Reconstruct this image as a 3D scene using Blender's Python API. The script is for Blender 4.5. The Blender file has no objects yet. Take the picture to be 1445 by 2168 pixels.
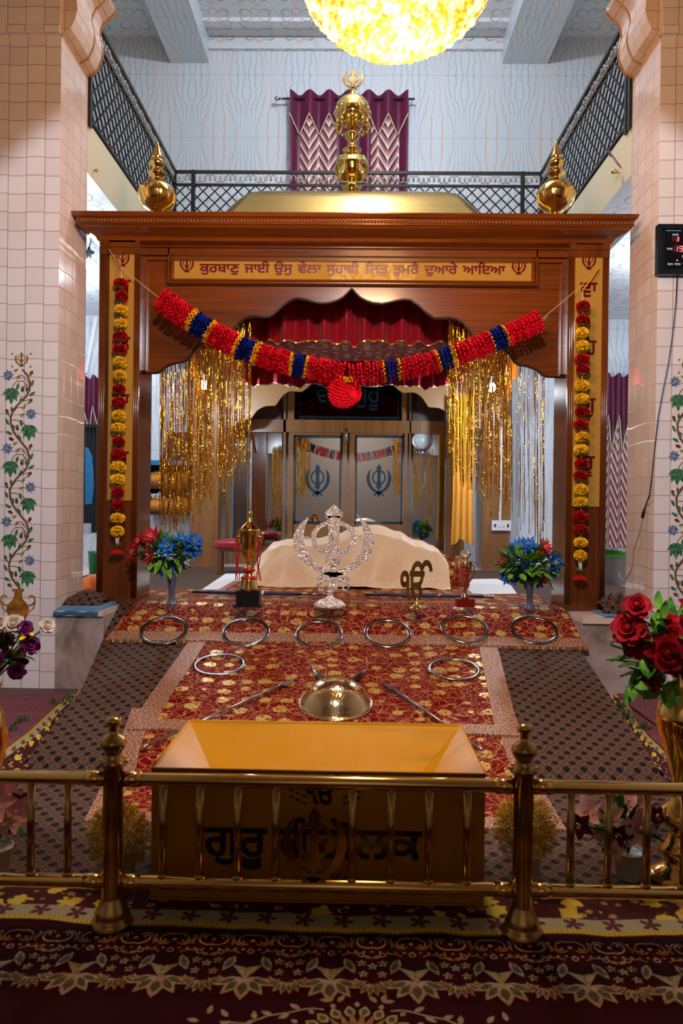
import bpy, bmesh, math, random
from mathutils import Vector, Matrix, noise, geometry
random.seed(7)
PI = math.pi
SC = bpy.context.scene
COL = SC.collection
# ---------------------------------------------------------------- camera
F = 1530.0; CX = 722.5; CY = 1084.0; H = 1.5
YAW = 0.0163; ROLL = 0.0124; PITCH = -0.004
CAMP = Vector((0, 0, H))
fw = Vector((-math.sin(YAW) * math.cos(PITCH), math.cos(YAW) * math.cos(PITCH), math.sin(PITCH)))
R0 = Vector((math.cos(YAW), math.sin(YAW), 0)); U0 = R0.cross(fw)
RT = R0 * math.cos(ROLL) + U0 * math.sin(ROLL)
UP = -R0 * math.sin(ROLL) + U0 * math.cos(ROLL)
cam = bpy.data.cameras.new('camera'); camo = bpy.data.objects.new('camera', cam); COL.objects.link(camo)
camo.matrix_world = Matrix((( RT.x, UP.x, -fw.x, 0), (RT.y, UP.y, -fw.y, 0), (RT.z, UP.z, -fw.z, H), (0, 0, 0, 1)))
cam.sensor_fit = 'VERTICAL'; cam.sensor_height = 36.0; cam.lens = 36.0 * F / 2168.0
cam.clip_start = 0.05; cam.clip_end = 100
cam.dof.use_dof = True; cam.dof.focus_distance = 6.4; cam.dof.aperture_fstop = 3.2
SC.camera = camo
def ray(x, y): return fw * F + RT * (x - CX) + UP * (CY - y)
def at(x, y, Y):                      # point on the plane of depth Y
    d = ray(x, y); return CAMP + d * (Y / d.y)
def atz(x, y, z):                     # point on the level z
    d = ray(x, y); return CAMP + d * ((z - H) / d.z)
# ---------------------------------------------------------------- light and exposure
SC.view_settings.view_transform = 'Standard'; SC.view_settings.look = 'None'
SC.view_settings.exposure = 0.0; SC.view_settings.gamma = 1.0
SC.cycles.use_denoising = True
SC.cycles.max_bounces = 8; SC.cycles.glossy_bounces = 5; SC.cycles.diffuse_bounces = 4
SC.cycles.transmission_bounces = 6; SC.cycles.caustics_reflective = False; SC.cycles.caustics_refractive = False
SC.cycles.sample_clamp_indirect = 4.0
W = bpy.data.worlds.new('hall_air'); SC.world = W; W.use_nodes = True
W.node_tree.nodes['Background'].inputs[0].default_value = (0.5, 0.5, 0.6, 1)
W.node_tree.nodes['Background'].inputs[1].default_value = 0.05
def lamp(name, kind, loc, energy, col, rad=0.1, target=None, spot=None, blend=0.1, size=None):
    l = bpy.data.lights.new(name, kind); l.energy = energy; l.color = col
    if kind == 'AREA':
        l.shape = 'RECTANGLE'; l.size, l.size_y = size
    else: l.shadow_soft_size = rad
    if spot: l.spot_size = math.radians(spot); l.spot_blend = blend
    o = bpy.data.objects.new(name, l); COL.objects.link(o); o.location = loc
    if target is not None:
        o.rotation_euler = (Vector(target) - Vector(loc)).to_track_quat('-Z', 'Y').to_euler()
    return o
COOL = (0.80, 0.90, 1.0); WARM = (1.0, 0.52, 0.16)
lamp('well_light', 'POINT', (0.2, 7.6, 8.0), 340, COOL, 0.12)
lamp('flood_light', 'SPOT', (0.0, 0.9, 4.2), 640, (0.96, 0.94, 1.0), 0.10, (0, 6.0, 1.90), 78.6, 0.06)
lamp('chandelier_light', 'POINT', (0.203, 3.98, 3.92), 165, (1.0, 0.62, 0.30), 0.3)
lamp('chandelier_up_light', 'POINT', (0.203, 3.98, 4.95), 150, (1.0, 0.38, 0.09), 0.2)
lamp('mirror_fill_light', 'SPOT', (0, -1.5, 4.3), 260, (1.0, 0.9, 0.8), 0.2, (0, -4, 2.4), 110, 0.5)  # unseen lamp, added to brighten the entrance wall reflected in the mirrors
lamp('gallery_light_left', 'POINT', (-2.74, 7.5, 3.9), 30, COOL, 0.08)
lamp('gallery_fill_right', 'POINT', (3.7, 8.2, 4.0), 110, COOL, 0.10)  # unseen lamp, added to light the right gallery
lamp('gallery_light_far_left', 'POINT', (-3.9, 9.2, 4.0), 80, COOL, 0.10)
lamp('rear_bulb_light_left', 'POINT', (-1.93, 9.2, 3.0), 105, COOL, 0.07)
lamp('rear_bulb_light_right', 'POINT', (1.75, 9.2, 3.0), 105, COOL, 0.07)
# ---------------------------------------------------------------- node helper
class G:
    def __init__(s, name, rough=0.5, metal=0.0, spec=0.5, **kw):
        s.m = bpy.data.materials.new(name); s.m.use_nodes = True
        s.t = s.m.node_tree; s.b = s.t.nodes['Principled BSDF']
        s.b.inputs['Roughness'].default_value = rough; s.b.inputs['Metallic'].default_value = metal
        s.b.inputs['Specular IOR Level'].default_value = spec
        for k, v in kw.items():
            s.b.inputs[k.replace('_', ' ')].default_value = v
        s._uv = None
    def n(s, t): return s.t.nodes.new(t)
    def put(s, sock, v):
        if isinstance(v, V): v = v.s
        if isinstance(v, (int, float)): sock.default_value = v
        elif isinstance(v, (tuple, list)): sock.default_value = tuple(v) + ((1,) if len(v) == 3 and len(sock.default_value) == 4 else ())
        else: s.t.links.new(v, sock)
    def math(s, op, a, b=None, c=None):
        n = s.n('ShaderNodeMath'); n.operation = op
        s.put(n.inputs[0], a)
        if b is not None: s.put(n.inputs[1], b)
        if c is not None: s.put(n.inputs[2], c)
        return V(s, n.outputs[0])
    def uv(s):
        if s._uv is None:
            n = s.n('ShaderNodeUVMap'); q = s.n('ShaderNodeSeparateXYZ'); s.t.links.new(n.outputs[0], q.inputs[0])
            s._uv = (V(s, q.outputs[0]), V(s, q.outputs[1])); s.uvv = V(s, n.outputs[0])
        return s._uv
    def obj(s):
        n = s.n('ShaderNodeTexCoord'); return V(s, n.outputs['Object'])
    def vec(s, x, y, z=0.0):
        n = s.n('ShaderNodeCombineXYZ'); s.put(n.inputs[0], x); s.put(n.inputs[1], y); s.put(n.inputs[2], z); return V(s, n.outputs[0])
    def noise(s, vec, scale, detail=2, rough=0.5, dist=0):
        n = s.n('ShaderNodeTexNoise'); s.put(n.inputs['Vector'], vec); n.inputs['Scale'].default_value = scale
        n.inputs['Detail'].default_value = detail; n.inputs['Roughness'].default_value = rough; n.inputs['Distortion'].default_value = dist
        return V(s, n.outputs[0])
    def vor(s, vec, scale, feat='F1', rnd=1.0, out=0):
        n = s.n('ShaderNodeTexVoronoi'); n.feature = feat; s.put(n.inputs['Vector'], vec); n.inputs['Scale'].default_value = scale
        n.inputs['Randomness'].default_value = rnd
        return V(s, n.outputs[out])
    def white(s, vec):
        n = s.n('ShaderNodeTexWhiteNoise'); n.noise_dimensions = '2D'; s.put(n.inputs['Vector'], vec); return V(s, n.outputs[0])
    def mix(s, f, a, b):
        n = s.n('ShaderNodeMix'); n.data_type = 'RGBA'; s.put(n.inputs[0], f); s.put(n.inputs[6], a); s.put(n.inputs[7], b)
        return V(s, n.outputs[2])
    def ramp(s, f, stops):
        n = s.n('ShaderNodeValToRGB'); s.put(n.inputs[0], f); e = n.color_ramp.elements
        while len(e) < len(stops): e.new(0.5)
        for i, (p, c) in enumerate(stops): e[i].position = p; e[i].color = tuple(c) + (1,)
        return V(s, n.outputs[0])
    def col(s, c): s.put(s.b.inputs['Base Color'], c)
    def rough(s, v): s.put(s.b.inputs['Roughness'], v)
    def bump(s, h, strength=0.3, dist=0.01):
        n = s.n('ShaderNodeBump'); n.inputs['Strength'].default_value = strength; n.inputs['Distance'].default_value = dist
        s.put(n.inputs['Height'], h); s.t.links.new(n.outputs[0], s.b.inputs['Normal'])
    def step(s, a, e, w=0.02):      # smooth 0..1 as a passes e
        n = s.n('ShaderNodeMapRange'); n.clamp = True; s.put(n.inputs[0], a); n.inputs[1].default_value = e - w; n.inputs[2].default_value = e + w
        return V(s, n.outputs[0])
class V:
    def __init__(s, g, sock): s.g = g; s.s = sock
    def __add__(s, o): return s.g.math('ADD', s, o)
    __radd__ = __add__
    def __mul__(s, o): return s.g.math('MULTIPLY', s, o)
    __rmul__ = __mul__
    def __sub__(s, o): return s.g.math('SUBTRACT', s, o)
    def __rsub__(s, o): return s.g.math('SUBTRACT', o, s)
    def __truediv__(s, o): return s.g.math('DIVIDE', s, o)
    def frac(s): return s.g.math('FRACT', s)
    def floor(s): return s.g.math('FLOOR', s)
    def abs(s): return s.g.math('ABSOLUTE', s)
    def lt(s, o): return s.g.math('LESS_THAN', s, o)
    def gt(s, o): return s.g.math('GREATER_THAN', s, o)
    def sin(s): return s.g.math('SINE', s)
    def cos(s): return s.g.math('COSINE', s)
    def max(s, o): return s.g.math('MAXIMUM', s, o)
    def min(s, o): return s.g.math('MINIMUM', s, o)
def plain(name, col, rough=0.5, metal=0.0, spec=0.5, **kw):
    g = G(name, rough, metal, spec, **kw); g.col(col); return g.m
# ---------------------------------------------------------------- materials
def m_tile(name, c1, c2, grout, size=0.1503, rough=0.10, ov=0.0):
    g = G(name, rough, spec=0.6); u, v = g.uv()
    a = u / size; ci = a.floor(); vv = v / size + g.white(g.vec(ci, 3.0)) * 0.10 + ov
    fa = a.frac(); fb = vv.frac()
    e = (fa - 0.5).abs().max((fb - 0.5).abs()); gm = g.step(e, 0.485, 0.008)
    r = g.white(g.vec(ci, vv.floor()))
    big = g.noise(g.uvv, 1.3, 3)
    c = g.mix(r, c1, c2); c = g.mix(g.step(big, 0.62, 0.15) * 0.25, c, (c2[0] * .8, c2[1] * .66, c2[2] * .5))
    sp = g.step(g.noise(g.uvv, 42, 2), 0.76, 0.02)
    c = g.mix(sp * 0.5, c, (0.16, 0.10, 0.06))
    g.col(g.mix(gm, c, grout)); g.rough(gm * 0.6 + rough)
    g.bump((gm * -1.0) + g.noise(g.uvv, 4.0, 1) * 1.2 + r * 0.0, 0.25, 0.006)
    return g.m
M_TILE = m_tile('white_glazed_tile', (0.84, 0.80, 0.84), (0.76, 0.70, 0.73), (0.30, 0.15, 0.08))
M_TILE_IN = m_tile('warm_lit_tile', (0.80, 0.68, 0.62), (0.72, 0.58, 0.52), (0.40, 0.20, 0.11), rough=0.06)  # white tile again, with the warm chandelier spill put into its colour
def m_marble(name, tint=(0.62, 0.68, 0.74)):
    g = G(name, 0.30, spec=0.4); u, v = g.uv()
    fu = ((u / 0.85 + 0.06).frac() - 0.5).abs() * 2.0
    fv = ((v / 1.96 + 0.28).frac() - 0.5).abs() * 2.0
    wob = (g.noise(g.vec(fu * 1.0, fv * 2.6, (v / 1.96).floor() * 0.0 + 1.7), 1.6, 3) - 0.5)
    ga = fu / (fv * 0.75 + 0.22) + wob * 0.42
    gb = (1.0 - fu) / ((1.0 - fv) * 0.7 + 0.25) + wob * 0.5
    la = ((ga * 2.3).frac() - 0.5).abs(); lb = ((gb * 3.6).frac() - 0.5).abs()
    pink = (1.0 - g.step(la, 0.07, 0.05)) * g.step(fu * -1.0, -0.62, 0.15)
    grey = (1.0 - g.step(lb, 0.08, 0.08)) * g.step(fu, 0.40, 0.2)
    c = g.mix(g.noise(g.vec(fu * 3.0, fv * 1.2), 2.2, 4), (tint[0] * .86, tint[1] * .88, tint[2] * .9), tint)
    c = g.mix(pink * 0.7, c, (0.60, 0.35, 0.27)); c = g.mix(grey * 0.7, c, (0.29, 0.33, 0.37))
    grp = ((v / 0.98 + 0.28 * 2).frac() - 0.5).abs().gt(0.4965)
    gv = ((u / 0.425 + 0.12).frac() - 0.5).abs().gt(0.497) * 0.5
    c = g.mix(grp.max(gv) * 0.5, c, (0.2, 0.22, 0.25))
    g.col(c); return g.m
M_MARBLE = m_marble('veined_marble_tile')
def m_floral(name):
    g = G(name, 0.35, spec=0.4); u, v = g.uv()
    fu = (u / 0.62).frac() - 0.5; fv = (v / 0.62).frac() - 0.5
    r = g.math('SQRT', fu * fu + fv * fv); th = g.math('ARCTAN2', fv, fu)
    pet = (th * 2.0).sin().abs(); d = (r - pet * 0.46).abs()
    pet2 = ((th * 2.0).cos().abs() * 0.40 - r).abs()
    c = g.mix(1.0 - g.step(d, 0.018, 0.012), (0.60, 0.64, 0.68), (0.27, 0.30, 0.33))
    c = g.mix((1.0 - g.step(pet2, 0.02, 0.02)) * 0.8, c, (0.56, 0.33, 0.26))
    c = g.mix(g.step(g.noise(g.uvv, 7, 3), 0.58, 0.06) * 0.3, c, (0.52, 0.40, 0.36))
    g.col(c); return g.m
M_FLORAL = m_floral('flower_print_ceiling_tile')
def m_wood(name, c1, c2, rough=0.22, along='u', sc=1.0, coat=0.5):
    g = G(name, rough, spec=0.5, Coat_Weight=coat, Coat_Roughness=0.12); u, v = g.uv()
    a, b = (u, v) if along == 'u' else (v, u)
    n1 = g.noise(g.vec(a * 1.2, b * 34.0), 1.0 * sc, 4, 0.6)
    n2 = g.noise(g.vec(a * 0.6, b * 7.0, 4.0), 1.0, 2)
    f = n1 * 0.65 + n2 * 0.5
    g.col(g.ramp(f, [(0.33, c1), (0.5, tuple((x + y) / 2 for x, y in zip(c1, c2))), (0.72, c2)]))
    g.bump(n1, 0.06, 0.003); return g.m
M_WOOD = m_wood('varnished_teak', (0.050, 0.009, 0.001), (0.21, 0.046, 0.003))
M_WOODV = m_wood('varnished_teak_upright', (0.042, 0.009, 0.001), (0.165, 0.038, 0.004), along='v')
M_WOODR = m_wood('brown_teak_partition', (0.13, 0.050, 0.014), (0.27, 0.115, 0.032), 0.3, 'v', coat=0.2)
M_BRASS = plain('polished_brass', (0.80, 0.53, 0.16), 0.11, 1.0)
def m_brass_dome():
    g = G('rolled_brass_sheet', 0.22, 1.0); u, v = g.uv()
    g.col(g.mix(g.noise(g.vec(u * 0.6, v * 9.0), 1.0, 3), (0.40, 0.20, 0.035), (0.66, 0.43, 0.12)))
    g.bump(g.noise(g.vec(u * 0.5, v * 5.0), 1.0, 2), 0.3, 0.02); return g.m
M_DOME = m_brass_dome()
def m_worn_brass():
    g = G('tarnished_brass', 0.2, 1.0); o = g.obj()
    n = g.noise(o, 9.0, 4); g.col(g.mix(g.step(n, 0.52, 0.12), (0.62, 0.42, 0.13), (0.30, 0.16, 0.06)))
    g.rough(g.noise(o, 30.0, 2) * 0.2 + 0.10); return g.m
M_WBRASS = m_worn_brass()
def m_silver():
    g = G('engraved_silver', 0.28, 0.35); o = g.obj()
    n = g.noise(o, 11.0, 1, 0.5, 1.2); l = ((n * 7.0).frac() - 0.5).abs()
    g.col(g.mix(g.step(l, 0.10, 0.06), (0.34, 0.24, 0.20), (0.86, 0.74, 0.68)))
    g.bump(g.step(l, 0.2, 0.15), 0.6, 0.006); return g.m
M_SILVER = m_silver()
M_STEEL = plain('polished_steel', (0.50, 0.50, 0.55), 0.16, 1.0)
M_DSTEEL = plain('dark_steel', (0.25, 0.23, 0.22), 0.2, 1.0)
M_IRON = plain('black_painted_iron', (0.008, 0.008, 0.010), 0.35)
M_IRONG = plain('grey_painted_iron', (0.30, 0.28, 0.27), 0.4, 0.3)
M_CREAMP = plain('cream_paint', (0.70, 0.66, 0.46), 0.45)
M_PANEL = plain('ochre_back_painted_glass', (0.46, 0.24, 0.04), 0.04, 0.0, 0.7, Coat_Weight=1.0, Coat_Roughness=0.01)
M_MAROON = plain('maroon_vinyl', (0.13, 0.004, 0.006), 0.25)
M_RED = plain('red_tissue_paper', (0.72, 0.006, 0.022), 0.8, 0, 0.1)
M_PINK = plain('crimson_tissue_paper', (0.55, 0.008, 0.02), 0.6)
M_BLUE = plain('royal_blue_tissue_paper', (0.004, 0.014, 0.20), 0.8, 0, 0.1)
M_YEL = plain('marigold_paper', (0.86, 0.40, 0.01), 0.8, 0, 0.1)
def m_petal(name, c1, c2, sc=40):
    g = G(name, 0.6, spec=0.12); o = g.obj()
    g.col(g.mix(g.step(g.noise(o, sc, 3), 0.5, 0.15), c1, c2)); return g.m
M_MARI = m_petal('yellow_marigold_cloth', (0.90, 0.52, 0.015), (0.98, 0.68, 0.03))
M_MRED = m_petal('red_marigold_cloth', (0.30, 0.004, 0.006), (0.62, 0.012, 0.012))
M_LEAF = m_petal('green_plastic_leaf', (0.02, 0.10, 0.015), (0.10, 0.26, 0.03), 25)
M_LLEAF = m_petal('light_green_leaf', (0.07, 0.22, 0.02), (0.22, 0.42, 0.05), 25)
M_DLEAF = m_petal('dark_green_leaf', (0.008, 0.05, 0.012), (0.03, 0.13, 0.02), 25)
M_FBLUE = m_petal('blue_silk_petal', (0.008, 0.07, 0.36), (0.03, 0.22, 0.70), 30)
M_FRED = m_petal('red_silk_petal', (0.40, 0.004, 0.02), (0.78, 0.02, 0.06), 30)
M_ROSE = m_petal('red_rose_petal', (0.16, 0.001, 0.004), (0.48, 0.004, 0.012), 18)
M_FPINK = m_petal('pink_silk_petal', (0.80, 0.34, 0.34), (0.88, 0.56, 0.54), 14)
M_FPURP = m_petal('purple_silk_petal', (0.08, 0.004, 0.045), (0.20, 0.012, 0.10), 25)
M_FWHITE = m_petal('cream_silk_petal', (0.52, 0.38, 0.28), (0.66, 0.54, 0.42), 25)
M_DRY = m_petal('dried_yellow_flower', (0.50, 0.30, 0.02), (0.85, 0.58, 0.07), 60)
def m_gold_foil():
    g = G('gold_foil', 0.14, 1.0); o = g.obj()
    g.col(g.mix(g.step(g.noise(o, 28, 2), 0.5, 0.2), (0.62, 0.27, 0.01), (1.0, 0.62, 0.06)))
    g.bump(g.noise(o, 60, 1), 0.5, 0.01); return g.m
M_FOIL = m_gold_foil()
def m_brocade(name, base=(0.13, 0.001, 0.003), sc=6.6, gold=(0.60, 0.34, 0.06), line=0.014, dense=0.0):
    g = G(name, 0.7, spec=0.05); u, v = g.uv()
    d = g.noise(g.uvv, 6.0, 2); vec = g.vec(u + d * 0.03, v - d * 0.03)
    f = g.vor(g.vec(u + d * 0.02, (v - d * 0.02) * 1.15), sc, 'F1', 0.45); vv = g.noise(g.uvv, 38, 1)
    cell = g.vor(vec, sc * 9.0, 'F1', 0.8)
    flower = g.step((f + (vv - 0.5) * 0.16) * -1.0, -0.33, 0.015) * g.step(cell * -1.0, -0.66, 0.1)
    w1 = g.vor(g.vec(u + d * 0.08, v * 1.0 + d * 0.05), sc * 1.9, 'DISTANCE_TO_EDGE', 1.0)
    w2 = g.vor(g.vec(u * 1.3 + d * 0.05, v + 7.3), sc * 1.35, 'DISTANCE_TO_EDGE', 1.0)
    w3 = ((g.noise(g.vec(u * 1.0, v * 1.6, 2.0), 5.0, 1) * 9.0).frac() - 0.5).abs()
    ln = (1.0 - g.step(w1, line, 0.010)).max((1.0 - g.step(w2, line * 0.8, 0.008))).max((1.0 - g.step(w3, 0.06, 0.03)) * 0.8)
    br = g.step(g.noise(g.uvv, 240, 0), 0.42 + dense, 0.08)
    tint = g.ramp(g.noise(g.uvv, 130, 0), [(0.3, (0.40, 0.16, 0.02)), (0.5, gold), (0.62, (0.85, 0.62, 0.22)), (0.74, (0.35, 0.45, 0.10))])
    c = g.mix(g.noise(g.uvv, 3, 2) * 0.6, base, tuple(x * 1.6 for x in base))
    c = g.mix(ln * br, c, (0.66, 0.32, 0.09)); c = g.mix(flower, c, tint)
    g.col(c); k = flower.max(ln * br)
    g.put(g.b.inputs['Metallic'], k * 0.3); g.rough(0.65 - k * 0.33)
    g.bump(k + g.noise(g.uvv, 90, 1) * 0.4, 0.4, 0.004); return g.m
M_BROC = m_brocade('crimson_velvet_with_sequin_flowers')
M_BROCP = m_brocade('plum_velvet_with_gold_scrolls', (0.10, 0.003, 0.035), 8.0, (0.50, 0.32, 0.12), 0.02, 0.03)
def m_trim():
    g = G('rose_gold_sequin_ribbon', 0.45, 0.2, 0.1); n = g.noise(g.uvv if g.uv() else None, 95, 2)
    g.col(g.ramp(n, [(0.35, (0.15, 0.055, 0.026)), (0.5, (0.27, 0.11, 0.055)), (0.66, (0.75, 0.46, 0.30))])); g.bump(n, 0.5, 0.004); return g.m
M_TRIM = m_trim()
def m_diamond(name='diamond_weave_sheet', k=1.0):
    g = G(name, 0.7, spec=0.08, Sheen_Weight=0.08, Sheen_Roughness=0.35); u, v = g.uv()
    dd = g.noise(g.uvv, 1.2, 2) * 0.10
    a = u / (0.050 * k) + v / (0.055 * k) + dd; b = u / (0.050 * k) - v / (0.055 * k) - dd
    blk = (a / 2.0).frac().lt(0.5) * (b / 2.0).frac().lt(0.5)
    ea = (a.frac() - 0.5).abs(); eb = (b.frac() - 0.5).abs()
    ed = g.step(ea.max(eb), 0.43, 0.03)
    hat = ((u * 900.0 / 6.28 + v * 300.0 / 6.28).frac() - 0.5).abs() * 2.0
    c = g.mix(hat * 0.5, (0.068, 0.034, 0.020), (0.104, 0.055, 0.034))
    c = g.mix(ed * (1.0 - blk) * 0.75, c, (0.19, 0.105, 0.072)); c = g.mix(blk, c, (0.010, 0.007, 0.008))
    g.col(c); g.bump(ed - blk * 0.6, 0.25, 0.002); return g.m
M_DIAM = m_diamond()
def m_purple():
    g = G('purple_diamond_rug', 0.85, spec=0.2); u, v = g.uv()
    a = u / 0.034 + v / 0.034; b = u / 0.034 - v / 0.034
    l = ((a.frac() - 0.5).abs().gt(0.44)).max((b.frac() - 0.5).abs().gt(0.44)) * g.step(g.noise(g.uvv, 60, 1), 0.42, 0.1)
    big = ((v / 0.30).frac() - 0.5).abs().gt(0.40)
    c = g.mix(big * 0.35, (0.115, 0.022, 0.040), (0.20, 0.04, 0.07))
    g.col(g.mix(l * 0.75, c, (0.50, 0.30, 0.34))); g.bump(l, 0.3, 0.002); return g.m
M_PURPLE = m_purple()
def m_border(name='floral_border_rug'):   # u along in metres, v across 0..1 (0 = outer yellow edge)
    g = G(name, 0.85, spec=0.2); u, v = g.uv(); vec = g.vec(u, v * 0.42)
    f = g.vor(vec, 9.5, 'F1', 0.6); lob = g.noise(vec, 30, 1)
    fl = g.step((f + (lob - 0.5) * 0.7) * -1.0, -0.38, 0.03); f2 = g.vor(g.vec(u + 3.0, v * 0.42), 15, 'F1', 0.8)
    d2 = g.step((f2 + (lob - 0.5) * 0.35) * -1.0, -0.26, 0.03)
    field = g.mix(d2 * 0.9, (0.050, 0.005, 0.006), (0.40, 0.20, 0.08)); field = g.mix(fl, field, (0.62, 0.44, 0.05))
    fv = (u / 0.14).frac() - 0.5; w = (v - 0.17) * 2.6
    r = g.math('SQRT', fv * fv + w * w); th = g.math('ARCTAN2', w, fv)
    star = g.step((r - (th * 2.5).cos().abs() * 0.22) * -1.0, -0.06, 0.02)
    cream = g.mix(star, (0.34, 0.31, 0.18), (0.10, 0.02, 0.03))
    c = g.mix(g.step(v, 0.26, 0.008), cream, field); c = g.mix(g.step(v, 0.08, 0.008), g.mix(((u + v * 0.05) * 55.0).frac(), (0.30, 0.20, 0.02), (0.62, 0.42, 0.05)), c)
    g.col(c); g.bump(g.noise(vec, 120, 1), 0.4, 0.003); return g.m
M_BORDER = m_border()
def m_cloth(name, c1, c2, sc=3, rough=0.7, sheen=0.3, dots=None):
    g = G(name, rough, spec=0.3, Sheen_Weight=sheen); g.uv()
    c = g.mix(g.noise(g.uvv, sc, 3), c1, c2)
    if dots:
        d = g.step(g.vor(g.uvv, 17, 'F1', 0.25) * -1.0, -0.17, 0.04); c = g.mix(d * 0.6, c, dots)
    g.col(c); g.bump(g.noise(g.uvv, 9, 2), 0.15, 0.02); return g.m
M_CREAM = m_cloth('cream_satin', (0.80, 0.54, 0.32), (0.86, 0.64, 0.42), 3, 0.42, 0.3, (0.90, 0.80, 0.66))
M_SHEET = m_cloth('white_cotton', (0.74, 0.74, 0.76), (0.82, 0.82, 0.84))
M_REDSAT = m_cloth('red_satin', (0.24, 0.001, 0.010), (0.36, 0.003, 0.014), 6, 0.38, 0.1)
M_MAGENTA = m_cloth('maroon_satin', (0.060, 0.001, 0.020), (0.12, 0.002, 0.036), 6, 0.35, 0.1)
M_BLUEC = m_cloth('blue_foam_mat', (0.004, 0.09, 0.22), (0.01, 0.16, 0.34), 8)
M_YCLOTH = m_cloth('yellow_turban_cloth', (0.80, 0.36, 0.01), (0.90, 0.50, 0.02), 8)
M_ORANGE = m_cloth('orange_cloth', (0.85, 0.14, 0.01), (0.95, 0.22, 0.02), 8)
M_SAFFRON = m_cloth('printed_saffron_cloth', (0.40, 0.11, 0.01), (0.75, 0.30, 0.03), 14)
M_CHECK = m_diamond('crumpled_diamond_sheet', 0.8)
def m_chevron():      # u = across a fold period (0..1), v metres up
    g = G('chevron_satin', 0.35, spec=0.5, Sheen_Weight=0.3); u, v = g.uv()
    z = v / 0.17 - (u.frac() - 0.5).abs() * 3.4; f = z.frac()
    c = g.mix(f.gt(0.33), (0.13, 0.004, 0.02), (0.60, 0.54, 0.48)); c = g.mix(f.gt(0.66), c, (0.36, 0.12, 0.12)); g.col(c); return g.m
M_CHEV = m_chevron()
def m_box():
    g = G('ochre_enamel_paint', 0.28, spec=0.25); u, v = g.uv()
    n = g.noise(g.vec(u * 1.5, v * 14.0), 1.0, 3)
    g.col(g.mix(g.step(n, 0.66, 0.08) * 0.45, (0.46, 0.185, 0.002), (0.20, 0.11, 0.010))); g.rough(g.noise(g.uvv, 8, 2) * 0.25 + 0.2); return g.m
M_BOX = m_box()
M_BLACK = plain('black_enamel', (0.004, 0.004, 0.006), 0.3)
M_BPLAS = plain('black_plastic', (0.006, 0.012, 0.018), 0.25)
M_WPLAS = plain('white_plastic', (0.72, 0.74, 0.78), 0.35)
M_MIRROR = plain('silvered_mirror', (0.72, 0.74, 0.76), 0.015, 1.0)
M_TEAL = plain('bevelled_teal_glass', (0.004, 0.055, 0.09), 0.06, 0.3, 0.8, Coat_Weight=1.0)
M_DGLASS = plain('dark_mirror_glass', (0.10, 0.07, 0.06), 0.02, 1.0)
M_GLASS = plain('clear_glass', (0.85, 0.9, 1.0), 0.03, 0.0, 0.5, Transmission_Weight=0.9)
M_SMOKE = plain('smoky_glass', (0.25, 0.32, 0.50), 0.05, 0.1, 0.6, Transmission_Weight=0.7)
M_GRANITE = None
def m_stone():
    g = G('grey_veined_marble_riser', 0.35, spec=0.4); g.uv()
    n = g.noise(g.uvv, 2.4, 5, 0.6, 0.8)
    g.col(g.ramp(n, [(0.3, (0.13, 0.10, 0.08)), (0.45, (0.30, 0.23, 0.20)), (0.6, (0.46, 0.37, 0.35)), (0.75, (0.40, 0.33, 0.33))])); return g.m
M_STONE = m_stone()
M_LIP = plain('pale_marble_lip', (0.66, 0.52, 0.46), 0.3)
def m_grass():
    g = G('artificial_turf', 0.8); g.uv(); g.col(g.mix(g.noise(g.uvv, 90, 2), (0.02, 0.14, 0.01), (0.09, 0.36, 0.03))); return g.m
M_GRASS = m_grass()
def m_carpet():
    g = G('dark_maroon_carpet', 0.95, spec=0.1); g.uv(); n = g.noise(g.uvv, 120, 2)
    g.col(g.mix(n, (0.020, 0.0015, 0.004), (0.042, 0.004, 0.008))); g.bump(n, 0.5, 0.004); return g.m
M_CARPET = m_carpet()
M_TAN = m_petal('tan_carpet_yarn', (0.28, 0.17, 0.10), (0.44, 0.30, 0.20), 60)
M_RUST = m_petal('rust_carpet_yarn', (0.24, 0.10, 0.03), (0.38, 0.18, 0.06), 60)
M_OLIVE = m_petal('olive_carpet_yarn', (0.055, 0.06, 0.03), (0.09, 0.09, 0.045), 60)
M_LEMON = m_petal('lemon_carpet_yarn', (0.30, 0.24, 0.07), (0.42, 0.34, 0.12), 60)
def emis(name, c, st, base=(0.8, 0.8, 0.8)):
    g = G(name, 0.3); g.col(base); g.put(g.b.inputs['Emission Color'], c); g.b.inputs['Emission Strength'].default_value = st; return g.m
M_BULB = emis('lit_white_bulb', (0.85, 0.93, 1.0), 60)
M_FLAME = emis('lit_candle_bulb', (1.0, 0.72, 0.30), 22)
M_LED = emis('red_led', (1.0, 0.02, 0.04), 3.0)
M_LEDW = emis('glowing_cyan_print', (0.4, 0.75, 0.9), 0.25, (0.5, 0.75, 0.85))  # print on the clock, given a faint glow of its own
def m_ball():
    g = G('lit_amber_glass_ball', 0.08, spec=0.8); o = g.obj()
    n = g.noise(o, 16, 2); k = g.step(n, 0.50, 0.10)
    g.col((0.5, 0.25, 0.03)); g.put(g.b.inputs['Emission Color'], g.mix(k, (1.0, 0.44, 0.02), (1.0, 0.86, 0.42)))
    g.put(g.b.inputs['Emission Strength'], k * 1.5 + 0.85)
    g.bump(n, 0.6, 0.01); return g.m
M_BALL = m_ball()
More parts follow.
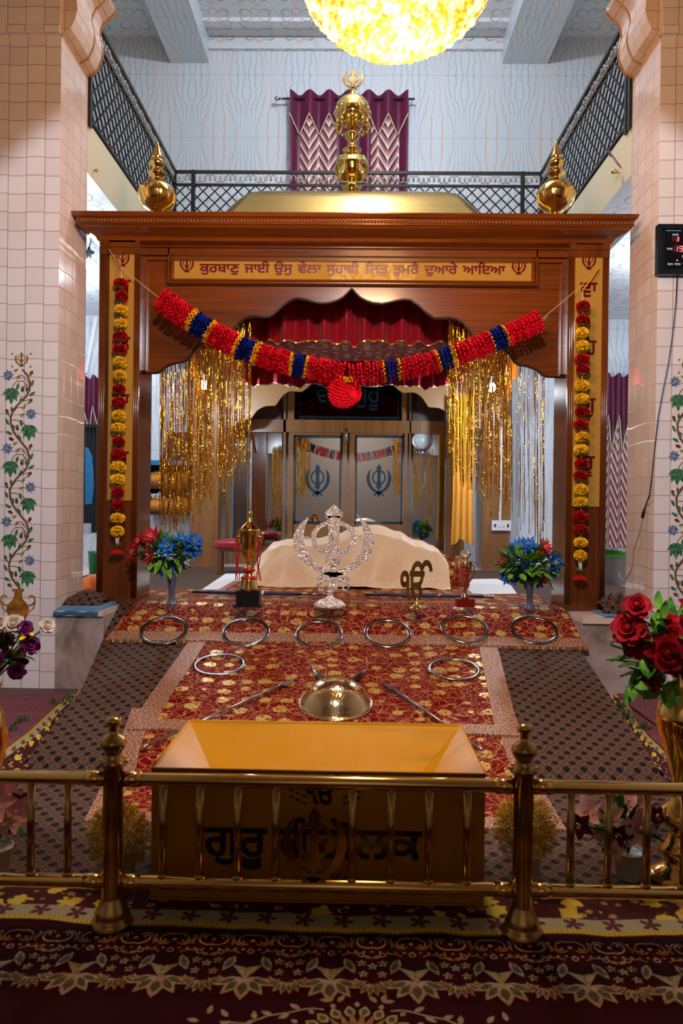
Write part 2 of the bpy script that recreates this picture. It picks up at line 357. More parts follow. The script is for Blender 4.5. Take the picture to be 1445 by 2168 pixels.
# mural paints
M_PSTEM = plain('brown_glaze', (0.20, 0.07, 0.025), 0.12); M_PLEAF = m_petal('green_glaze', (0.012, 0.075, 0.035), (0.10, 0.27, 0.14), 45)
M_PBLUE = m_petal('blue_glaze', (0.02, 0.07, 0.22), (0.22, 0.34, 0.55), 50); M_PRED = plain('red_glaze', (0.22, 0.008, 0.012), 0.12)
M_PYEL = plain('ochre_glaze', (0.55, 0.28, 0.02), 0.12); M_PURN = m_petal('amber_glaze', (0.16, 0.05, 0.006), (0.46, 0.20, 0.03), 14)
# ---------------------------------------------------------------- mesh helpers
class MB:
    def __init__(s): s.v = []; s.f = []; s.mi = []; s.sm = []; s.cur = 0; s.uvs = {}
    def add(s, vs, fs, smooth=False, uv=None):
        n = len(s.v); s.v += [Vector(p) for p in vs]
        if uv:
            for i, q in enumerate(uv): s.uvs[n + i] = q
        for f in fs: s.f.append([i + n for i in f]); s.mi.append(s.cur); s.sm.append(smooth)
    def box(s, x0, x1, y0, y1, z0, z1):
        s.add([(x, y, z) for z in (z0, z1) for y in (y0, y1) for x in (x0, x1)],
              [(0, 2, 3, 1), (4, 5, 7, 6), (0, 1, 5, 4), (2, 6, 7, 3), (0, 4, 6, 2), (1, 3, 7, 5)])
        return s
    def bar(s, a, b, w, t, up=(0, 0, 1)):          # rectangular bar from a to b
        a = Vector(a); b = Vector(b); d = (b - a).normalized(); p = d.cross(Vector(up))
        if p.length < 1e-4: p = d.cross(Vector((1, 0, 0)))
        p.normalize(); q = p.cross(d)
        vs = [c + p * (sx * w / 2) + q * (sy * t / 2) for c in (a, b) for sx, sy in ((-1, -1), (1, -1), (1, 1), (-1, 1))]
        s.add(vs, [(0, 1, 2, 3), (7, 6, 5, 4), (0, 4, 5, 1), (1, 5, 6, 2), (2, 6, 7, 3), (3, 7, 4, 0)]); return s
    def tube(s, pts, r, n=8, flat=None):
        pts = [Vector(p) for p in pts]; m = len(pts); rs = r if isinstance(r, (list, tuple)) else [r] * m
        vs = []; ref = Vector((0.123, 0.31, 0.94))
        for i, p in enumerate(pts):
            t = (pts[min(i + 1, m - 1)] - pts[max(i - 1, 0)]); t = t.normalized() if t.length > 1e-9 else Vector((0, 0, 1))
            a = t.cross(ref)
            if a.length < 1e-3: a = t.cross(Vector((1, 0, 0)))
            a.normalize(); b = t.cross(a)
            for k in range(n):
                q = 2 * PI * k / n; vs.append(p + (a * math.cos(q) + b * math.sin(q)) * rs[i])
        fs = [(i * n + k, i * n + (k + 1) % n, (i + 1) * n + (k + 1) % n, (i + 1) * n + k) for i in range(m - 1) for k in range(n)]
        fs += [tuple(range(n - 1, -1, -1)), tuple((m - 1) * n + k for k in range(n))]
        s.add(vs, fs, True); return s
    def lathe(s, prof, c, n=28, axis='z', lobes=0, amp=0.0, smooth=True):
        vs = []; c = Vector(c)
        for r, z in prof:
            for k in range(n):
                q = 2 * PI * k / n; rr = r * (1 + (amp * abs(math.cos(q * lobes / 2)) if lobes else 0))
                x, y = rr * math.cos(q), rr * math.sin(q)
                vs.append(c + (Vector((x, y, z)) if axis == 'z' else Vector((x, -z, y)) if axis == 'y' else Vector((z, x, y))))
        m = len(prof)
        fs = [(i * n + k, i * n + (k + 1) % n, (i + 1) * n + (k + 1) % n, (i + 1) * n + k) for i in range(m - 1) for k in range(n)]
        fs += [tuple(range(n - 1, -1, -1)), tuple((m - 1) * n + k for k in range(n))]
        s.add(vs, fs, smooth); return s
    def ball(s, c, r, n=12, m=7, sc=(1, 1, 1)):
        c = Vector(c); prof = [(r * math.sin(PI * i / m), -r * math.cos(PI * i / m)) for i in range(m + 1)]
        vs = [c + Vector((0, 0, -r * sc[2]))]
        for i in range(1, m):
            for k in range(n):
                q = 2 * PI * k / n; vs.append(c + Vector((prof[i][0] * math.cos(q) * sc[0], prof[i][0] * math.sin(q) * sc[1], prof[i][1] * sc[2])))
        vs.append(c + Vector((0, 0, r * sc[2]))); L = len(vs) - 1
        fs = [(0, 1 + (k + 1) % n, 1 + k) for k in range(n)]
        fs += [(1 + i * n + k, 1 + i * n + (k + 1) % n, 1 + (i + 1) * n + (k + 1) % n, 1 + (i + 1) * n + k) for i in range(m - 2) for k in range(n)]
        fs += [(L, 1 + (m - 2) * n + k, 1 + (m - 2) * n + (k + 1) % n) for k in range(n)]
        s.add(vs, fs, True); return s
    def prism(s, poly, o, u, v, d, smooth=False):   # polygon in the plane (o,u,v), thickness d towards u x v
        o = Vector(o); u = Vector(u); v = Vector(v); w = u.cross(v).normalized(); n = len(poly)
        ar = sum(poly[i][0] * poly[(i + 1) % n][1] - poly[(i + 1) % n][0] * poly[i][1] for i in range(n))
        if ar < 0: poly = poly[::-1]
        tri = geometry.tessellate_polygon([[Vector((p[0], p[1], 0)) for p in poly]])
        a = [o + u * x + v * y for x, y in poly]; b = [p + w * d for p in a]
        fs = []
        for t in tri:
            x1, y1 = poly[t[0]]; x2, y2 = poly[t[1]]; x3, y3 = poly[t[2]]
            if (x2 - x1) * (y3 - y1) - (x3 - x1) * (y2 - y1) < 0: t = t[::-1]
            fs.append((t[0] + n, t[1] + n, t[2] + n)); fs.append((t[2], t[1], t[0]))
        fs += [(i, (i + 1) % n, (i + 1) % n + n, i + n) for i in range(n)]
        s.add(a + b, fs, smooth); return s
    def grid(s, fn, nu, nv, uvf=None, smooth=True):
        vs = [Vector(fn(i / nu, j / nv)) for j in range(nv + 1) for i in range(nu + 1)]
        uv = [uvf(i / nu, j / nv) for j in range(nv + 1) for i in range(nu + 1)] if uvf else None
        w = nu + 1; s.add(vs, [(j * w + i, j * w + i + 1, (j + 1) * w + i + 1, (j + 1) * w + i) for j in range(nv) for i in range(nu)], smooth, uv); return s
    def strip(s, xs, lo, hi, y0, y1):               # solid between z=lo[i] and z=hi[i] from y0 to y1
        n = len(xs); vs = []
        for i in range(n): vs += [(xs[i], y0, lo[i]), (xs[i], y0, hi[i]), (xs[i], y1, lo[i]), (xs[i], y1, hi[i])]
        fs = []
        for i in range(n - 1):
            a, b = 4 * i, 4 * i + 4
            fs += [(a, b, b + 1, a + 1), (a + 2, a + 3, b + 3, b + 2), (a, a + 2, b + 2, b), (a + 1, b + 1, b + 3, a + 3)]
        fs += [(0, 1, 3, 2), (4 * n - 4, 4 * n - 2, 4 * n - 1, 4 * n - 3)]
        s.add(vs, fs); return s
    def sweep(s, prof, path, up=(0, 0, 1), closed=False):
        # profile (out, up) swept along a path in a plane with normal 'up'; mitred corners
        up = Vector(up); pts = [Vector(p) for p in path]; m = len(pts); k = len(prof); vs = []
        for i, p in enumerate(pts):
            a = pts[(i - 1) % m] if (closed or i > 0) else None; b = pts[(i + 1) % m] if (closed or i < m - 1) else None
            d1 = (p - a).normalized() if a is not None else (b - p).normalized(); d2 = (b - p).normalized() if b is not None else d1
            n1 = d1.cross(up); n2 = d2.cross(up); nn = (n1 + n2); nn = nn / max(0.2, nn.length_squared / 2)
            for x, z in prof: vs.append(p + nn * x + up * z)
        fs = []
        for i in range(m if closed else m - 1):
            j = (i + 1) % m
            for q in range(k): fs.append((i * k + q, j * k + q, j * k + (q + 1) % k, i * k + (q + 1) % k))
        if not closed: fs += [tuple(range(k - 1, -1, -1)), tuple((m - 1) * k + q for q in range(k))]
        s.add(vs, fs); return s
def mesh_of(name, mb, mats, org):
    me = bpy.data.meshes.new(name); me.from_pydata([tuple(p - org) for p in mb.v], [], mb.f)
    for m in (mats if isinstance(mats, (list, tuple)) else [mats]): me.materials.append(m)
    uvl = me.uv_layers.new(name='UVMap').data; V_ = mb.v; li = 0; data = [0.0] * (2 * len(me.loops))
    me.polygons.foreach_set('material_index', mb.mi); me.polygons.foreach_set('use_smooth', mb.sm)
    for p in me.polygons:
        n = p.normal; ax, ay, az = abs(n.x), abs(n.y), abs(n.z)
        for l in range(p.loop_start, p.loop_start + p.loop_total):
            vi = me.loops[l].vertex_index
            if vi in mb.uvs: a, b = mb.uvs[vi]
            else:
                q = V_[vi]
                if az >= ax and az >= ay: a, b = q.x, q.y
                elif ay >= ax: a, b = q.x, q.z
                else: a, b = q.y, q.z
            data[2 * l] = a; data[2 * l + 1] = b
    uvl.foreach_set('uv', data); me.update(); return me
def wloc(o):
    p = Vector((0, 0, 0))
    while o is not None: p = p + o.location; o = o.parent
    return p
def obj(name, mb, mats, parent=None, label=None):
    xs = [p.x for p in mb.v]; ys = [p.y for p in mb.v]; zs = [p.z for p in mb.v]
    org = Vector(((min(xs) + max(xs)) / 2, (min(ys) + max(ys)) / 2, min(zs)))
    o = bpy.data.objects.new(name, mesh_of(name, mb, mats, org)); COL.objects.link(o)
    if parent is not None: o.parent = parent; o.location = org - wloc(parent)
    else: o.location = org
    if label: o['label'] = label
    return o
def thing(name, label, cat, loc, group=None):
    o = bpy.data.objects.new(name, None); COL.objects.link(o); o.location = loc; o.empty_display_size = 0.1
    o['label'] = label; o['category'] = cat
    if group: o['group'] = group
    return o
def tag(o, label, cat, group=None, kind=None):
    o['label'] = label; o['category'] = cat
    if group: o['group'] = group
    if kind: o['kind'] = kind
    return o
def struct(name, mb, mats, label, cat='structure', parent=None):
    o = obj(name, mb, mats, parent)
    if parent is None: o['kind'] = 'structure'; o['label'] = label; o['category'] = cat
    return o
def copy_tree(o, parent=None):
    c = o.copy(); COL.objects.link(c); c.parent = parent
    for ch in list(o.children): copy_tree(ch, c)
    return c
def nz(x, y, z=0.0, s=1.0): return noise.noise(Vector((x * s, y * s, z)))
def text_loops(s, bold=0.0):
    c = bpy.data.curves.new('lettering', 'FONT'); c.body = s; c.size = 1.0; c.fill_mode = 'NONE'; c.resolution_u = 5; c.align_x = 'LEFT'
    o = bpy.data.objects.new('lettering', c); COL.objects.link(o); bpy.context.view_layer.update()
    me = o.evaluated_get(bpy.context.evaluated_depsgraph_get()).to_mesh()
    nb = {}
    for e in me.edges:
        a, b = e.vertices; nb.setdefault(a, []).append(b); nb.setdefault(b, []).append(a)
    co = [(v.co.x, v.co.y) for v in me.vertices]; seen = set(); loops = []
    for st in sorted(nb):
        if st in seen: continue
        L = [st]; seen.add(st); cur = st
        while True:
            nx = [k for k in nb[cur] if k not in seen]
            if not nx: break
            if len(L) == 1 and (st + 1) in nx: nx = [st + 1]
            cur = nx[0]; seen.add(cur); L.append(cur)
        if len(L) > 2: loops.append([co[i] for i in L])
    o.evaluated_get(bpy.context.evaluated_depsgraph_get()).to_mesh_clear()
    bpy.data.objects.remove(o); bpy.data.curves.remove(c)
    return loops
def area(l): return 0.5 * sum(l[i][0] * l[(i + 1) % len(l)][1] - l[(i + 1) % len(l)][0] * l[i][1] for i in range(len(l)))
def inside(p, l):
    c = False; n = len(l)
    for i in range(n):
        x1, y1 = l[i]; x2, y2 = l[(i + 1) % n]
        if (y1 > p[1]) != (y2 > p[1]) and p[0] < (x2 - x1) * (p[1] - y1) / (y2 - y1) + x1: c = not c
    return c
def fatten(l, d):
    n = len(l); out = []
    for i in range(n):
        a, p, b = Vector(l[i - 1]), Vector(l[i]), Vector(l[(i + 1) % n])
        e1 = (p - a); e2 = (b - p)
        if e1.length < 1e-6 or e2.length < 1e-6: out.append(l[i]); continue
        e1.normalize(); e2.normalize(); m = Vector((e1.y, -e1.x)) + Vector((e2.y, -e2.x))
        m = m / max(0.5, m.length_squared / 2); out.append((p.x + m.x * d, p.y + m.y * d))
    return out
def text_mb(mb, s, o, u, v, x0, x1, depth=0.001, bold=0.0, height=None, ybase=0.0):
    """lettering between x0 and x1 along u, base line at ybase"""
    loops = text_loops(s)
    if not loops: return
    big = max(loops, key=lambda l: abs(area(l))); sg = 1 if area(big) > 0 else -1
    loops = [l if sg > 0 else l[::-1] for l in loops]
    if bold: loops = [fatten(l, bold) for l in loops]
    mnx = min(p[0] for l in loops for p in l); mxx = max(p[0] for l in loops for p in l)
    k = (x1 - x0) / (mxx - mnx); ky = (height / 0.72) if height else k
    O = Vector(o); u = Vector(u); v = Vector(v); w = u.cross(v).normalized()
    vv = []; ee = []
    for l in loops:
        q = len(vv); vv += [Vector(p) for p in l]; ee += [(q + i, q + (i + 1) % len(l)) for i in range(len(l))]
    cv, ce, cf = geometry.delaunay_2d_cdt(vv, ee, [], 0, 1e-5)[:3]
    def wind(p):
        c = 0
        for a, b in ee:
            x1, y1 = vv[a]; x2, y2 = vv[b]
            if y1 <= p[1] < y2 or y2 <= p[1] < y1:
                if p[0] < (x2 - x1) * (p[1] - y1) / (y2 - y1) + x1: c += 1 if y2 > y1 else -1
        return c
    keep = []
    for f in cf:
        a, b, c = (cv[k_] for k_ in f)
        if wind(((a[0] + b[0] + c[0]) / 3, (a[1] + b[1] + c[1]) / 3)) != 0:
            if (b[0] - a[0]) * (c[1] - a[1]) - (c[0] - a[0]) * (b[1] - a[1]) < 0: f = f[::-1]
            keep.append(tuple(f))
    P = [O + u * (x0 + (p[0] - mnx) * k) + v * (ybase + p[1] * ky) for p in cv]; n = len(P); fs = []; ed = {}
    for f in keep:
        fs += [tuple(i + n for i in f), f[::-1]]
        for q in range(3): ed[(f[q], f[(q + 1) % 3])] = 1
    for a, b in ed:
        if (b, a) not in ed: fs.append((a, b, b + n, a + n))
    mb.add(P + [p + w * depth for p in P], fs)
# ---- khanda emblem: list of polygons in a unit frame (y -1 .. 1)
def khanda_polys():
    P = []
    P.append([(0, 1.0), (0.17, 0.76), (0.13, 0.68), (0.11, 0.45), (0.10, 0.15), (0.15, -0.25), (0.17, -0.40), (0.06, -0.42), (0.05, -0.62), (-0.05, -0.62), (-0.06, -0.42), (-0.17, -0.40), (-0.15, -0.25), (-0.10, 0.15), (-0.11, 0.45), (-0.13, 0.68), (-0.17, 0.76)])
    n = 40; c = (0, 0.22)
    for k in range(n):                      # chakkar ring
        a = 2 * PI * k / n; b = 2 * PI * (k + 1) / n; r0, r1 = 0.34, 0.44
        P.append([(c[0] + r0 * math.cos(a), c[1] + r0 * math.sin(a)), (c[0] + r1 * math.cos(a), c[1] + r1 * math.sin(a)), (c[0] + r1 * math.cos(b), c[1] + r1 * math.sin(b)), (c[0] + r0 * math.cos(b), c[1] + r0 * math.sin(b))])
    for sg in (-1, 1):                      # crescent sabres
        o = [(0.48, 0.74), (0.66, 0.55), (0.78, 0.28), (0.77, 0.0), (0.66, -0.28), (0.48, -0.50), (0.30, -0.62)]
        i = [(0.22, -0.50), (0.38, -0.36), (0.50, -0.14), (0.56, 0.08), (0.58, 0.30), (0.55, 0.52)]
        P.append([(sg * x, y) for x, y in o + i])
        P.append([(sg * x, y) for x, y in [(0.30, -0.62), (0.22, -0.50), (0.0, -0.60), (-0.16, -0.63), (-0.28, -0.72), (-0.34, -0.80), (-0.26, -0.86), (-0.14, -0.76), (0.05, -0.72)]])
    q = [(0.10 * math.cos(t * PI / 6), -0.80 + 0.11 * math.sin(t * PI / 6)) for t in range(12)]
    P.append(q); return P
KH = khanda_polys()
def khanda(mb, c, h, depth, u=(1, 0, 0), v=(0, 0, 1), wide=1.0):
    k = h / 2.0; c = Vector(c)
    for i, p in enumerate(KH):
        off = Vector(u).cross(Vector(v)).normalized() * (0.0 if i in (0,) else -depth * 0.12 if i <= 40 else -depth * 0.06)
        mb.prism([(x * k * wide, y * k) for x, y in p], c + off, u, v, depth)
def petal(mb, o, d, n, L, w, curl=0.25, base=0.25, pts=4, tip=0.0, rnd=False):
    """leaf / petal from o along d, surface normal n"""
    o = Vector(o); d = Vector(d).normalized(); n = Vector(n); n = (n - d * n.dot(d))
    n = n.normalized() if n.length > 1e-4 else d.orthogonal().normalized()
    sdir = d.cross(n); vs = []
    for i in range(pts + 1):
        t = i / pts; ww = w * (math.sin(PI * (t ** 0.8) * 0.94 + 0.06) * (1 - base) + base * (1 - t)) * 0.5 + w * tip * t * 0.5
        if rnd: ww = w * 0.5 * (0.35 + 0.65 * math.sin(PI * min(1, t * 1.1) * 0.5)) * math.sqrt(max(0.0, 1 - max(0, (t - 0.55) / 0.45) ** 2.2)) + w * 0.02
        c = o + d * (L * t) + n * (curl * L * (t * t) )
        vs += [c - sdir * ww + n * 0.12 * w, c, c + sdir * ww + n * 0.12 * w]
    fs = []
    for i in range(pts):
        a = 3 * i; fs += [(a, a + 1, a + 4, a + 3), (a + 1, a + 2, a + 5, a + 4)]
    mb.add(vs, fs, True)
def rvec():
    while True:
        v = Vector((random.uniform(-1, 1), random.uniform(-1, 1), random.uniform(-1, 1)))
        if 0.1 < v.length < 1: return v.normalized()
# ---------------------------------------------------------------- the room
XI = 2.43; Y0, Y1 = 5.88, 6.476; YW = 11.3; XO = 5.2; ZC = 8.83; ZP = 0.64
def bx(*a):
    m = MB(); m.box(*a); return m
struct('floor', bx(-XO, XO, -4, Y0, -0.1, 0), plain('dark_stone_floor', (0.09, 0.05, 0.05), 0.6), 'stone floor under the rugs in front of the raised platform', 'floor')
m = bx(-XI, -2.03, Y0, 6.36, 0, 0.60); m.box(1.86, XI, Y0, 6.36, 0, 0.60); m.box(-XO, XO, 6.36, YW, 0, 0.60); m.cur = 1; m.box(-XI, -2.03, Y0 - 0.025, 6.36, 0.60, ZP); m.box(1.86, XI, Y0 - 0.025, 6.36, 0.60, ZP); m.box(-XO, XO, 6.36, YW, 0.60, ZP)
struct('platform', m, [M_STONE, M_LIP], 'raised marble platform with pale rounded lip under the wooden canopy', 'platform')
struct('wall_rear', bx(-XO, XO, YW, YW + 0.12, 0, ZC), M_MARBLE, 'rear wall faced with veined bookmatched marble tiles', 'wall')
struct('wall_left', bx(-XO - 0.12, -XO, -4, YW, 0, ZC), M_MARBLE, 'left outer wall of veined marble tiles behind the gallery', 'wall')
struct('wall_right', bx(XO, XO + 0.12, -4, YW, 0, ZC), M_MARBLE, 'right outer wall of veined marble tiles behind the gallery', 'wall')
struct('wall_front', bx(-XO, XO, -4.12, -4, 0, ZC), plain('dim_hall_plaster', (0.34, 0.30, 0.28), 0.7), 'wall at the entrance end of the hall', 'wall')
struct('ceiling', bx(-XO, XO, -4, YW, ZC, ZC + 0.1), M_FLORAL, 'high ceiling with flower printed tiles', 'ceiling')
for nm, x0, x1, lb in (('left', -2.95, -2.34, 'left'), ('right', 2.22, 2.92, 'right')):
    m = MB()
    m.box(x0, x1, Y1, YW, 8.45, ZC)
    struct('trim_%d' % (1 if nm == 'left' else 2), m, M_MARBLE, 'marble clad ceiling beam on the %s of the well' % lb, 'beam')
m = bx(-2.34, 2.22, YW - 0.07, YW, ZC - 0.19, ZC - 0.02); m.box(-2.34, 2.22, YW - 0.5, YW - 0.36, ZC - 0.06, ZC)
struct('trim_3', m, M_FLORAL, 'scroll printed frieze where rear wall meets ceiling', 'frieze')
for nm, sg in (('left', -1), ('right', 1)):
    xa, xb = (-3.7, -XI) if sg < 0 else (XI, 3.7)
    m = MB(); m.box(xa, xb, Y0, Y1, 0, 5.37); m.mi[(5 if sg < 0 else 4)] = 1
    m.box(xa - 0.03 * (sg < 0), xb + 0.0, Y0 - 0.05, Y0 + 0.02, 5.34, 5.40)
    m.box(xa, xb, Y0 - 0.035, Y1, 5.40, ZC); 
    struct('wall_%s_pillar' % nm, m, [M_TILE, M_TILE_IN], 'white glazed tile pillar on the %s with vine mural' % nm, 'pillar')
# cusped tile arch between the pillars
pl = [(193, 166), (204, 152), (213, 133), (217, 115), (215, 92), (211, 78), (213, 64), (220, 50), (232, 40), (244, 28), (240, 14), (233, 0), (228, -30), (236, -62), (262, -92), (305, -112), (300, -150), (318, -195), (370, -230), (440, -240), (500, -245), (560, -290), (650, -310), (740, -345)]
L = [(at(x, y, Y1).x, at(x, y, Y1).z) for x, y in pl]; L[0] = (-XI, 5.36)
poly = L + [(-x, z) for x, z in L[::-1][1:]] + [(XI, ZC), (-XI, ZC)]
m = MB(); m.prism(poly, (0, Y1 - 0.005, 0), (1, 0, 0), (0, 0, 1), Y1 - Y0 - 0.01)
struct('wall_arch', m, M_TILE_IN, 'cusped arch of glazed tiles spanning between the two pillars', 'arch')
m = MB()
for sg in (-1, 1):
    q = [(sg * x * 1.0, z) for x, z in L[:12]]
    m.tube([(x, Y1 - 0.0, z) for x, z in q], 0.012, 6); m.tube([(x, Y1 - 0.2, z) for x, z in q], 0.010, 6)
struct('trim_4', m, plain('ochre_edge_bead', (0.45, 0.24, 0.08), 0.3), 'ochre bead along the cusped arch edges', 'moulding')
# gallery slabs
for i, (a, lb) in enumerate((((-XO, -XI, Y1, YW), 'left'), ((XI, XO, Y1, YW), 'right'), ((-XI, XI, 9.55, YW), 'rear'))):
    m = bx(a[0], a[1], a[2], a[3], 4.5, 4.965); m.mi[0] = 1
    struct('balcony_slab_%s' % lb, m, [M_CREAMP, M_FLORAL], '%s gallery slab with cream painted edge' % lb, 'balcony slab')
m = MB(); m.box(-XO, -XI - 0.6, 6.476, 9.2, 8.2, 8.45)
# upper window curtain on the rear wall
def curtain(name, label, x0, x1, z0, z1, Y, vy0, vy1, folds, fall, grp=None, rod=True, chev=None, swag=True):
    t = thing(name, label, 'curtain', ((x0 + x1) / 2, Y, z0), grp)
    w = x1 - x0; A = 0.035
    def fold(u): return Y - 0.04 - A * math.cos(2 * PI * folds * u)
    m = MB(); N = folds * 10
    m.cur = 0
    for a, b, mi in chev or [(0, 1, 0)]:
        m.cur = mi
        m.grid(lambda u, v: (x0 + w * (a + (b - a) * u), fold(a + (b - a) * u), z0 + (z1 - z0) * v), max(4, int(N * (b - a))), 3,
               uvf=lambda u, v: ((a + (b - a) * u) * folds + 0.5, (z0 + (z1 - z0) * v)))
    obj('drape', m, [M_MAGENTA, M_CHEV], t)
    if swag:
        zz = lambda u: z1 - fall * (0.52 + 0.48 * (1 - 2 * abs((u * folds) % 1.0 - 0.5)))
        m = MB(); m.grid(lambda u, v: (x0 + w * u, fold(u) - 0.02, zz(u) + (z1 + 0.02 + 0.03 * math.cos(2 * PI * folds * u) - zz(u)) * v), N, 4)
        obj('valance', m, M_MAGENTA, t)
        m = MB(); m.tube([(x0 + w * i / N, fold(i / N) - 0.03, zz(i / N)) for i in range(N + 1)], 0.009, 5)
        for i in range(0, N, 2): m.bar((x0 + w * i / N, fold(i / N) - 0.03, zz(i / N)), (x0 + w * i / N, fold(i / N) - 0.03, zz(i / N) - 0.035), 0.010, 0.006)
        obj('fringe', m, plain('cream_gold_fringe_' + name, (0.62, 0.52, 0.36), 0.5), t)
    if rod:
        m = MB(); m.tube([(x0 - 0.18, Y - 0.06, z1 - 0.08), (x1 + 0.10, Y - 0.06, z1 - 0.08)], 0.014, 8); obj('rod', m, M_BLACK, t)
        m = MB(); m.ball((x0 - 0.20, Y - 0.06, z1 - 0.08), 0.035, sc=(1.2, 1, 1)); m.ball((x0 - 0.13, Y - 0.06, z1 - 0.08), 0.022); m.bar((x0 - 0.07, Y - 0.06, z1 - 0.08), (x0 - 0.07, YW, z1 - 0.08), 0.02, 0.02); m.bar((x1 + 0.06, Y - 0.06, z1 - 0.08), (x1 + 0.06, YW, z1 - 0.08), 0.02, 0.02); obj('rod_finial', m, M_STEEL, t)
    return t
zt = at(740, 203, 11.2).z
CH = [(0, .09, 0), (.09, .40, 1), (.40, .69, 0), (.69, .93, 1), (.93, 1, 0)]
curtain('window_curtain', 'maroon satin curtain with chevron panels on upper rear wall above the gallery rail', at(613, 300, 11.2).x, at(862, 300, 11.2).x, 5.1, zt, 11.2, 0, 0, 6, 0.62, chev=CH)
# ---------------------------------------------------------------- gallery railings
def railing(name, label, a, b, zb, zt_, step, emblem=None, posts=()):
    a = Vector(a); b = Vector(b); d = (b - a).normalized(); Lg = (b - a).length
    t = thing(name, label, 'railing', (a.x, a.y, zb), 'iron lattice railings of the gallery')
    P = lambda s, z: a + d * s + Vector((0, 0, z - a.z))
    zm = zt_ - 0.17; m = MB(); k = zm - zb - 0.03
    s = -k
    while s < Lg:
        for q in (1, -1):
            s0, s1 = (s, s + k) if q > 0 else (s + k, s)
            z0_, z1_ = zb + 0.03, zm
            # clip to 0..Lg
            pa = (s0, z0_); pb = (s1, z1_)
            def clip(p0, p1):
                (u0, w0), (u1, w1) = p0, p1
                for lim, lo in ((0.0, True), (Lg, False)):
                    if lo and u0 < lim and u1 < lim or (not lo and u0 > lim and u1 > lim): return None
                    if (u0 < lim) == lo and u0 != lim and ((u0 < lim and lo) or (u0 > lim and not lo)):
                        f = (lim - u0) / (u1 - u0); u0, w0 = lim, w0 + (w1 - w0) * f
                    if (lo and u1 < lim) or (not lo and u1 > lim):
                        f = (lim - u0) / (u1 - u0); u1, w1 = lim, w0 + (w1 - w0) * f
                return (u0, w0), (u1, w1)
            c = clip(pa, pb)
            if c: m.bar(P(*c[0]), P(*c[1]), 0.014, 0.014)
        s += step
    obj('lattice', m, M_IRON, t)
    m = MB(); m.bar(P(0, zt_), P(Lg, zt_), 0.04, 0.035); m.bar(P(0, zm), P(Lg, zm), 0.03, 0.03); m.bar(P(0, zb + 0.03), P(Lg, zb + 0.03), 0.03, 0.03)
    obj('rail_bars', m, M_IRON, t)
    m = MB(); n = max(2, int(Lg / 0.135))
    for i in range(n):
        c = P((i + 0.5) * Lg / n, (zt_ + zm) / 2); r = 0.048
        for sg in (-1, 1):
            pts = [c + d * (sg * (0.030 + r * 0.62 * math.cos(q)) ) + Vector((0, 0, r * math.sin(q) * (1 if i % 2 else -1))) for q in [x * PI / 5 for x in range(-1, 7)]]
            m.tube(pts, 0.008, 5)
        m.ball(c + Vector((0, 0, 0.0)), 0.016, 6, 4)
    obj('scroll_band', m, M_IRONG, t)
    for s_ in posts:
        m = MB(); m.bar(P(s_, zb - 0.05), P(s_, zt_ + 0.02), 0.05, 0.05); obj('post', m, M_IRON, t)
    if emblem is not None:
        m = MB(); khanda(m, P(emblem, zb + 0.40) + Vector((0.02 if a.x < 0 else -0.02, 0, 0)), 0.45, 0.012, (d.x, d.y, 0)); obj('khanda_emblem', m, M_IRONG, t)
    return t
ZB = 4.97; ZT = 5.98
railing('balcony_railing', 'black iron lattice railing across the rear gallery below the curtain', (-XI, 9.6, ZB), (XI, 9.6, ZB), ZB, ZT - 0.02, 0.155, posts=(0.0, 2 * XI, 0.25, 2 * XI - 0.25))
railing('balcony_railing', 'black iron lattice railing along the left gallery beside the left pillar', (-XI, 6.5, ZB), (-XI, 9.6, ZB), ZB, ZT, 0.155, 2.1, posts=(0.0,))
railing('balcony_railing', 'black iron lattice railing along the right gallery beside the right pillar', (XI, 6.5, ZB), (XI, 9.6, ZB), ZB, ZT, 0.155, 2.1, posts=(0.0, 0.08))
m = MB(); m.box(2.75, 2.79, 7.4, 9.3, 4.97, 5.45); tag(obj('gallery_rug', m, M_BORDER), 'patterned yellow rug hung behind the right gallery railing', 'rug')
# ---------------------------------------------------------------- wooden canopy
CA = thing('wooden_canopy', 'large varnished teak canopy with scalloped arch and gilt dome on the platform', 'canopy', (0, 8.4, ZP))
YF = 6.30; YA = 6.42
pxF = lambda x, y, Y=YF: at(x, y, Y)
XL0, XL1 = at(206, 1080, YF).x, at(291, 1080, YF).x
XR0, XR1 = at(1196, 1080, YF).x, at(1281, 1080, YF).x
def pillar(x0, x1, y0, y1, z1):
    m = MB(); m.box(x0, x1, y0, y1, ZP, z1); return m
obj('pillar', pillar(XL0, XL1, YF, 6.70, 3.84), M_WOODV, CA); obj('pillar', pillar(XR0, XR1, YF, 6.70, 3.84), M_WOODV, CA)
obj('pillar', pillar(at(402, 1080, 10.5).x, at(461, 1080, 10.5).x, 10.5, 10.8, 3.84), M_WOODR, CA); obj('pillar', pillar(at(1021, 1080, 10.5).x, at(1080, 1080, 10.5).x, 10.5, 10.8, 3.84), M_WOODR, CA)
def mould(mb, x0, x1, z0, z1, Y, w=0.05, d=0.035):
    prof = [(0, 0), (w, 0), (w, d * 0.5), (w * 0.8, d), (w * 0.6, d), (w * 0.52, d * 0.55), (w * 0.34, d * 0.85), (w * 0.2, d * 0.5), (0, d * 0.25)]
    mb.sweep(prof, [(x0, Y, z0), (x1, Y, z0), (x1, Y, z1), (x0, Y, z1)], (0, -1, 0), True)
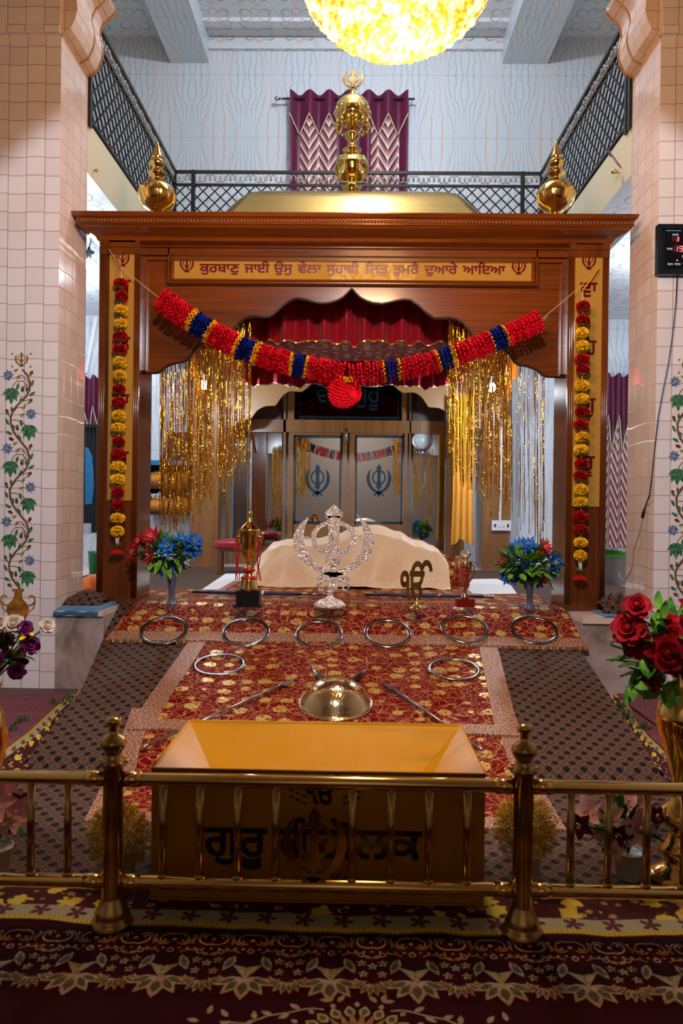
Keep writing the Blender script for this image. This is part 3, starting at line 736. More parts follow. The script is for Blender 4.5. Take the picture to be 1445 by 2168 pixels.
for (x0, x1) in ((XL0, XL1), (XR0, XR1)):
    m = MB()
    for xx, s in ((x0 + 0.025, 1), (x1 - 0.025, 1)):
        for q in (-0.018, 0.0, 0.018): m.tube([(xx + q, YF - 0.004, 0.70), (xx + q, YF - 0.004, 3.72)], 0.010, 8)
    m.box(x0, x1, YF - 0.02, YF, 3.70, 3.84); m.box(x0 + 0.01, x1 - 0.01, YF - 0.03, YF, 3.76, 3.79)
    obj('pillar_moulding', m, M_WOODV, CA)
half = [(0, 611), (8, 620), (18, 629.5), (30, 636), (45, 641), (65, 643), (80, 640), (95, 636), (110, 633), (124, 634), (142, 646), (159, 662), (175, 673), (195, 672), (210, 671), (222, 674), (235, 682), (248, 696), (258, 712), (266, 722), (285, 723), (298, 724), (312, 729), (328, 739), (338, 752), (346, 764), (356, 770), (371, 772), (384, 776), (396, 782), (404, 790), (412, 794), (432, 795)]
ax = [dx * YA / F for dx, _ in half]; az = [H + (1078 - y) / F * YA for _, y in half]
XC = at(744, 611, YA).x
xs = [XC - a for a in ax[::-1]] + [XC + a for a in ax[1:]]; lo = az[::-1] + az[1:]
xs[0] = XL1 - 0.0; xs[-1] = XR0 + 0.0
m = MB(); m.strip(xs, lo, [3.84] * len(xs), YA, YA + 0.05); obj('arch_panel', m, M_WOOD, CA)
m = MB(); m.tube([(x, YA - 0.001, z) for x, z in zip(xs, lo)], 0.009, 6); obj('arch_bead', m, plain('dark_stained_bead', (0.03, 0.010, 0.006), 0.3), CA)
m = MB(); m.strip([x for x in xs], [z for z in lo], [3.84] * len(xs), 10.5, 10.55); obj('rear_arch_panel', m, plain('lit_tan_wood', (0.30, 0.16, 0.055), 0.4), CA)  # tan holds the chandelier light on this panel, put into its colour
for sx in (XL0 + 0.12, XR1 - 0.17):
    ys = [6.7 + (x - xs[0]) / (xs[-1] - xs[0]) * 3.8 for x in xs]; m = MB()
    n0 = len(ys); vs = []
    for i in range(n0): vs += [(sx, ys[i], lo[i]), (sx, ys[i], 3.84), (sx + 0.05, ys[i], lo[i]), (sx + 0.05, ys[i], 3.84)]
    fs = []
    for i in range(n0 - 1):
        a, b = 4 * i, 4 * i + 4; fs += [(a, a + 1, b + 1, b), (a + 2, b + 2, b + 3, a + 3), (a, b, b + 2, a + 2), (a + 1, a + 3, b + 3, b + 1)]
    m.add(vs, fs); obj('side_arch_panel', m, M_WOOD, CA)
# entablature mouldings and sign frame
m = MB(); m.box(XL1, XR0, YA - 0.05, YA + 0.01, 3.73, 3.84); m.box(XL1, XR0, YA - 0.075, YA, 3.79, 3.84); m.box(XL1, XR0, YA - 0.03, YA, 3.69, 3.72)
m.box(XL1, XL1 + 0.035, YA - 0.04, YA, lo[0] + 0.02, 3.7); m.box(XR0 - 0.035, XR0, YA - 0.04, YA, lo[0] + 0.02, 3.7)
obj('entablature', m, M_WOOD, CA)
a = at(369, 589, YA); b = at(1124, 533, YA)
sx0, sx1, sz0, sz1 = a.x, b.x, (at(369, 588, YA).z + at(1124, 598, YA).z) / 2, (at(369, 531, YA).z + at(1124, 541, YA).z) / 2
m = MB(); mould(m, sx0, sx1, sz0, sz1, YA, 0.06, 0.05); obj('sign_frame', m, M_WOOD, CA)
sg_ = MB(); sg_.box(sx0, sx1, YA - 0.012, YA, sz0, sz1); sgn = obj('sign_panel', sg_, M_PANEL, CA)
m = MB(); tz = sz0 + (sz1 - sz0) * 0.25
zhd = (sz1 - sz0)
W_ = [('ਕੁਰਬਾਣੁ', 423, 507), ('ਜਾਈ', 517, 571), ('ਉਸੁ', 579, 620), ('ਵੇਲਾ', 629, 681), ('ਸੁਹਾਵੀ', 690, 760), ('ਿਜਤੁ', 772, 822), ('ਤੁਮਰੈ', 831, 887), ('ਦੁਆਰੇ', 897, 968), ('ਆਇਆ', 978, 1069)]
for s_, a_, b_ in W_:
    text_mb(m, s_, (0, YA - 0.012, 0), (1, 0, 0), (0, 0, 1), at(a_, 565, YA).x, at(b_, 565, YA).x, 0.0015, 0.030, 0.080, sz0 + zhd * 0.24)
obj('lettering', m, M_MAROON, sgn)
for px in (396, 1097):
    m = MB(); khanda(m, ((at(px, 560, YA)).x, YA - 0.012, sz0 + zhd * 0.5), 0.155, 0.0015, wide=1.05); obj('khanda_emblem', m, M_MAROON, sgn)
for k, (xa, xb, ya, yb, word) in enumerate(((230, 285, 514, 1060, ('ਸ', 'ਿਤ', 'ਨਾ', 'ਮੁ')), (1213, 1271, 519, 1073, ('ਵਾ', 'ਿਹ', 'ਗੁ', 'ਰੂ')))):
    p = at(xa, ya, YF); q = at(xb, yb, YF); x0, x1 = p.x + 0.0, q.x + (0.02 if k == 0 else 0.03)
    x0 = at(xa, 800, YF).x; x1 = at(xb, 800, YF).x
    m = MB(); m.box(x0, x1, YF - 0.01, YF, q.z, p.z); sp = obj('side_panel', m, M_PANEL, CA)
    m = MB(); xm = (x0 + x1) / 2; khanda(m, (xm, YF - 0.01, p.z - 0.145), 0.165, 0.0015, wide=0.95); obj('khanda_emblem', m, M_MAROON, sp)
    m = MB()
    for i, s_ in enumerate(word):
        text_mb(m, s_, (0, YF - 0.010, 0), (1, 0, 0), (0, 0, 1), xm - 0.075, xm + 0.075, 0.0015, 0.02, 0.14, p.z - 0.45 - i * 0.50)
    obj('lettering', m, M_MAROON, sp)
    m = MB(); m.box(x0 - 0.0, x1, YF - 0.02, YF, p.z, p.z + 0.03); obj('panel_cap', m, M_WOOD, CA)
# cornice swept round three sides, beads, roof
xl, xr, yb_ = XL0 + 0.0, XR1, 10.85
prof = [(-0.05, 3.80), (0.02, 3.82), (0.03, 3.845), (0.045, 3.855), (0.13, 3.895), (0.14, 3.905), (0.155, 3.92), (0.155, 3.965), (0.175, 3.975), (0.185, 3.998), (0.185, 4.008), (-0.05, 4.008)]
m = MB(); m.sweep(prof, [(xl, yb_, 0), (xl, YF, 0), (xr, YF, 0), (xr, yb_, 0)])
if min(v.x for v in m.v) > xl - 0.1:
    m = MB(); m.sweep([(-x, z) for x, z in prof][::-1], [(xl, yb_, 0), (xl, YF, 0), (xr, YF, 0), (xr, yb_, 0)])
obj('cornice', m, M_WOOD, CA)
m = MB(); x = xl - 0.14
while x < xr + 0.14:
    m.ball((x, YF - 0.157, 3.942), 0.014, 8, 5, (1, 0.7, 1.25)); x += 0.0285
m.box(xl - 0.16, xr + 0.16, YF - 0.162, YF - 0.15, 3.915, 3.922)
obj('cornice_beading', m, M_WOOD, CA)
m = MB(); m.box(xl, xr, YF + 0.05, yb_, 3.88, 4.0); obj('roof_board', m, M_WOOD, CA)
# gilt dome
def sq_dome(cx, cy, prof, n=1):
    m = MB(); vs = []; K = 10
    def ringp(h, z):
        o = []; r = 0.16
        for qx, qy, a0 in ((1, 1, 0), (-1, 1, PI / 2), (-1, -1, PI), (1, -1, 1.5 * PI)):
            for j in range(4):
                t = a0 + j * PI / 6; o.append((cx + qx * (h - r) + r * math.cos(t), cy + qy * (h - r) + r * math.sin(t), z))
        return o
    for h, z in prof: vs += ringp(h, z)
    k = 16; fs = [(i * k + j, i * k + (j + 1) % k, (i + 1) * k + (j + 1) % k, (i + 1) * k + j) for i in range(len(prof) - 1) for j in range(k)]
    fs.append(tuple((len(prof) - 1) * k + j for j in range(k))); m.add(vs, fs, True); return m
DX = at(747, 420, 8.5).x
m = sq_dome(DX, 8.5, [(1.95, 4.008), (1.80, 4.03), (1.66, 4.10), (1.52, 4.22), (1.36, 4.40), (1.28, 4.52), (1.20, 4.64), (1.13, 4.73), (1.05, 4.775), (0.9, 4.80), (0.5, 4.83)])
obj('gilt_dome', m, M_DOME, CA)
def kal_profile(k, base): return [(r * k, base + z * k) for r, z in base_prof]
def small_kalash(px, label):
    Y = 6.75; bz = at(px, 447, Y).z; tz_ = at(px, 295, Y).z; X = at(px, 420, Y).x; k = Y / F
    R = lambda v: v * k
    pr = [(0.10, 4.0), (0.10, 4.03), (0.05, 4.06), (0.05, bz - 0.03), (R(16), bz), (R(28), bz + R(6)), (R(37), bz + R(18)), (R(39.5), bz + R(30)), (R(40.5), bz + R(33)), (R(39.5), bz + R(36)), (R(36), bz + R(47)), (R(26), bz + R(57)), (R(13), bz + R(62)), (R(9), bz + R(66)), (R(9), bz + R(71)), (R(18), bz + R(76)), (R(20), bz + R(80)), (R(9), bz + R(85)), (R(8), bz + R(91)), (R(13), bz + R(95)), (R(16.5), bz + R(101)), (R(14), bz + R(107)), (R(8), bz + R(110)), (R(13), bz + R(112)), (R(11), bz + R(116)), (R(3), bz + R(142)), (0.001, bz + R(152))]
    m = MB(); m.lathe(pr, (X, Y, 0), 32)
    for i in range(10):
        q = 2 * PI * i / 10; c, s_ = math.cos(q), math.sin(q)
        m.tube([(X + c * R(r), Y + s_ * R(r), bz + R(z)) for r, z in ((28, 6), (37.3, 18), (39.8, 30), (39.8, 36), (36.3, 47), (26, 57))], 0.004, 4)
    obj('kalash_finial', m, M_BRASS, CA, label)
small_kalash(332, 'round brass kalash with pointed spire on left cornice corner'); small_kalash(1176, 'round brass kalash with pointed spire on right cornice corner')
Y = 8.3; k = Y / F; X = at(745, 300, Y).x; z0 = at(745, 395, Y).z
R = lambda v: v * k
pr = [(0.30, 4.78), (0.22, 4.84), (0.10, 4.90), (0.09, z0 - 0.05), (R(22), z0), (R(13), z0 + R(3)), (R(14), z0 + R(8)), (R(22), z0 + R(11)), (R(32), z0 + R(22)), (R(35.5), z0 + R(36)), (R(37), z0 + R(40)), (R(35.5), z0 + R(44)), (R(31), z0 + R(56)), (R(20), z0 + R(64)), (R(10), z0 + R(67)), (R(9), z0 + R(70)), (R(18), z0 + R(73)), (R(20), z0 + R(77)), (R(12), z0 + R(81)), (R(9), z0 + R(85)), (R(9), z0 + R(97)), (R(15), z0 + R(103)), (R(16), z0 + R(109)), (R(14), z0 + R(113)), (R(11), z0 + R(117)), (R(7), z0 + R(140)), (R(6), z0 + R(188)), (R(5), z0 + R(200)), (0.001, z0 + R(204))]
m = MB(); m.lathe(pr, (X, Y, 0), 32)
for i in range(10):
    q = 2 * PI * i / 10; c, s_ = math.cos(q), math.sin(q)
    m.tube([(X + c * R(r), Y + s_ * R(r), z0 + R(z)) for r, z in ((22, 11), (32.4, 22), (35.8, 36), (35.8, 44), (31, 56), (20, 64))], 0.005, 4)
kf = obj('kalash_finial', m, M_BRASS, CA, 'tall brass kalash with parasol and khanda at dome centre')
m = MB(); zp = z0 + R(138)
m.lathe([(R(30), zp - R(2)), (R(36), zp + R(8)), (R(37), zp + R(18)), (R(33), zp + R(36)), (R(26), zp + R(44)), (R(12), zp + R(48)), (R(5), zp + R(49)), (R(5), zp + R(47)), (R(25), zp + R(41)), (R(35), zp + R(18)), (R(34.5), zp + R(9)), (R(29), zp)], (X, Y, 0), 40)
obj('parasol', m, M_BRASS, kf)
for i in range(14):
    m = MB(); q = 2 * PI * i / 14; c, s_ = math.cos(q), math.sin(q)
    m.ball((X + c * R(34), Y + s_ * R(34), zp - R(11)), R(4.5), 8, 6, (1, 1, 2.0)); m.tube([(X + c * R(34), Y + s_ * R(34), zp), (X + c * R(34), Y + s_ * R(34), zp - R(6))], 0.004, 4)
    m.ball((X + c * R(36), Y + s_ * R(36), zp + R(17)), R(4.5), 8, 5, (1, 1, 1.3)); m.tube([(X + c * R(34), Y + s_ * R(34), zp), (X + c * R(36), Y + s_ * R(36), zp + R(17))], 0.004, 4)
    obj('pendant_drop', m, M_BRASS, kf)
m = MB(); khanda(m, (X, Y, z0 + R(223)), R(46), 0.02, wide=1.25); m.tube([(X, Y, z0 + R(196)), (X, Y, z0 + R(206))], R(3), 6); obj('khanda_emblem', m, M_WBRASS, kf)
# ---------------------------------------------------------------- chandoa (cloth ceiling)
CT = thing('cloth_canopy_lining', 'crimson satin frilled cloth hanging inside the wooden canopy with plum brocade underside', 'cloth', (0, 8.1, 3.4))
HX = 1.36; XM = at(742, 700, 7).x; YFr, YBk = 6.9, 9.3; ZU = 3.40
def frill(yc, zb_, zt2, amp, seed, x0=XM - HX, x1=XM + HX, puff=0.0):
    m = MB(); N = 220
    def fn(u, v):
        x = x0 + (x1 - x0) * u; w = math.sin(u * 95 + 3 * nz(u * 9, seed)) * amp + nz(u * 14, seed + 3.3) * amp * 1.6
        dz = nz(u * 11, seed + 9) * 0.045
        return (x, yc - w * (1 - v * 0.65) - puff * math.sin(PI * v), zb_ + (dz - abs(w) * 0.3) * (1 - v) + (zt2 - zb_) * v)
    m.grid(fn, N, 6); return m, [fn(i / N, 0) for i in range(N + 1)]
m, e = frill(YFr, 3.10, 3.80, 0.055, 1.0, puff=0.08); obj('front_frill', m, M_REDSAT, CT)
g = MB(); vs = []
for p in e: vs += [(p[0], p[1] - 0.004, p[2]), (p[0], p[1] - 0.004, p[2] + 0.022)]
g.add(vs, [(2 * i, 2 * i + 2, 2 * i + 3, 2 * i + 1) for i in range(len(e) - 1)]); obj('gold_trim', g, plain('gold_lace', (0.72, 0.42, 0.10), 0.3, 0.7), CT)
m, e = frill(YBk, 3.09, 3.50, 0.045, 5.0); obj('rear_frill', m, M_REDSAT, CT)
g = MB(); vs = []
for p in e: vs += [(p[0], p[1] - 0.004, p[2]), (p[0], p[1] - 0.004, p[2] + 0.012)]
g.add(vs, [(2 * i, 2 * i + 2, 2 * i + 3, 2 * i + 1) for i in range(len(e) - 1)]); obj('gold_trim', g, plain('pale_gold_lace', (0.80, 0.58, 0.40), 0.3, 0.4), CT)
for sx in (-1, 1):
    m = MB(); m.grid(lambda u, v: (XM + sx * (HX + 0.03 * math.sin(u * 60)), YFr + (YBk - YFr) * u, 3.12 + 0.03 * nz(u * 9, 2) + (3.6 - 3.12) * v), 90, 4); obj('side_frill', m, M_REDSAT, CT)
m = MB(); m.grid(lambda u, v: (XM - HX + 2 * HX * u, YFr + (YBk - YFr) * v, ZU - 0.05 * math.sin(PI * u) * math.sin(PI * v)), 30, 24); m.grid(lambda u, v: (XM - HX + 2 * HX * u, YFr + (YBk - YFr) * v, ZU + 0.05), 2, 2); obj('brocade_underside', m, M_BROCP, CT)
# ---------------------------------------------------------------- mirrored partition behind the canopy
YD = 11.12
PT = thing('mirrored_partition', 'brown wooden partition with etched mirror doors behind the covered scripture', 'partition', (0, YD, ZP))
def fr(x0, x1, y0, y1, t=0.06, dy=0.0, Y=YD):
    a = at(x0, y1, Y); b = at(x1, y0, Y); m = MB(); m.box(a.x, b.x, Y - t - dy, Y - dy, a.z, b.z); return m
def fr2(lst, t=0.06, dy=0.0):
    m = MB()
    for x0, x1, y0, y1 in lst:
        a = at(x0, y1, YD); b = at(x1, y0, YD); m.box(a.x, b.x, YD - t - dy, YD - dy, a.z, b.z)
    return m
obj('frame', fr2([(478, 492, 640, 1200), (523, 531, 640, 1200), (597, 609, 640, 1200), (862, 872, 640, 1200), (942, 986, 640, 1200), (492, 942, 893, 915), (492, 942, 640, 700), (492, 600, 1170, 1200), (868, 942, 1170, 1200)], 0.09), M_WOODR, PT)
obj('dark_panel', fr2([(492, 523, 915, 1200), (531, 597, 700, 893), (872, 942, 700, 893)], 0.03), plain('dark_brown_panel', (0.045, 0.022, 0.014), 0.35), PT)
obj('mirror_pane', fr(531, 597, 915, 1170, 0.02), M_MIRROR, PT); obj('mirror_pane', fr(872, 942, 915, 1170, 0.02), M_MIRROR, PT)
fan = obj('fanlight', fr(625, 850, 700, 890, 0.02), M_DGLASS, PT)
obj('fanlight_frame', fr2([(609, 625, 700, 893), (850, 862, 700, 893)], 0.05), M_WOODR, PT)
m = fr2([(632, 635, 705, 885), (841, 845, 705, 885), (632, 845, 883, 886)], 0.006, 0.021)
text_mb(m, 'ਵਾਿਹਗੁਰੂ', (0, YD - 0.022, 0), (1, 0, 0), (0, 0, 1), at(668, 840, YD).x, at(805, 840, YD).x, 0.004, 0.01, 0.30, at(700, 852, YD).z)
obj('etched_lettering', m, plain('dark_teal_etching', (0.004, 0.02, 0.03), 0.15), fan)
for x0, x1, g0, g1 in ((609, 735, 622, 722), (736, 862, 751, 852)):
    dr = obj('door_leaf', fr2([(x0, g0, 915, 1200), (g1, x1, 915, 1200), (g0, g1, 915, 922), (g0, g1, 1110, 1140), (g0, g1, 1150, 1200)], 0.07), M_WOODR, PT)
    obj('mirror_pane', fr(g0, g1, 922, 1110, 0.02), M_MIRROR, dr)
    obj('teal_border', fr2([(g0, g0 + 5, 922, 1110), (g1 - 5, g1, 922, 1110), (g0, g1, 922, 927), (g0, g1, 1105, 1110)], 0.006, 0.021), M_TEAL, dr)
    m = MB(); c = at((g0 + g1) / 2, 1019, YD); khanda(m, (c.x, YD - 0.022, c.z), 0.53, 0.008, wide=0.92); obj('khanda_emblem', m, M_TEAL, dr)
m = MB(); p = at(733, 908, YD); q = at(733, 940, YD); m.tube([(p.x, YD - 0.11, p.z), (p.x, YD - 0.11, q.z)], 0.013, 8); m.box(p.x - 0.025, p.x + 0.025, YD - 0.10, YD - 0.07, q.z + 0.02, p.z - 0.02); obj('door_bolt', m, M_STEEL, PT)
c = at(893, 932, YD - 0.1)
CK = thing('wall_clock', 'round silver framed clock hung at the top of the right mirror pane', 'clock', (c.x, YD - 0.09, c.z - 0.15))
m = MB(); m.lathe([(0.115, 0), (0.155, 0.01), (0.17, 0.03), (0.155, 0.055), (0.125, 0.05), (0.115, 0.03)], (c.x, YD - 0.02, c.z), 36, 'y'); m.ball((c.x - 0.08, YD - 0.06, c.z - 0.18), 0.03); m.ball((c.x + 0.08, YD - 0.06, c.z - 0.18), 0.03); m.ball((c.x, YD - 0.06, c.z - 0.19), 0.055, sc=(1, .5, 1)); obj('rim', m, M_STEEL, CK)
m = MB(); m.lathe([(0.001, 0.052), (0.125, 0.052), (0.125, 0.0)], (c.x, YD - 0.02, c.z), 32, 'y'); obj('dial', m, plain('pale_dial', (0.60, 0.68, 0.74), 0.3), CK)
m = MB(); m.bar((c.x, YD - 0.055, c.z), (c.x + 0.01, YD - 0.055, c.z + 0.07), 0.008, 0.004); m.bar((c.x, YD - 0.055, c.z), (c.x + 0.05, YD - 0.055, c.z + 0.02), 0.008, 0.004); obj('hands', m, M_BLACK, CK)
# ---------------------------------------------------------------- platform cloths and ramp
def surf(Y):
    if Y >= 6.34: return 0.648
    if Y >= 6.26: return 0.648 - (6.34 - Y) * 0.20
    if Y >= 5.80: return 0.632 - (6.26 - Y) * (0.632 - 0.400) / 0.46
    if Y >= 4.12: return 0.400 - (5.80 - Y) * (0.400 - 0.055) / 1.68
    if Y >= 4.07: return 0.012 + (Y - 4.07) * 0.86
    return 0.012
def wr(X, Y):
    if Y > 7.6: return 0.0
    return 0.010 * nz(X * 1.1, Y * 1.6, 2.0) + 0.005 * nz(X * 4, Y * 4, 5.0) + (0.012 * nz(X * 2.2, 3, 7.0) if Y < 6.0 else 0)
def pw(Y, T):
    for (a, b), (c, d) in zip(T, T[1:]):
        if Y >= c: return d + (b - d) * (min(Y, a) - c) / (a - c)
    return T[-1][1]
def XAf(Y): return pw(Y, [(5.9, -2.02), (5.8, -2.02), (5.0, -1.87), (4.2, -1.84)])
def XBf(Y): return pw(Y, [(5.9, 1.83), (5.8, 1.825), (5.0, 1.785), (4.2, 1.745)])
XA, XB = -2.02, 1.83
def sz(X, Y): return surf(Y) + wr(X, Y)
def on_ramp(x, y, h=0.0):
    d = ray(x, y); Y = 2.0; pr = None
    while Y < 11:
        p = CAMP + d * (Y / d.y)
        if p.z <= sz(p.x, Y) + h: return Vector((p.x, Y, sz(p.x, Y) + h))
        Y += 0.005
    return p
Yl = [10.4, 9.4, 8.4, 7.4, 6.9, 6.6, 6.45, 6.38, 6.34, 6.30, 6.26, 6.18, 6.05, 5.92, 5.80] + [5.8 - i * 0.12 for i in range(1, 14)] + [4.12, 4.09, 4.07, 4.05, 3.9, 3.7, 3.5, 3.3, 3.1, 2.95, 2.86]
def sheet(X0, X1, Ys, h, nx=26, skirt=0.0, y2l=None, uvk=1.0):
    """cloth laid over the surface between the depths Ys; X0, X1 may be functions of Y"""
    f0 = X0 if callable(X0) else (lambda Y: X0); f1 = X1 if callable(X1) else (lambda Y: X1)
    m = MB(); vs = []; uv = []; s = 0.0; prev = None
    cols = nx + 1
    for Y in Ys:
        if prev is not None: s += math.hypot(Y - prev, surf(Y) - surf(prev))
        prev = Y
        for i in range(cols):
            X = f0(Y) + (f1(Y) - f0(Y)) * i / nx; vs.append((X, Y, sz(X, Y) + h)); uv.append((X * uvk, -s * uvk))
        
    fs = [(j * cols + i, (j + 1) * cols + i, (j + 1) * cols + i + 1, j * cols + i + 1) for j in range(len(Ys) - 1) for i in range(nx)]
    m.add(vs, fs, True, uv)
    # hem so the cloth has an edge
    n0 = len(vs); ed = [j * cols for j in range(len(Ys))], [j * cols + nx for j in range(len(Ys))]
    for e in (*ed, list(range(cols)), list(range((len(Ys) - 1) * cols, len(Ys) * cols))):
        v2 = []; u2 = []
        for i in e: v2 += [vs[i], (vs[i][0], vs[i][1], vs[i][2] - max(h * 0.9, 0.004) - skirt)]; u2 += [uv[i], uv[i]]
        m.add(v2, [(2 * i, 2 * i + 1, 2 * i + 3, 2 * i + 2) for i in range(len(e) - 1)], False, u2)
    return m
def yrange(a, b): return [a] + [y for y in Yl if b < y < a] + [b]
# board under the ramp
m = MB(); m.strip([0, 1], [0, 0], [1, 1], 0, 1); m = MB()
vs = []; YY = [6.35, 6.26, 5.8, 4.12]
for Y in YY: vs += [(XAf(Y) + 0.03, Y, 0.0), (XBf(Y) - 0.03, Y, 0.0), (XBf(Y) - 0.03, Y, max(0.001, surf(Y) - 0.03)), (XAf(Y) + 0.03, Y, max(0.001, surf(Y) - 0.03))]
fs = [(4 * i + a, 4 * i + 4 + a, 4 * i + 4 + (a + 1) % 4, 4 * i + (a + 1) % 4) for i in range(3) for a in range(4)] + [(0, 1, 2, 3), (15, 14, 13, 12)]
m.add(vs, fs); tag(obj('wooden_ramp', m, M_WOODR), 'sloping wooden board under the diamond patterned sheet', 'ramp')
def fl(Y): return -3.4 if Y < 4.06 else (XAf(Y) if Y < 6.0 else XA - 0.16 * min(1, (Y - 6.0) / 0.3) - (1.1 if Y > 6.8 else 0))
def frr(Y): return 3.4 if Y < 4.06 else (XBf(Y) if Y < 6.0 else XB + 0.1 * min(1, (Y - 6.0) / 0.3) + (1.2 if Y > 6.8 else 0))
DS = sheet(fl, frr, Yl, 0.0, 60, 0.0)
DS_V = DS
# side drops of the sheet from ramp to floor
for Xf, sg in ((XAf, -1), (XBf, 1)):
    DS.add([(Xf(4.3), 4.3, 0.012), (sg * 3.4, 4.33, 0.012), (sg * 3.4, 4.05, 0.012), (Xf(4.3), 4.05, 0.012)], [(0, 1, 2, 3)], False, [(Xf(4.3), -6), (sg * 3.4, -6), (sg * 3.4, -6.3), (Xf(4.3), -6.3)])
    ys = [y for y in Yl if 4.1 <= y <= 6.0]; vs = []; uv = []
    for j, Y in enumerate(ys):
        X = Xf(Y); z = sz(X, Y)
        for q in range(4):
            t = q / 3; vs.append((X + sg * (0.04 * t + 0.02 * t * abs(nz(Y * 5, 2.0))), Y, z * (1 - t) + 0.004 * t)); uv.append((X + sg * z * t, -Y))
    DS.add(vs, [(4 * j + q, 4 * j + q + 1, 4 * j + 5 + q, 4 * j + 4 + q) for j in range(len(ys) - 1) for q in range(3)], True, uv)
tag(obj('patterned_sheet', DS, M_DIAM), 'brown and black diamond weave sheet covering platform, ramp and floor', 'sheet')
# red velvet cloths with sequin ribbon borders
def bordered(name, label, X0, X1, ya, yb, h, bl=True, br=True, bf=True, bw=0.11, group=None, bb=False, skirt=0.0):
    t = thing(name, label, 'cloth', ((X0(ya) + X1(ya)) / 2 if callable(X0) else (X0 + X1) / 2, yb, surf(yb)), group)
    f0 = X0 if callable(X0) else (lambda Y: X0); f1 = X1 if callable(X1) else (lambda Y: X1)
    obj('velvet_field', sheet(f0, f1, yrange(ya, yb), h, 30, skirt), M_BROC, t)
    if bl: obj('ribbon_border', sheet(lambda Y: f0(Y) - 0.005, lambda Y: f0(Y) + bw, yrange(ya, yb), h + 0.004, 3), M_TRIM, t)
    if br: obj('ribbon_border', sheet(lambda Y: f1(Y) - bw, lambda Y: f1(Y) + 0.005, yrange(ya, yb), h + 0.004, 3), M_TRIM, t)
    if bf: obj('ribbon_border', sheet(f0, f1, yrange(yb + bw * 0.85, yb - 0.004), h + 0.005, 24), M_TRIM, t)
    return t
bordered('velvet_runner', 'crimson sequinned velvet runner lying on the floor behind the yellow box', lambda Y: -1.40 + (4.5 - Y) * 0.14, lambda Y: 1.05 - (4.5 - Y) * 0.04, 4.7, 3.38, 0.006, bw=0.13)
bordered('velvet_runner', 'crimson sequinned velvet runner on the ramp under the shield and spears', lambda Y: -1.31 - (5.8 - Y) * 0.045, lambda Y: 1.16 - (5.8 - Y) * 0.095, 5.95, 4.42, 0.014, bw=0.14)
bordered('velvet_runner', 'wide crimson sequinned velvet cloth over platform edge carrying six steel rings', lambda Y: -1.99 if Y > 6.9 else -1.99 + 0.11 * max(0, 1 - abs(Y - 6.35) / 0.55), lambda Y: 1.83 + 0.06 * max(0, min(1, (6.3 - Y) / 0.5)), 7.3, 5.80, 0.022, False, False, True, 0.12)
bordered('velvet_runner', 'crimson sequinned velvet cloth on the platform under trophies and swords', lambda Y: at(430, 1286, 6.42).x, lambda Y: at(1030, 1292, 6.42).x, 8.1, 6.42, 0.030, True, True, True, 0.07)
def poly_cloth(name, px, z, mat, label, cat, th=0.006, grp=None):
    P = [atz(x, y, z) for x, y in px]; m = MB(); m.prism([(p.x, p.y) for p in P], (0, 0, z - th), (1, 0, 0), (0, 1, 0), th)
    return tag(obj(name, m, mat), label, cat, grp)
poly_cloth('white_sheet', [(412, 1258), (478, 1214), (570, 1214), (560, 1250), (520, 1258)], 0.664, M_SHEET, 'white cotton sheet on the platform left of the covered scripture', 'sheet')
poly_cloth('white_sheet', [(985, 1240), (1000, 1226), (1052, 1225), (1082, 1240), (1100, 1266), (985, 1268)], 0.664, M_SHEET, 'white cotton sheet on the platform right of the covered scripture', 'sheet')
# ---------------------------------------------------------------- covered scripture
HP = [(-1.05, 0.90), (-1.0, 1.02), (-0.88, 1.13), (-0.7, 1.16), (-0.45, 1.17), (-0.2, 1.22), (0.0, 1.30), (0.25, 1.32), (0.5, 1.26), (0.72, 1.17), (0.88, 1.11), (0.98, 1.02), (1.02, 0.95)]
def hprof(X):
    for (a, b), (c, d) in zip(HP, HP[1:]):
        if X <= c: t = (X - a) / (c - a); t = t * t * (3 - 2 * t); return b + (d - b) * t
    return HP[-1][1]
def mound(u, v):
    X = -1.05 + 2.07 * u; h = hprof(X)
    sec = [(7.52, 0.68), (7.58, 0.70), (7.66, 0.70 + (h - 0.70) * 0.5), (7.74, 0.70 + (h - 0.70) * 0.85), (7.88, h - 0.02), (8.1, h), (8.5, h - 0.04), (8.75, h - 0.25), (8.85, 0.68)]
    t = v * (len(sec) - 1); i = min(int(t), len(sec) - 2); f = t - i
    Y = sec[i][0] * (1 - f) + sec[i + 1][0] * f; z = sec[i][1] * (1 - f) + sec[i + 1][1] * f
    w = 1 - abs(v - 0.2) * 1.6
    fd = 0.06 * nz(X * 2.0, v * 1.2, 4.0) + (0.16 * max(0, math.sin((X - v * 0.9) * 5.0 + 1.0)) ** 3 + 0.10 * max(0, math.sin((X + v * 1.3) * 3.7 + 2.2)) ** 4) * max(0, 0.60 - v)
    zb = 0.012 * nz(X * 7, v * 5, 1.0)
    return (X + 0.03 * nz(X * 3, v * 3, 8), Y - fd * (1 if v < 0.6 else 0), max(0.672, z + zb + fd * 0.3))
m = MB(); m.grid(mound, 110, 40, uvf=lambda u, v: (u * 2.07, v * 2.2))
for e in (0, 1):
    pts = [mound(e, j / 20) for j in range(21)]; m.add(pts, [tuple(range(21))])
tag(obj('scripture_cover', m, M_CREAM), 'cream satin cloth draped over the scripture stand behind the silver emblem', 'cloth')
m = MB(); cx = at(958, 1215, 8.0).x
m.grid(lambda u, v: (cx - 0.13 + 0.26 * u + 0.02 * math.sin(v * 9), 7.72 + 0.9 * 0.0 + 0.25 * v, 0.67 + (0.36 - 0.30 * u ** 2) * math.sin(PI * v) ** 0.5 * 1.0), 10, 14)
tag(obj('bolster_cushion', m, M_BROC), 'small crimson brocade cushion at right end of the covered scripture', 'cushion')
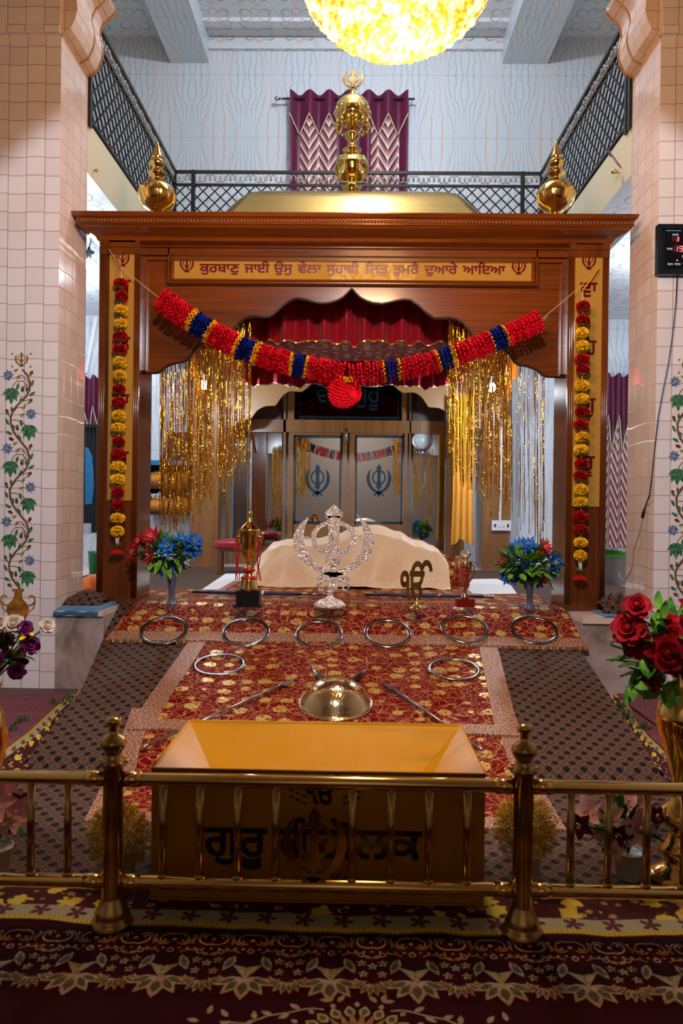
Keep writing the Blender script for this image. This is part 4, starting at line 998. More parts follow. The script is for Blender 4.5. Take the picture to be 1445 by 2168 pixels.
m = bx(cx + 0.06, cx + 0.17, 8.0, 8.3, 0.66, 0.98); tag(obj('wooden_block', m, M_PANEL), 'tan wooden block beside the crimson brocade cushion', 'block')
# ---------------------------------------------------------------- steel rings, spears, shield, daggers
def ring_mesh(c, r, n_dir, w=0.030):
    n = Vector(n_dir).normalized(); u = Vector((1, 0, 0)); u = (u - n * u.dot(n)).normalized(); v = n.cross(u); m = MB(); K = 56; vs = []
    for k in range(K):
        a = 2 * PI * k / K; d = u * math.cos(a) + v * math.sin(a)
        vs += [c + d * r - n * 0.001, c + d * r + n * 0.003, c + d * (r - w * 0.5) + n * 0.0035, c + d * (r - w) + n * 0.003, c + d * (r - w) - n * 0.001]
    m.add(vs, [(5 * k + a, 5 * k + (a + 1) % 5, 5 * ((k + 1) % K) + (a + 1) % 5, 5 * ((k + 1) % K) + a) for k in range(K) for a in range(5)], True); return m
pos = ['first from the left', 'second from the left', 'third from the left', 'third from the right', 'second from the right', 'first from the right']
s1 = (0.632 - 0.400) / 0.46; s2 = (0.400 - 0.055) / 1.68
for i, (x, y, mt) in enumerate(((347, 1335, M_DSTEEL), (520, 1338, M_STEEL), (675, 1343, M_STEEL), (820, 1340, M_STEEL), (983, 1331, M_STEEL), (1130, 1333, M_DSTEEL))):
    c = on_ramp(x, y, 0.036); tag(obj('steel_ring', ring_mesh(c, 50.5 * c.y / F, (0, -s1, 1)), mt), 'flat steel ring on the wide velvet cloth, ' + pos[i], 'ring', 'steel throwing rings')
for i, (x, y) in enumerate(((465, 1406), (960, 1416))):
    c = on_ramp(x, y, 0.030); tag(obj('steel_ring', ring_mesh(c, 56 * c.y / F, (0, -s2, 1)), M_STEEL), 'flat steel ring on the ramp runner, %s of the shield' % ('left' if i == 0 else 'right'), 'ring', 'steel throwing rings')
for (p0, p1, lb) in (((632, 1433), (300, 1584), 'left'), ((805, 1440), (1022, 1590), 'right')):
    a = on_ramp(*p0, 0.045); b = on_ramp(*p1, 0.045); d = (b - a).normalized(); L_ = (b - a).length
    t = thing('spear', 'steel spear lying on the ramp runner to the %s of the shield' % lb, 'spear', a, 'steel spears')
    e = a + d * 0.17
    m = MB(); q = d.cross(Vector((0, 0, 1))).normalized(); vs = [a, e - d * 0.02 + q * 0.030, e + d * 0.02 + q * 0.008, e + d * 0.02 - q * 0.008, e - d * 0.02 - q * 0.030, e + Vector((0, 0, 0.012)), e - Vector((0, 0, 0.008))]
    m.add(vs, [(0, 1, 5), (1, 2, 5), (2, 3, 5), (3, 4, 5), (4, 0, 5), (1, 0, 6), (2, 1, 6), (3, 2, 6), (4, 3, 6), (0, 4, 6)]); obj('spear_head', m, M_DSTEEL, t)
    m = MB(); m.tube([e, e + d * 0.05, b - d * 0.03], [0.013, 0.010, 0.009], 10); obj('shaft', m, M_STEEL, t)
    m = MB(); m.tube([b - d * 0.05, b - d * 0.03, b - d * 0.01, b], [0.009, 0.015, 0.012, 0.003], 10); obj('butt_cap', m, M_STEEL, t)
c = on_ramp(709, 1500, 0.03); N_ = Vector((0, -s2, 1)).normalized(); YV = Vector((1, 0, 0)).cross(N_) * -1
SH = thing('shield', 'domed brass shield with small embossed emblems lying on the ramp', 'shield', c)
prof = [(0.245, 0.0), (0.252, 0.008), (0.245, 0.018), (0.235, 0.016), (0.225, 0.03), (0.205, 0.075), (0.17, 0.115), (0.12, 0.145), (0.06, 0.162), (0.001, 0.167)]
m = MB(); m.lathe(prof, (0, 0, 0), 48)
rotm = Vector((0, 0, 1)).rotation_difference(N_).to_matrix(); cs = c + Vector((0, 0.10, 0.0))
m.v = [rotm @ v + cs for v in m.v]; 
def m_shield():
    g = G('hammered_brass_shield', 0.16, 1.0); o = g.obj(); n = g.vor(o, 55, 'F1', 1.0)
    g.col(g.mix(g.noise(o, 7, 2), (0.70, 0.47, 0.20), (0.88, 0.70, 0.42))); g.bump(n, 0.25, 0.004); return g.m
obj('dome', m, m_shield(), SH)
def dome_pt(a, r):
    for (r0, z0), (r1, z1) in zip(prof, prof[1:]):
        if r1 <= r <= r0: z = z0 + (z1 - z0) * (r0 - r) / (r0 - r1); break
    return rotm @ Vector((r * math.cos(a), r * math.sin(a), z)) + cs
for a, nm in ((-PI / 2, 0.16), (-PI * 0.93, 0.175), (-PI * 0.07, 0.175), (PI / 2, 0.16)):
    p = dome_pt(a, nm); nrm = (p - cs - N_ * 0.02).normalized(); u = Vector((0, 0, 1)).cross(nrm).normalized(); v = nrm.cross(u)
    m = MB(); 
    for k in range(8): m.ball(p + (u * math.cos(k * PI / 4) + v * math.sin(k * PI / 4)) * 0.028, 0.008, 6, 4)
    khanda(m, p + nrm * 0.002, 0.055, 0.004, u, v); obj('embossed_emblem', m, M_BRASS, SH)
for (x0, y0, x1, y1, bend, lb) in ((657, 1410, 678, 1450, -1, 'left'), (779, 1414, 745, 1456, 1, 'right')):
    a = on_ramp(x0, y0, 0.05); b = on_ramp(x1, y1, 0.05); b = b + (b - a) * 0.6; m = MB(); K = 12; vs = []
    side = (b - a).cross(Vector((0, 0, 1))).normalized()
    for k in range(K + 1):
        f = k / K; p = a.lerp(b, f) + side * (bend * 0.035 * math.sin(PI * f)); w = 0.004 + 0.028 * min(1, f * 3.0) * 0.8
        vs += [p - side * w, p + Vector((0, 0, 0.007)), p + side * w, p - Vector((0, 0, 0.003))]
    m.add(vs, [(4 * k + i, 4 * k + (i + 1) % 4, 4 * k + 4 + (i + 1) % 4, 4 * k + 4 + i) for k in range(K) for i in range(4)] + [(0, 1, 2, 3), (4 * K + 3, 4 * K + 2, 4 * K + 1, 4 * K)])
    tag(obj('curved_dagger', m, M_DSTEEL), 'curved steel dagger blade sticking out from %s side of the shield' % lb, 'dagger', 'curved daggers under the shield')
# ---------------------------------------------------------------- silver khanda, ek onkar, trophies, swords
zc = 0.682
def basept(x, y): return atz(x, y, zc)
b = basept(698, 1284); k = b.y / F
KS = thing('silver_khanda', 'large engraved silver khanda emblem on a domed foot, centre of the velvet cloth', 'emblem', b)
m = MB(); ctr = at(706, 1158, b.y); 
khanda(m, (ctr.x, b.y, ctr.z), 172 * k, 0.018, wide=1.28)
zt_ = ctr.z + 86 * k
m.prism([(0, 0.02), (0.075, -0.055), (0.045, -0.10), (0.0, -0.085), (-0.045, -0.10), (-0.075, -0.055)], (ctr.x, b.y - 0.004, zt_), (1, 0, 0), (0, 0, 1), 0.024)
m.prism([(-0.045, 0), (-0.025, 0.25), (-0.055, 0.42), (0.055, 0.42), (0.025, 0.25), (0.045, 0)], (ctr.x, b.y - 0.004, zt_ - 0.5), (1, 0, 0), (0, 0, 1), 0.024)
for sg in (-1, 1):
    m.box(ctr.x + sg * 0.235 - 0.03, ctr.x + sg * 0.235 + 0.03, b.y - 0.016, b.y + 0.0, ctr.z + 0.06, ctr.z + 0.085)
    pts = [(ctr.x + sg * x, b.y - 0.008, ctr.z + z) for x, z in ((0.0, -0.27), (0.05, -0.275), (0.10, -0.29), (0.13, -0.33), (0.115, -0.365), (0.08, -0.355), (0.085, -0.33))]
    m.tube(pts, [0.010, 0.013, 0.015, 0.015, 0.014, 0.012, 0.008], 8)
m.ball((ctr.x, b.y - 0.006, ctr.z - 0.34), 0.04, 14, 8, (1, 0.45, 1))
obj('emblem_plate', m, M_SILVER, KS)
m = MB(); m.lathe([(0.13, 0), (0.132, 0.01), (0.12, 0.03), (0.085, 0.055), (0.045, 0.068), (0.028, 0.075), (0.024, 0.12), (0.030, 0.125), (0.024, 0.13), (0.024, 0.155), (0.03, 0.16), (0.02, 0.175), (0.012, 0.24)], (b.x, b.y, b.z), 24, lobes=16, amp=0.05); obj('foot', m, M_SILVER, KS)
b = basept(882, 1288); k = b.y / F
EO = thing('ek_onkar_stand', 'brass Ek Onkar symbol on a small cone foot right of the silver emblem', 'emblem', b)
m = MB(); text_mb(m, 'ੴ', (b.x, b.y + 0.008, 0), (1, 0, 0), (0, 0, 1), -36 * k, 32 * k, 0.016, 0.030, 0.26, b.z + 0.075)
obj('symbol', m, M_WBRASS, EO)
m = MB(); m.lathe([(0.062, 0), (0.06, 0.006), (0.03, 0.022), (0.014, 0.05), (0.010, 0.10)], b, 20); obj('foot', m, M_BRASS, EO)
def ribbon(mb, p, L, w=0.010, n=8, sway=0.02):
    vs = []; p = Vector(p); ph = random.uniform(0, 6)
    for i in range(n + 1):
        f = i / n; c = p + Vector((sway * math.sin(ph + f * 4), -0.01 * math.sin(f * 5), -L * f)); vs += [c - Vector((w / 2, 0, 0)), c + Vector((w / 2, 0.002, 0))]
    mb.add(vs, [(2 * i, 2 * i + 1, 2 * i + 3, 2 * i + 2) for i in range(n)])
b = basept(526, 1283); k = b.y / F
TR = thing('trophy_cup', 'tall gilt lidded trophy cup on black plinth left of the silver emblem', 'trophy', b)
m = MB(); m.box(b.x - 0.115, b.x + 0.115, b.y - 0.09, b.y + 0.09, b.z, b.z + 0.02); m.box(b.x - 0.095, b.x + 0.095, b.y - 0.075, b.y + 0.075, b.z + 0.02, b.z + 0.135); obj('plinth', m, M_BLACK, TR)
R = lambda v: v * k; z_ = b.z + 0.135
m = MB(); m.lathe([(R(20), z_), (R(19), z_ + R(4)), (R(17), z_ + R(20)), (R(12), z_ + R(32)), (R(7), z_ + R(38)), (R(5), z_ + R(42)), (R(8), z_ + R(46)), (R(5), z_ + R(50)), (R(4), z_ + R(58)), (R(7), z_ + R(64)), (R(14), z_ + R(72)), (R(18), z_ + R(88)), (R(20), z_ + R(108)), (R(21.5), z_ + R(124)), (R(23), z_ + R(128)), (R(20), z_ + R(130)), (R(15), z_ + R(136)), (R(8), z_ + R(142)), (R(5), z_ + R(146)), (R(6), z_ + R(152)), (R(3), z_ + R(156)), (R(7), z_ + R(162)), (R(3), z_ + R(168)), (0.001, z_ + R(172))], (b.x, b.y, 0), 28); obj('cup', m, M_BRASS, TR)
for sg in (-1, 1):
    m = MB(); m.tube([(b.x + sg * R(x), b.y, z_ + R(z)) for x, z in ((20, 122), (26, 124), (28, 112), (24, 98), (18, 88))], 0.009, 8); m.ball((b.x + sg * R(22), b.y - 0.01, z_ + R(112)), 0.022, 8, 6); obj('handle', m, M_BRASS, TR)
m = MB(); m.lathe([(R(10), z_ + R(38)), (R(13), z_ + R(40)), (R(13), z_ + R(46)), (R(9), z_ + R(48))], (b.x, b.y, 0), 20); m.lathe([(R(13), z_ + R(22)), (R(18), z_ + R(24)), (R(16), z_ + R(28)), (R(13), z_ + R(30))], (b.x, b.y, 0), 20); obj('red_collar', m, plain('red_lacquer', (0.45, 0.01, 0.01), 0.2), TR)
m = MB()
for sg in (-1, 1):
    for q in range(3): ribbon(m, (b.x + sg * R(21 + q * 1.5), b.y - 0.03, z_ + R(112)), 0.36, 0.008)
obj('ribbons', m, M_REDSAT, TR)
b = basept(983, 1284); k = b.y / F
T2 = thing('trophy_cup', 'small red and gold trophy with cut crystal top at the right of the velvet cloth', 'trophy', b)
m = MB(); m.box(b.x - 0.075, b.x + 0.075, b.y - 0.06, b.y + 0.06, b.z, b.z + 0.07); obj('plinth', m, plain('dark_red_lacquer', (0.16, 0.008, 0.008), 0.2), T2)
z_ = b.z + 0.07
m = MB(); m.lathe([(R(10), z_), (R(8), z_ + R(5)), (R(4), z_ + R(12)), (R(5), z_ + R(20)), (R(3.5), z_ + R(28)), (R(8), z_ + R(44)), (R(13), z_ + R(60)), (R(15.5), z_ + R(76)), (R(14), z_ + R(78)), (R(4), z_ + R(76))], (b.x, b.y, 0), 24)
for sg in (-1, 1): m.tube([(b.x + sg * R(x), b.y, z_ + R(z)) for x, z in ((14, 72), (19, 66), (17, 48), (9, 34), (5, 26))], 0.006, 8)
obj('cup', m, plain('rose_gold_metal', (0.80, 0.42, 0.26), 0.15, 1.0), T2)
m = MB(); zt2 = z_ + R(78); m.lathe([(R(4), zt2), (R(5), zt2 + R(3)), (R(12), zt2 + R(14)), (R(13), zt2 + R(17)), (R(9), zt2 + R(22)), (R(0.1), zt2 + R(22))], (b.x, b.y, 0), 10, smooth=False); obj('crystal_top', m, M_GLASS, T2)
m = MB(); m.bar((b.x, b.y - 0.04, zt2 + 0.01), (b.x + 0.13, b.y - 0.04, zt2 - 0.02), 0.02, 0.004); ribbon(m, (b.x + 0.0, b.y - 0.06, z_ + R(50)), 0.14, 0.014); m.lathe([(0.001, 0.0), (0.022, 0.0), (0.022, 0.005)], (b.x, b.y - 0.06, z_ + R(52)), 12, 'y'); obj('red_ribbon', m, M_REDSAT, T2)
for x0, x1, lb, tipdir in ((400, 690, 'left', 1), (735, 1040, 'right', -1)):
    a = atz(x0, 1268 if lb == 'left' else 1276, zc + 0.03); b2 = atz(x1, 1275 if lb == 'left' else 1279, zc + 0.03)
    a.y = 6.78; b2.y = 6.72; a.x = at(x0, 1270, 6.75).x; b2.x = at(x1, 1270, 6.75).x; a.z = b2.z = zc + 0.022
    t = thing('sheathed_sword', 'long sword in dark blue sheath lying behind the %s trophy' % lb, 'sword', a, 'blue sheathed swords')
    P = lambda f: a.lerp(b2, f)
    m = MB(); m.tube([P(0.02), P(0.3), P(0.62), P(0.82)] if lb == 'left' else [P(0.12), P(0.4), P(0.7), P(0.93)], [0.012, 0.018, 0.018, 0.014], 10); obj('sheath', m, plain('dark_blue_velvet_' + lb, (0.012, 0.02, 0.09), 0.5), t)
    m = MB(); m.tube([P(0.82), P(0.9), P(1.0)] if lb == 'left' else [P(0.93), P(1.0)], 0.012, 8)
    e = P(0.84) if lb == 'left' else P(0.93); m.tube([e + Vector((0, 0, -0.01)), e + Vector((0.02, 0.03, 0.0)), e + Vector((0.06, 0.02, 0.012))], 0.007, 6); m.ball(P(1.0), 0.02, 8, 6); obj('hilt', m, M_STEEL, t)
    m = MB(); c0 = P(0.52 if lb == 'left' else 0.62); m.tube([c0, c0 + Vector((0.035, 0, 0))], 0.0195, 10); obj('band', m, M_BRASS if lb == 'right' else M_WPLAS, t)
# ---------------------------------------------------------------- donation box
BX = thing('donation_box', 'ochre yellow painted metal donation box with open funnel top behind the brass rail', 'box', (-0.13, 3.03, 0))
bx0, bx1, by0, by1, bz = at(321, 1650, 2.72).x, at(1027, 1650, 2.72).x, 2.72, 3.34, 0.51
t_ = 0.012
m = MB(); m.box(bx0, bx1, by0, by0 + t_, 0.02, bz); m.box(bx0, bx1, by1 - t_, by1, 0.02, bz); m.box(bx0, bx0 + t_, by0 + t_, by1 - t_, 0.02, bz); m.box(bx1 - t_, bx1, by0 + t_, by1 - t_, 0.02, bz); m.box(bx0, bx1, by0, by1, 0.012, 0.022); obj('body', m, M_BOX, BX)
ix0, ix1, iy0, iy1 = bx0 + 0.30, bx1 - 0.30, by0 + 0.27, by0 + 0.32; zi = 0.28
o_ = [(bx0 + t_, by0 + t_), (bx1 - t_, by0 + t_), (bx1 - t_, by1 - t_), (bx0 + t_, by1 - t_)]; i_ = [(ix0, iy0), (ix1, iy0), (ix1, iy1), (ix0, iy1)]
m = MB(); m.add([(x, y, bz - 0.003) for x, y in o_] + [(x, y, zi) for x, y in i_], [(j, (j + 1) % 4, 4 + (j + 1) % 4, 4 + j) for j in range(4)])
obj('funnel', m, M_BOX, BX)
m = MB(); m.tube([(bx0, by0, bz), (bx1, by0, bz), (bx1, by1, bz), (bx0, by1, bz), (bx0, by0, bz)], 0.005, 6); obj('rim', m, M_BOX, BX)
m = MB(); u_, v_ = (1, 0, 0), (0, 0, 1)
gx = lambda x: at(x, 1780, by0).x
zl = at(660, 1815, by0).z
for s_, a_, b_ in (('ਗੁਰੂ', 430, 566), ('ਕੀ', 590, 655), ('ਗੋਲਕ', 668, 893)): text_mb(m, s_, (0, by0, 0), u_, v_, gx(a_), gx(b_), 0.001, 0.028, 0.118, zl)
text_mb(m, 'ੴ', (0, by0, 0), u_, v_, gx(645), gx(728), 0.001, 0.028, 0.09, at(686, 1702, by0).z)
for sg in (-1, 1):
    for q in range(3):
        for r_ in range(2):
            c0 = Vector((gx(686 + sg * (38 + 14 * q)), by0, at(686, 1702 - q * 6 + r_ * -14, by0).z)); m.bar(c0, c0 + Vector((sg * 0.018, 0, 0.006)), 0.006, 0.0015, (0, 1, 0))
        c0 = Vector((gx(686 + sg * 10), by0, at(686, 1868, by0).z)); m.bar(c0, c0 + Vector((sg * (0.02 + 0.03 * q), 0, 0.045 - 0.01 * q)), 0.006, 0.0015, (0, 1, 0))
obj('painted_lettering', m, M_BLACK, BX)
# ---------------------------------------------------------------- brass barrier
RL = thing('brass_barrier', 'polished brass floor railing with turned posts in front of the yellow box', 'railing', (0, 2.57, 0))
yr = 2.57; xp = [at(238, 1800, yr).x, at(1106, 1800, yr).x]; zr, zl2 = 0.525, 0.156
for x in xp:
    m = MB(); m.lathe([(0.075, 0), (0.077, 0.012), (0.065, 0.03), (0.058, 0.04), (0.060, 0.05), (0.050, 0.065), (0.047, 0.08), (0.036, 0.10), (0.035, 0.11), (0.035, zr + 0.045), (0.045, zr + 0.05), (0.047, zr + 0.06), (0.036, zr + 0.072), (0.029, zr + 0.09), (0.030, zr + 0.10), (0.044, zr + 0.118), (0.046, zr + 0.13), (0.038, zr + 0.148), (0.020, zr + 0.158), (0.016, zr + 0.17), (0.016, zr + 0.19), (0.026, zr + 0.197), (0.028, zr + 0.207), (0.024, zr + 0.218), (0.001, zr + 0.223)], (x, yr, 0), 28)
    for k_ in range(8):
        q = 2 * PI * k_ / 8; m.ball((x + 0.045 * math.cos(q), yr + 0.045 * math.sin(q), zr + 0.062), 0.009, 6, 4)
    obj('post', m, M_WBRASS, RL)
xl_, xr_ = -2.5, 2.5
m = MB(); m.tube([(xl_, yr, zr), (xr_, yr, zr)], 0.0235, 20); obj('top_rail', m, M_BRASS, RL)
m = MB(); m.tube([(xl_, yr, zl2), (xr_, yr, zl2)], 0.0245, 20); obj('bottom_rail', m, M_BRASS, RL)
for x in xp:
    for sg in (-1, 1):
        for z in (zr, zl2):
            m = MB(); m.tube([(x + sg * 0.035, yr, z), (x + sg * 0.10, yr, z)], 0.0275, 16); obj('socket', m, M_BRASS, RL)
for px in (-15, 65, 143, 344, 422, 502, 583, 745, 827, 907, 988, 1207, 1287, 1368, 1447, 1527):
    x = at(px, 1780, yr).x; m = MB(); m.tube([(x, yr, zl2), (x, yr, zr)], 0.0135, 12); m.tube([(x, yr, zl2 + 0.02), (x, yr, zl2 + 0.032)], 0.017, 12); obj('baluster', m, M_WBRASS, RL)
m = MB(); c = at(665, 1795, yr - 0.0); khanda(m, (c.x, yr - 0.01, c.z), 0.31, 0.008, wide=0.95); em = obj('khanda_emblem', m, M_WBRASS, RL)
m = MB(); m.tube([(c.x, yr, zl2), (c.x, yr, zl2 + 0.07)], 0.008, 8); m.tube([(c.x, yr, zr), (c.x, yr, zr - 0.05)], 0.008, 8); obj('emblem_stem', m, M_WBRASS, RL)
# ---------------------------------------------------------------- rugs and carpet
def rug_strip(name, label, pts_out, pts_in, z, cat='rug', dense=8, wav=0.0):
    """strip between two polylines; v=0 on the outer line"""
    m = MB(); n = len(pts_out); N = (n - 1) * dense
    def lerp(ps, f):
        t = f * (n - 1); i = min(int(t), n - 2); return ps[i].lerp(ps[i + 1], t - i)
    Ltot = sum((pts_out[i + 1] - pts_out[i]).length for i in range(n - 1))
    m.grid(lambda u, v: tuple(lerp(pts_out, u).lerp(lerp(pts_in, u), v) + Vector((0, 0, z + 0.006 * abs(nz(u * 30, v * 4))))), N, 6, uvf=lambda u, v: (u * Ltot, v))
    vs = []
    for i in range(N + 1): p = lerp(pts_out, i / N); vs += [p + Vector((0, 0, z + 0.004)), Vector((p.x, p.y, 0.001))]
    m.add(vs, [(2 * i, 2 * i + 1, 2 * i + 3, 2 * i + 2) for i in range(N)], False, [(0, 0)] * len(vs))
    return tag(obj(name, m, M_BORDER), label, cat)
fl0 = lambda x, y: atz(x, y, 0.0)
rug_strip('floral_border_rug', 'yellow edged floral border rug lying beside the left of the ramp', [fl0(150, 1474), fl0(100, 1520), fl0(60, 1558), fl0(0, 1604), fl0(-80, 1660)], [fl0(196, 1478), fl0(150, 1560), fl0(110, 1604), fl0(20, 1660), fl0(-60, 1720)], 0.022)
rug_strip('floral_border_rug', 'yellow edged floral border rug lying beside the right of the ramp', [fl0(1318, 1478), fl0(1345, 1532), fl0(1372, 1566), fl0(1412, 1606), fl0(1480, 1660)], [fl0(1270, 1478), fl0(1308, 1556), fl0(1345, 1602), fl0(1395, 1640), fl0(1450, 1700)], 0.022)
m = MB(); P = [fl0(x, y) for x, y in ((-200, 1474), (168, 1474), (100, 1528), (60, 1566), (0, 1612), (-200, 1720))]; m.prism([(p.x, p.y) for p in P], (0, 0, 0.004), (1, 0, 0), (0, 1, 0), 0.014); tag(obj('purple_rug', m, M_PURPLE), 'purple diamond patterned rug on the floor at the left tile pillar', 'rug')
m = MB(); P = [fl0(x, y) for x, y in ((1305, 1486), (1620, 1480), (1700, 1750), (1480, 1668), (1420, 1606), (1372, 1560))]; m.prism([(p.x, p.y) for p in P], (0, 0, 0.004), (1, 0, 0), (0, 1, 0), 0.012); tag(obj('purple_rug', m, M_PURPLE), 'purple diamond patterned rug on the floor at the right tile pillar', 'rug')
m = MB(); P = [fl0(x, y) for x, y in ((1306, 1478), (1600, 1480), (1600, 1640), (1445, 1572), (1392, 1545), (1340, 1508))]; m.prism([(p.x, p.y) for p in P], (0, 0, 0.017), (1, 0, 0), (0, 1, 0), 0.016); m.tube([Vector((p.x, p.y, 0.03)) for p in P], 0.008, 6); tag(obj('folded_purple_rug', m, M_PURPLE), 'second purple rug folded over the right purple rug with grey piping', 'rug')
m = MB()
for px, py in ((150, 1484), (138, 1493), (118, 1494), (50, 1533), (30, 1550), (8, 1566), (1312, 1500), (1322, 1515), (1338, 1532), (1358, 1550), (1330, 1524), (1366, 1546)):
    c = fl0(px, py)
    for i in range(26): petal(m, c + Vector((random.uniform(-.03, .03), random.uniform(-.05, .05), 0.025)), rvec() + Vector((0, 0, .4)), (0, 0, 1), 0.035, 0.008, 0.3)
tag(obj('green_rug_tassels', m, M_DLEAF), 'small dark green tassels along the inner edge of the floral border rugs', 'tassels', kind='stuff')
n_ = 46; po = []; pi_ = []
for i in range(n_ + 1):
    X = -1.9 + 3.8 * i / n_; w = 0.035 * nz(X * 3.1, 4.2) + 0.02 * nz(X * 8, 1.1)
    po.append(Vector((X, 2.545 + w + 0.05 * abs(X) * 0.4, 0))); pi_.append(Vector((X, 2.95, 0)))
rug_strip('floral_border_rug', 'yellow edged floral rug with wavy front edge under the brass barrier', po, pi_, 0.006, dense=3)
CP = thing('floral_carpet', 'dark maroon carpet with tan lotus border in the foreground', 'carpet', (0, 1.0, 0))
obj('carpet_field', bx(-2.6, 2.6, -1.5, 2.75, 0.0005, 0.004), M_CARPET, CP)
pm = MB(); ZQ = 0.0045
KQ = [0]
def flat(pts, mi): KQ[0] = (KQ[0] + 1) % 17; pm.cur = mi; pm.prism(pts, (0, 0, ZQ), (1, 0, 0), (0, 1, 0), 0.0008 + 0.0006 * (mi if mi < 3 else 1) + KQ[0] * 0.00003)
def leaf2(cx, cy, a, L_, w, mi=0, inner=True):
    c, s_ = math.cos(a), math.sin(a); sh = [(0, 0), (.25, .42), (.55, .5), (.82, .25), (1, 0), (.82, -.25), (.55, -.5), (.25, -.42)]
    T = lambda f: [(cx + (x * c * L_ - y * s_ * w) , cy + (x * s_ * L_ + y * c * w)) for x, y in [((p[0] - .5) * f + .5, p[1] * f) for p in sh]]
    flat(T(1), mi)
    if inner: flat(T(0.55), 2)
def band(pts, w, mi):
    for a, b in zip(pts, pts[1:]):
        d = Vector((b[0] - a[0], b[1] - a[1])); 
        if d.length < 1e-5: continue
        n = Vector((-d.y, d.x)).normalized() * w / 2; flat([(a[0] + n.x, a[1] + n.y), (b[0] + n.x, b[1] + n.y), (b[0] - n.x, b[1] - n.y), (a[0] - n.x, a[1] - n.y)], mi)
def blob(cx, cy, r, mi=0, n=8): flat([(cx + r * math.cos(2 * PI * k / n), cy + r * math.sin(2 * PI * k / n)) for k in range(n)], mi)
def loopc(cx, cy, r, w, mi=0): band([(cx + r * math.cos(PI * k / 6), cy + r * math.sin(PI * k / 6)) for k in range(13)], w, mi)
PER = 0.272; X0_ = -0.055
for i in range(-6, 7):
    x = X0_ + i * PER; y = 2.30
    # lotus pointing towards the camera
    for a, L_, w in ((-PI / 2, .105, .055), (-PI / 2 - .62, .10, .042), (-PI / 2 + .62, .10, .042), (-PI / 2 - 1.15, .095, .036), (-PI / 2 + 1.15, .095, .036)):
        leaf2(x + .012 * math.cos(a), y + .0 * math.sin(a) - .01, a, L_, w)
    for q in range(4):
        s_ = .045 - q * .010; band([(x - s_, y + .035 + s_ * .4), (x, y - .012 + q * .014), (x + s_, y + .035 + s_ * .4)], .007, 3 if q % 2 else 0)
    for sg in (-1, 1):
        leaf2(x + sg * .045, y + .10, -PI / 2 + sg * -.5 + sg * 0.9, .085, .034, 0); 
        for q in range(3): blob(x + sg * (.055 + q * .009), y + .085 - q * .018, .004, 2, 5)
        band([(x + sg * .035, y + .115), (x + sg * .06, y + .128), (x + sg * .09, y + .125)], .005, 1); loopc(x + sg * .10, y + .12, .010, .005, 0)
    loopc(x, y + .125, .010, .005, 0)
    # spray between lotuses
    xm = x + PER / 2
    for a in (-2.6, -2.1, -1.75, -1.4, -1.05, -.55): leaf2(xm + .022 * math.cos(a), y - .005 + .022 * math.sin(a), a, .060, .020, 0 if int(a * 10) % 2 else 1)
    for dx, dy in ((-.035, .075), (.035, .075), (0, .06), (-.03, .02), (.03, .02), (-.055, -.02), (.055, -.02)):
        for k in range(5): a = 2 * PI * k / 5 + .3; leaf2(xm + dx, y + dy, a, .019, .010, 0 if (dx == 0 or k % 2) else 1, False)
        blob(xm + dx, y + dy, .004, 2)
    for sg in (-1, 1): leaf2(xm, y + .10, PI / 2 + sg * 1.1, .035, .016, 1, False)
    # scroll border
    for j in (0, 1):
        xs_ = x + j * PER / 2; f = 1 if j else -1; yb2 = 2.488
        for sg in (-1, 1):
            band([(xs_ + sg * q, yb2 + f * r_) for q, r_ in ((.0, -.028), (.020, -.031), (.038, -.022), (.050, -.004), (.047, .014), (.036, .022), (.028, .014), (.032, .004))], .0065, 0 if j else 1)
            band([(xs_ + sg * q, yb2 + f * r_) for q, r_ in ((.014, .020), (.026, .030), (.046, .030), (.060, .012), (.066, -.006), (.072, -.02))], .005, 1)
        blob(xs_, yb2 + f * .002, .008, 0); blob(xs_ + PER / 4, yb2 + .022, .005, 0); blob(xs_ + PER / 4, yb2 - .024, .004, 1)
for i in range(-60, 61): blob(i * .0272, 2.436, .0055, 0 if i % 3 else 1, 6)
for k in range(22):                                    # medallion
    a = PI * 2 * k / 22; leaf2(.03 + .13 * math.cos(a), 2.02 + .10 * math.sin(a), a, .05, .034, 3); leaf2(.03 + .02 * math.cos(a), 2.02 + .02 * math.sin(a), a, .11, .02, 4, False)
for k in range(9):
    a = PI * (k + .5) / 9; leaf2(.03 + .20 * math.cos(a), 2.02 + .145 * math.sin(a), a, .024, .016, 0, False)
for sg in (-1, 1):
    band([(.03 + sg * q, r_) for q, r_ in ((.10, 2.15), (.13, 2.155), (.16, 2.15), (.20, 2.135), (.26, 2.12), (.32, 2.085), (.40, 2.09))], .006, 0)
    for q, r_, a in ((.075, 2.19, 1.2), (.06, 2.185, 2.2), (.17, 2.15, .6), (.20, 2.13, -.6), (.25, 2.12, .5), (.30, 2.10, 1.4), (.31, 2.10, -1.2), (.38, 2.11, .9), (.44, 2.12, 1.7), (.46, 2.09, .2), (.40, 2.07, 2.5), (.075, 2.19, .1)):
        aa = a if sg > 0 else PI - a; leaf2(.03 + sg * q, r_, aa, .040, .018, 0, False)
obj('woven_pattern', pm, [M_TAN, M_RUST, M_OLIVE, M_LEMON, M_RUST], CP)
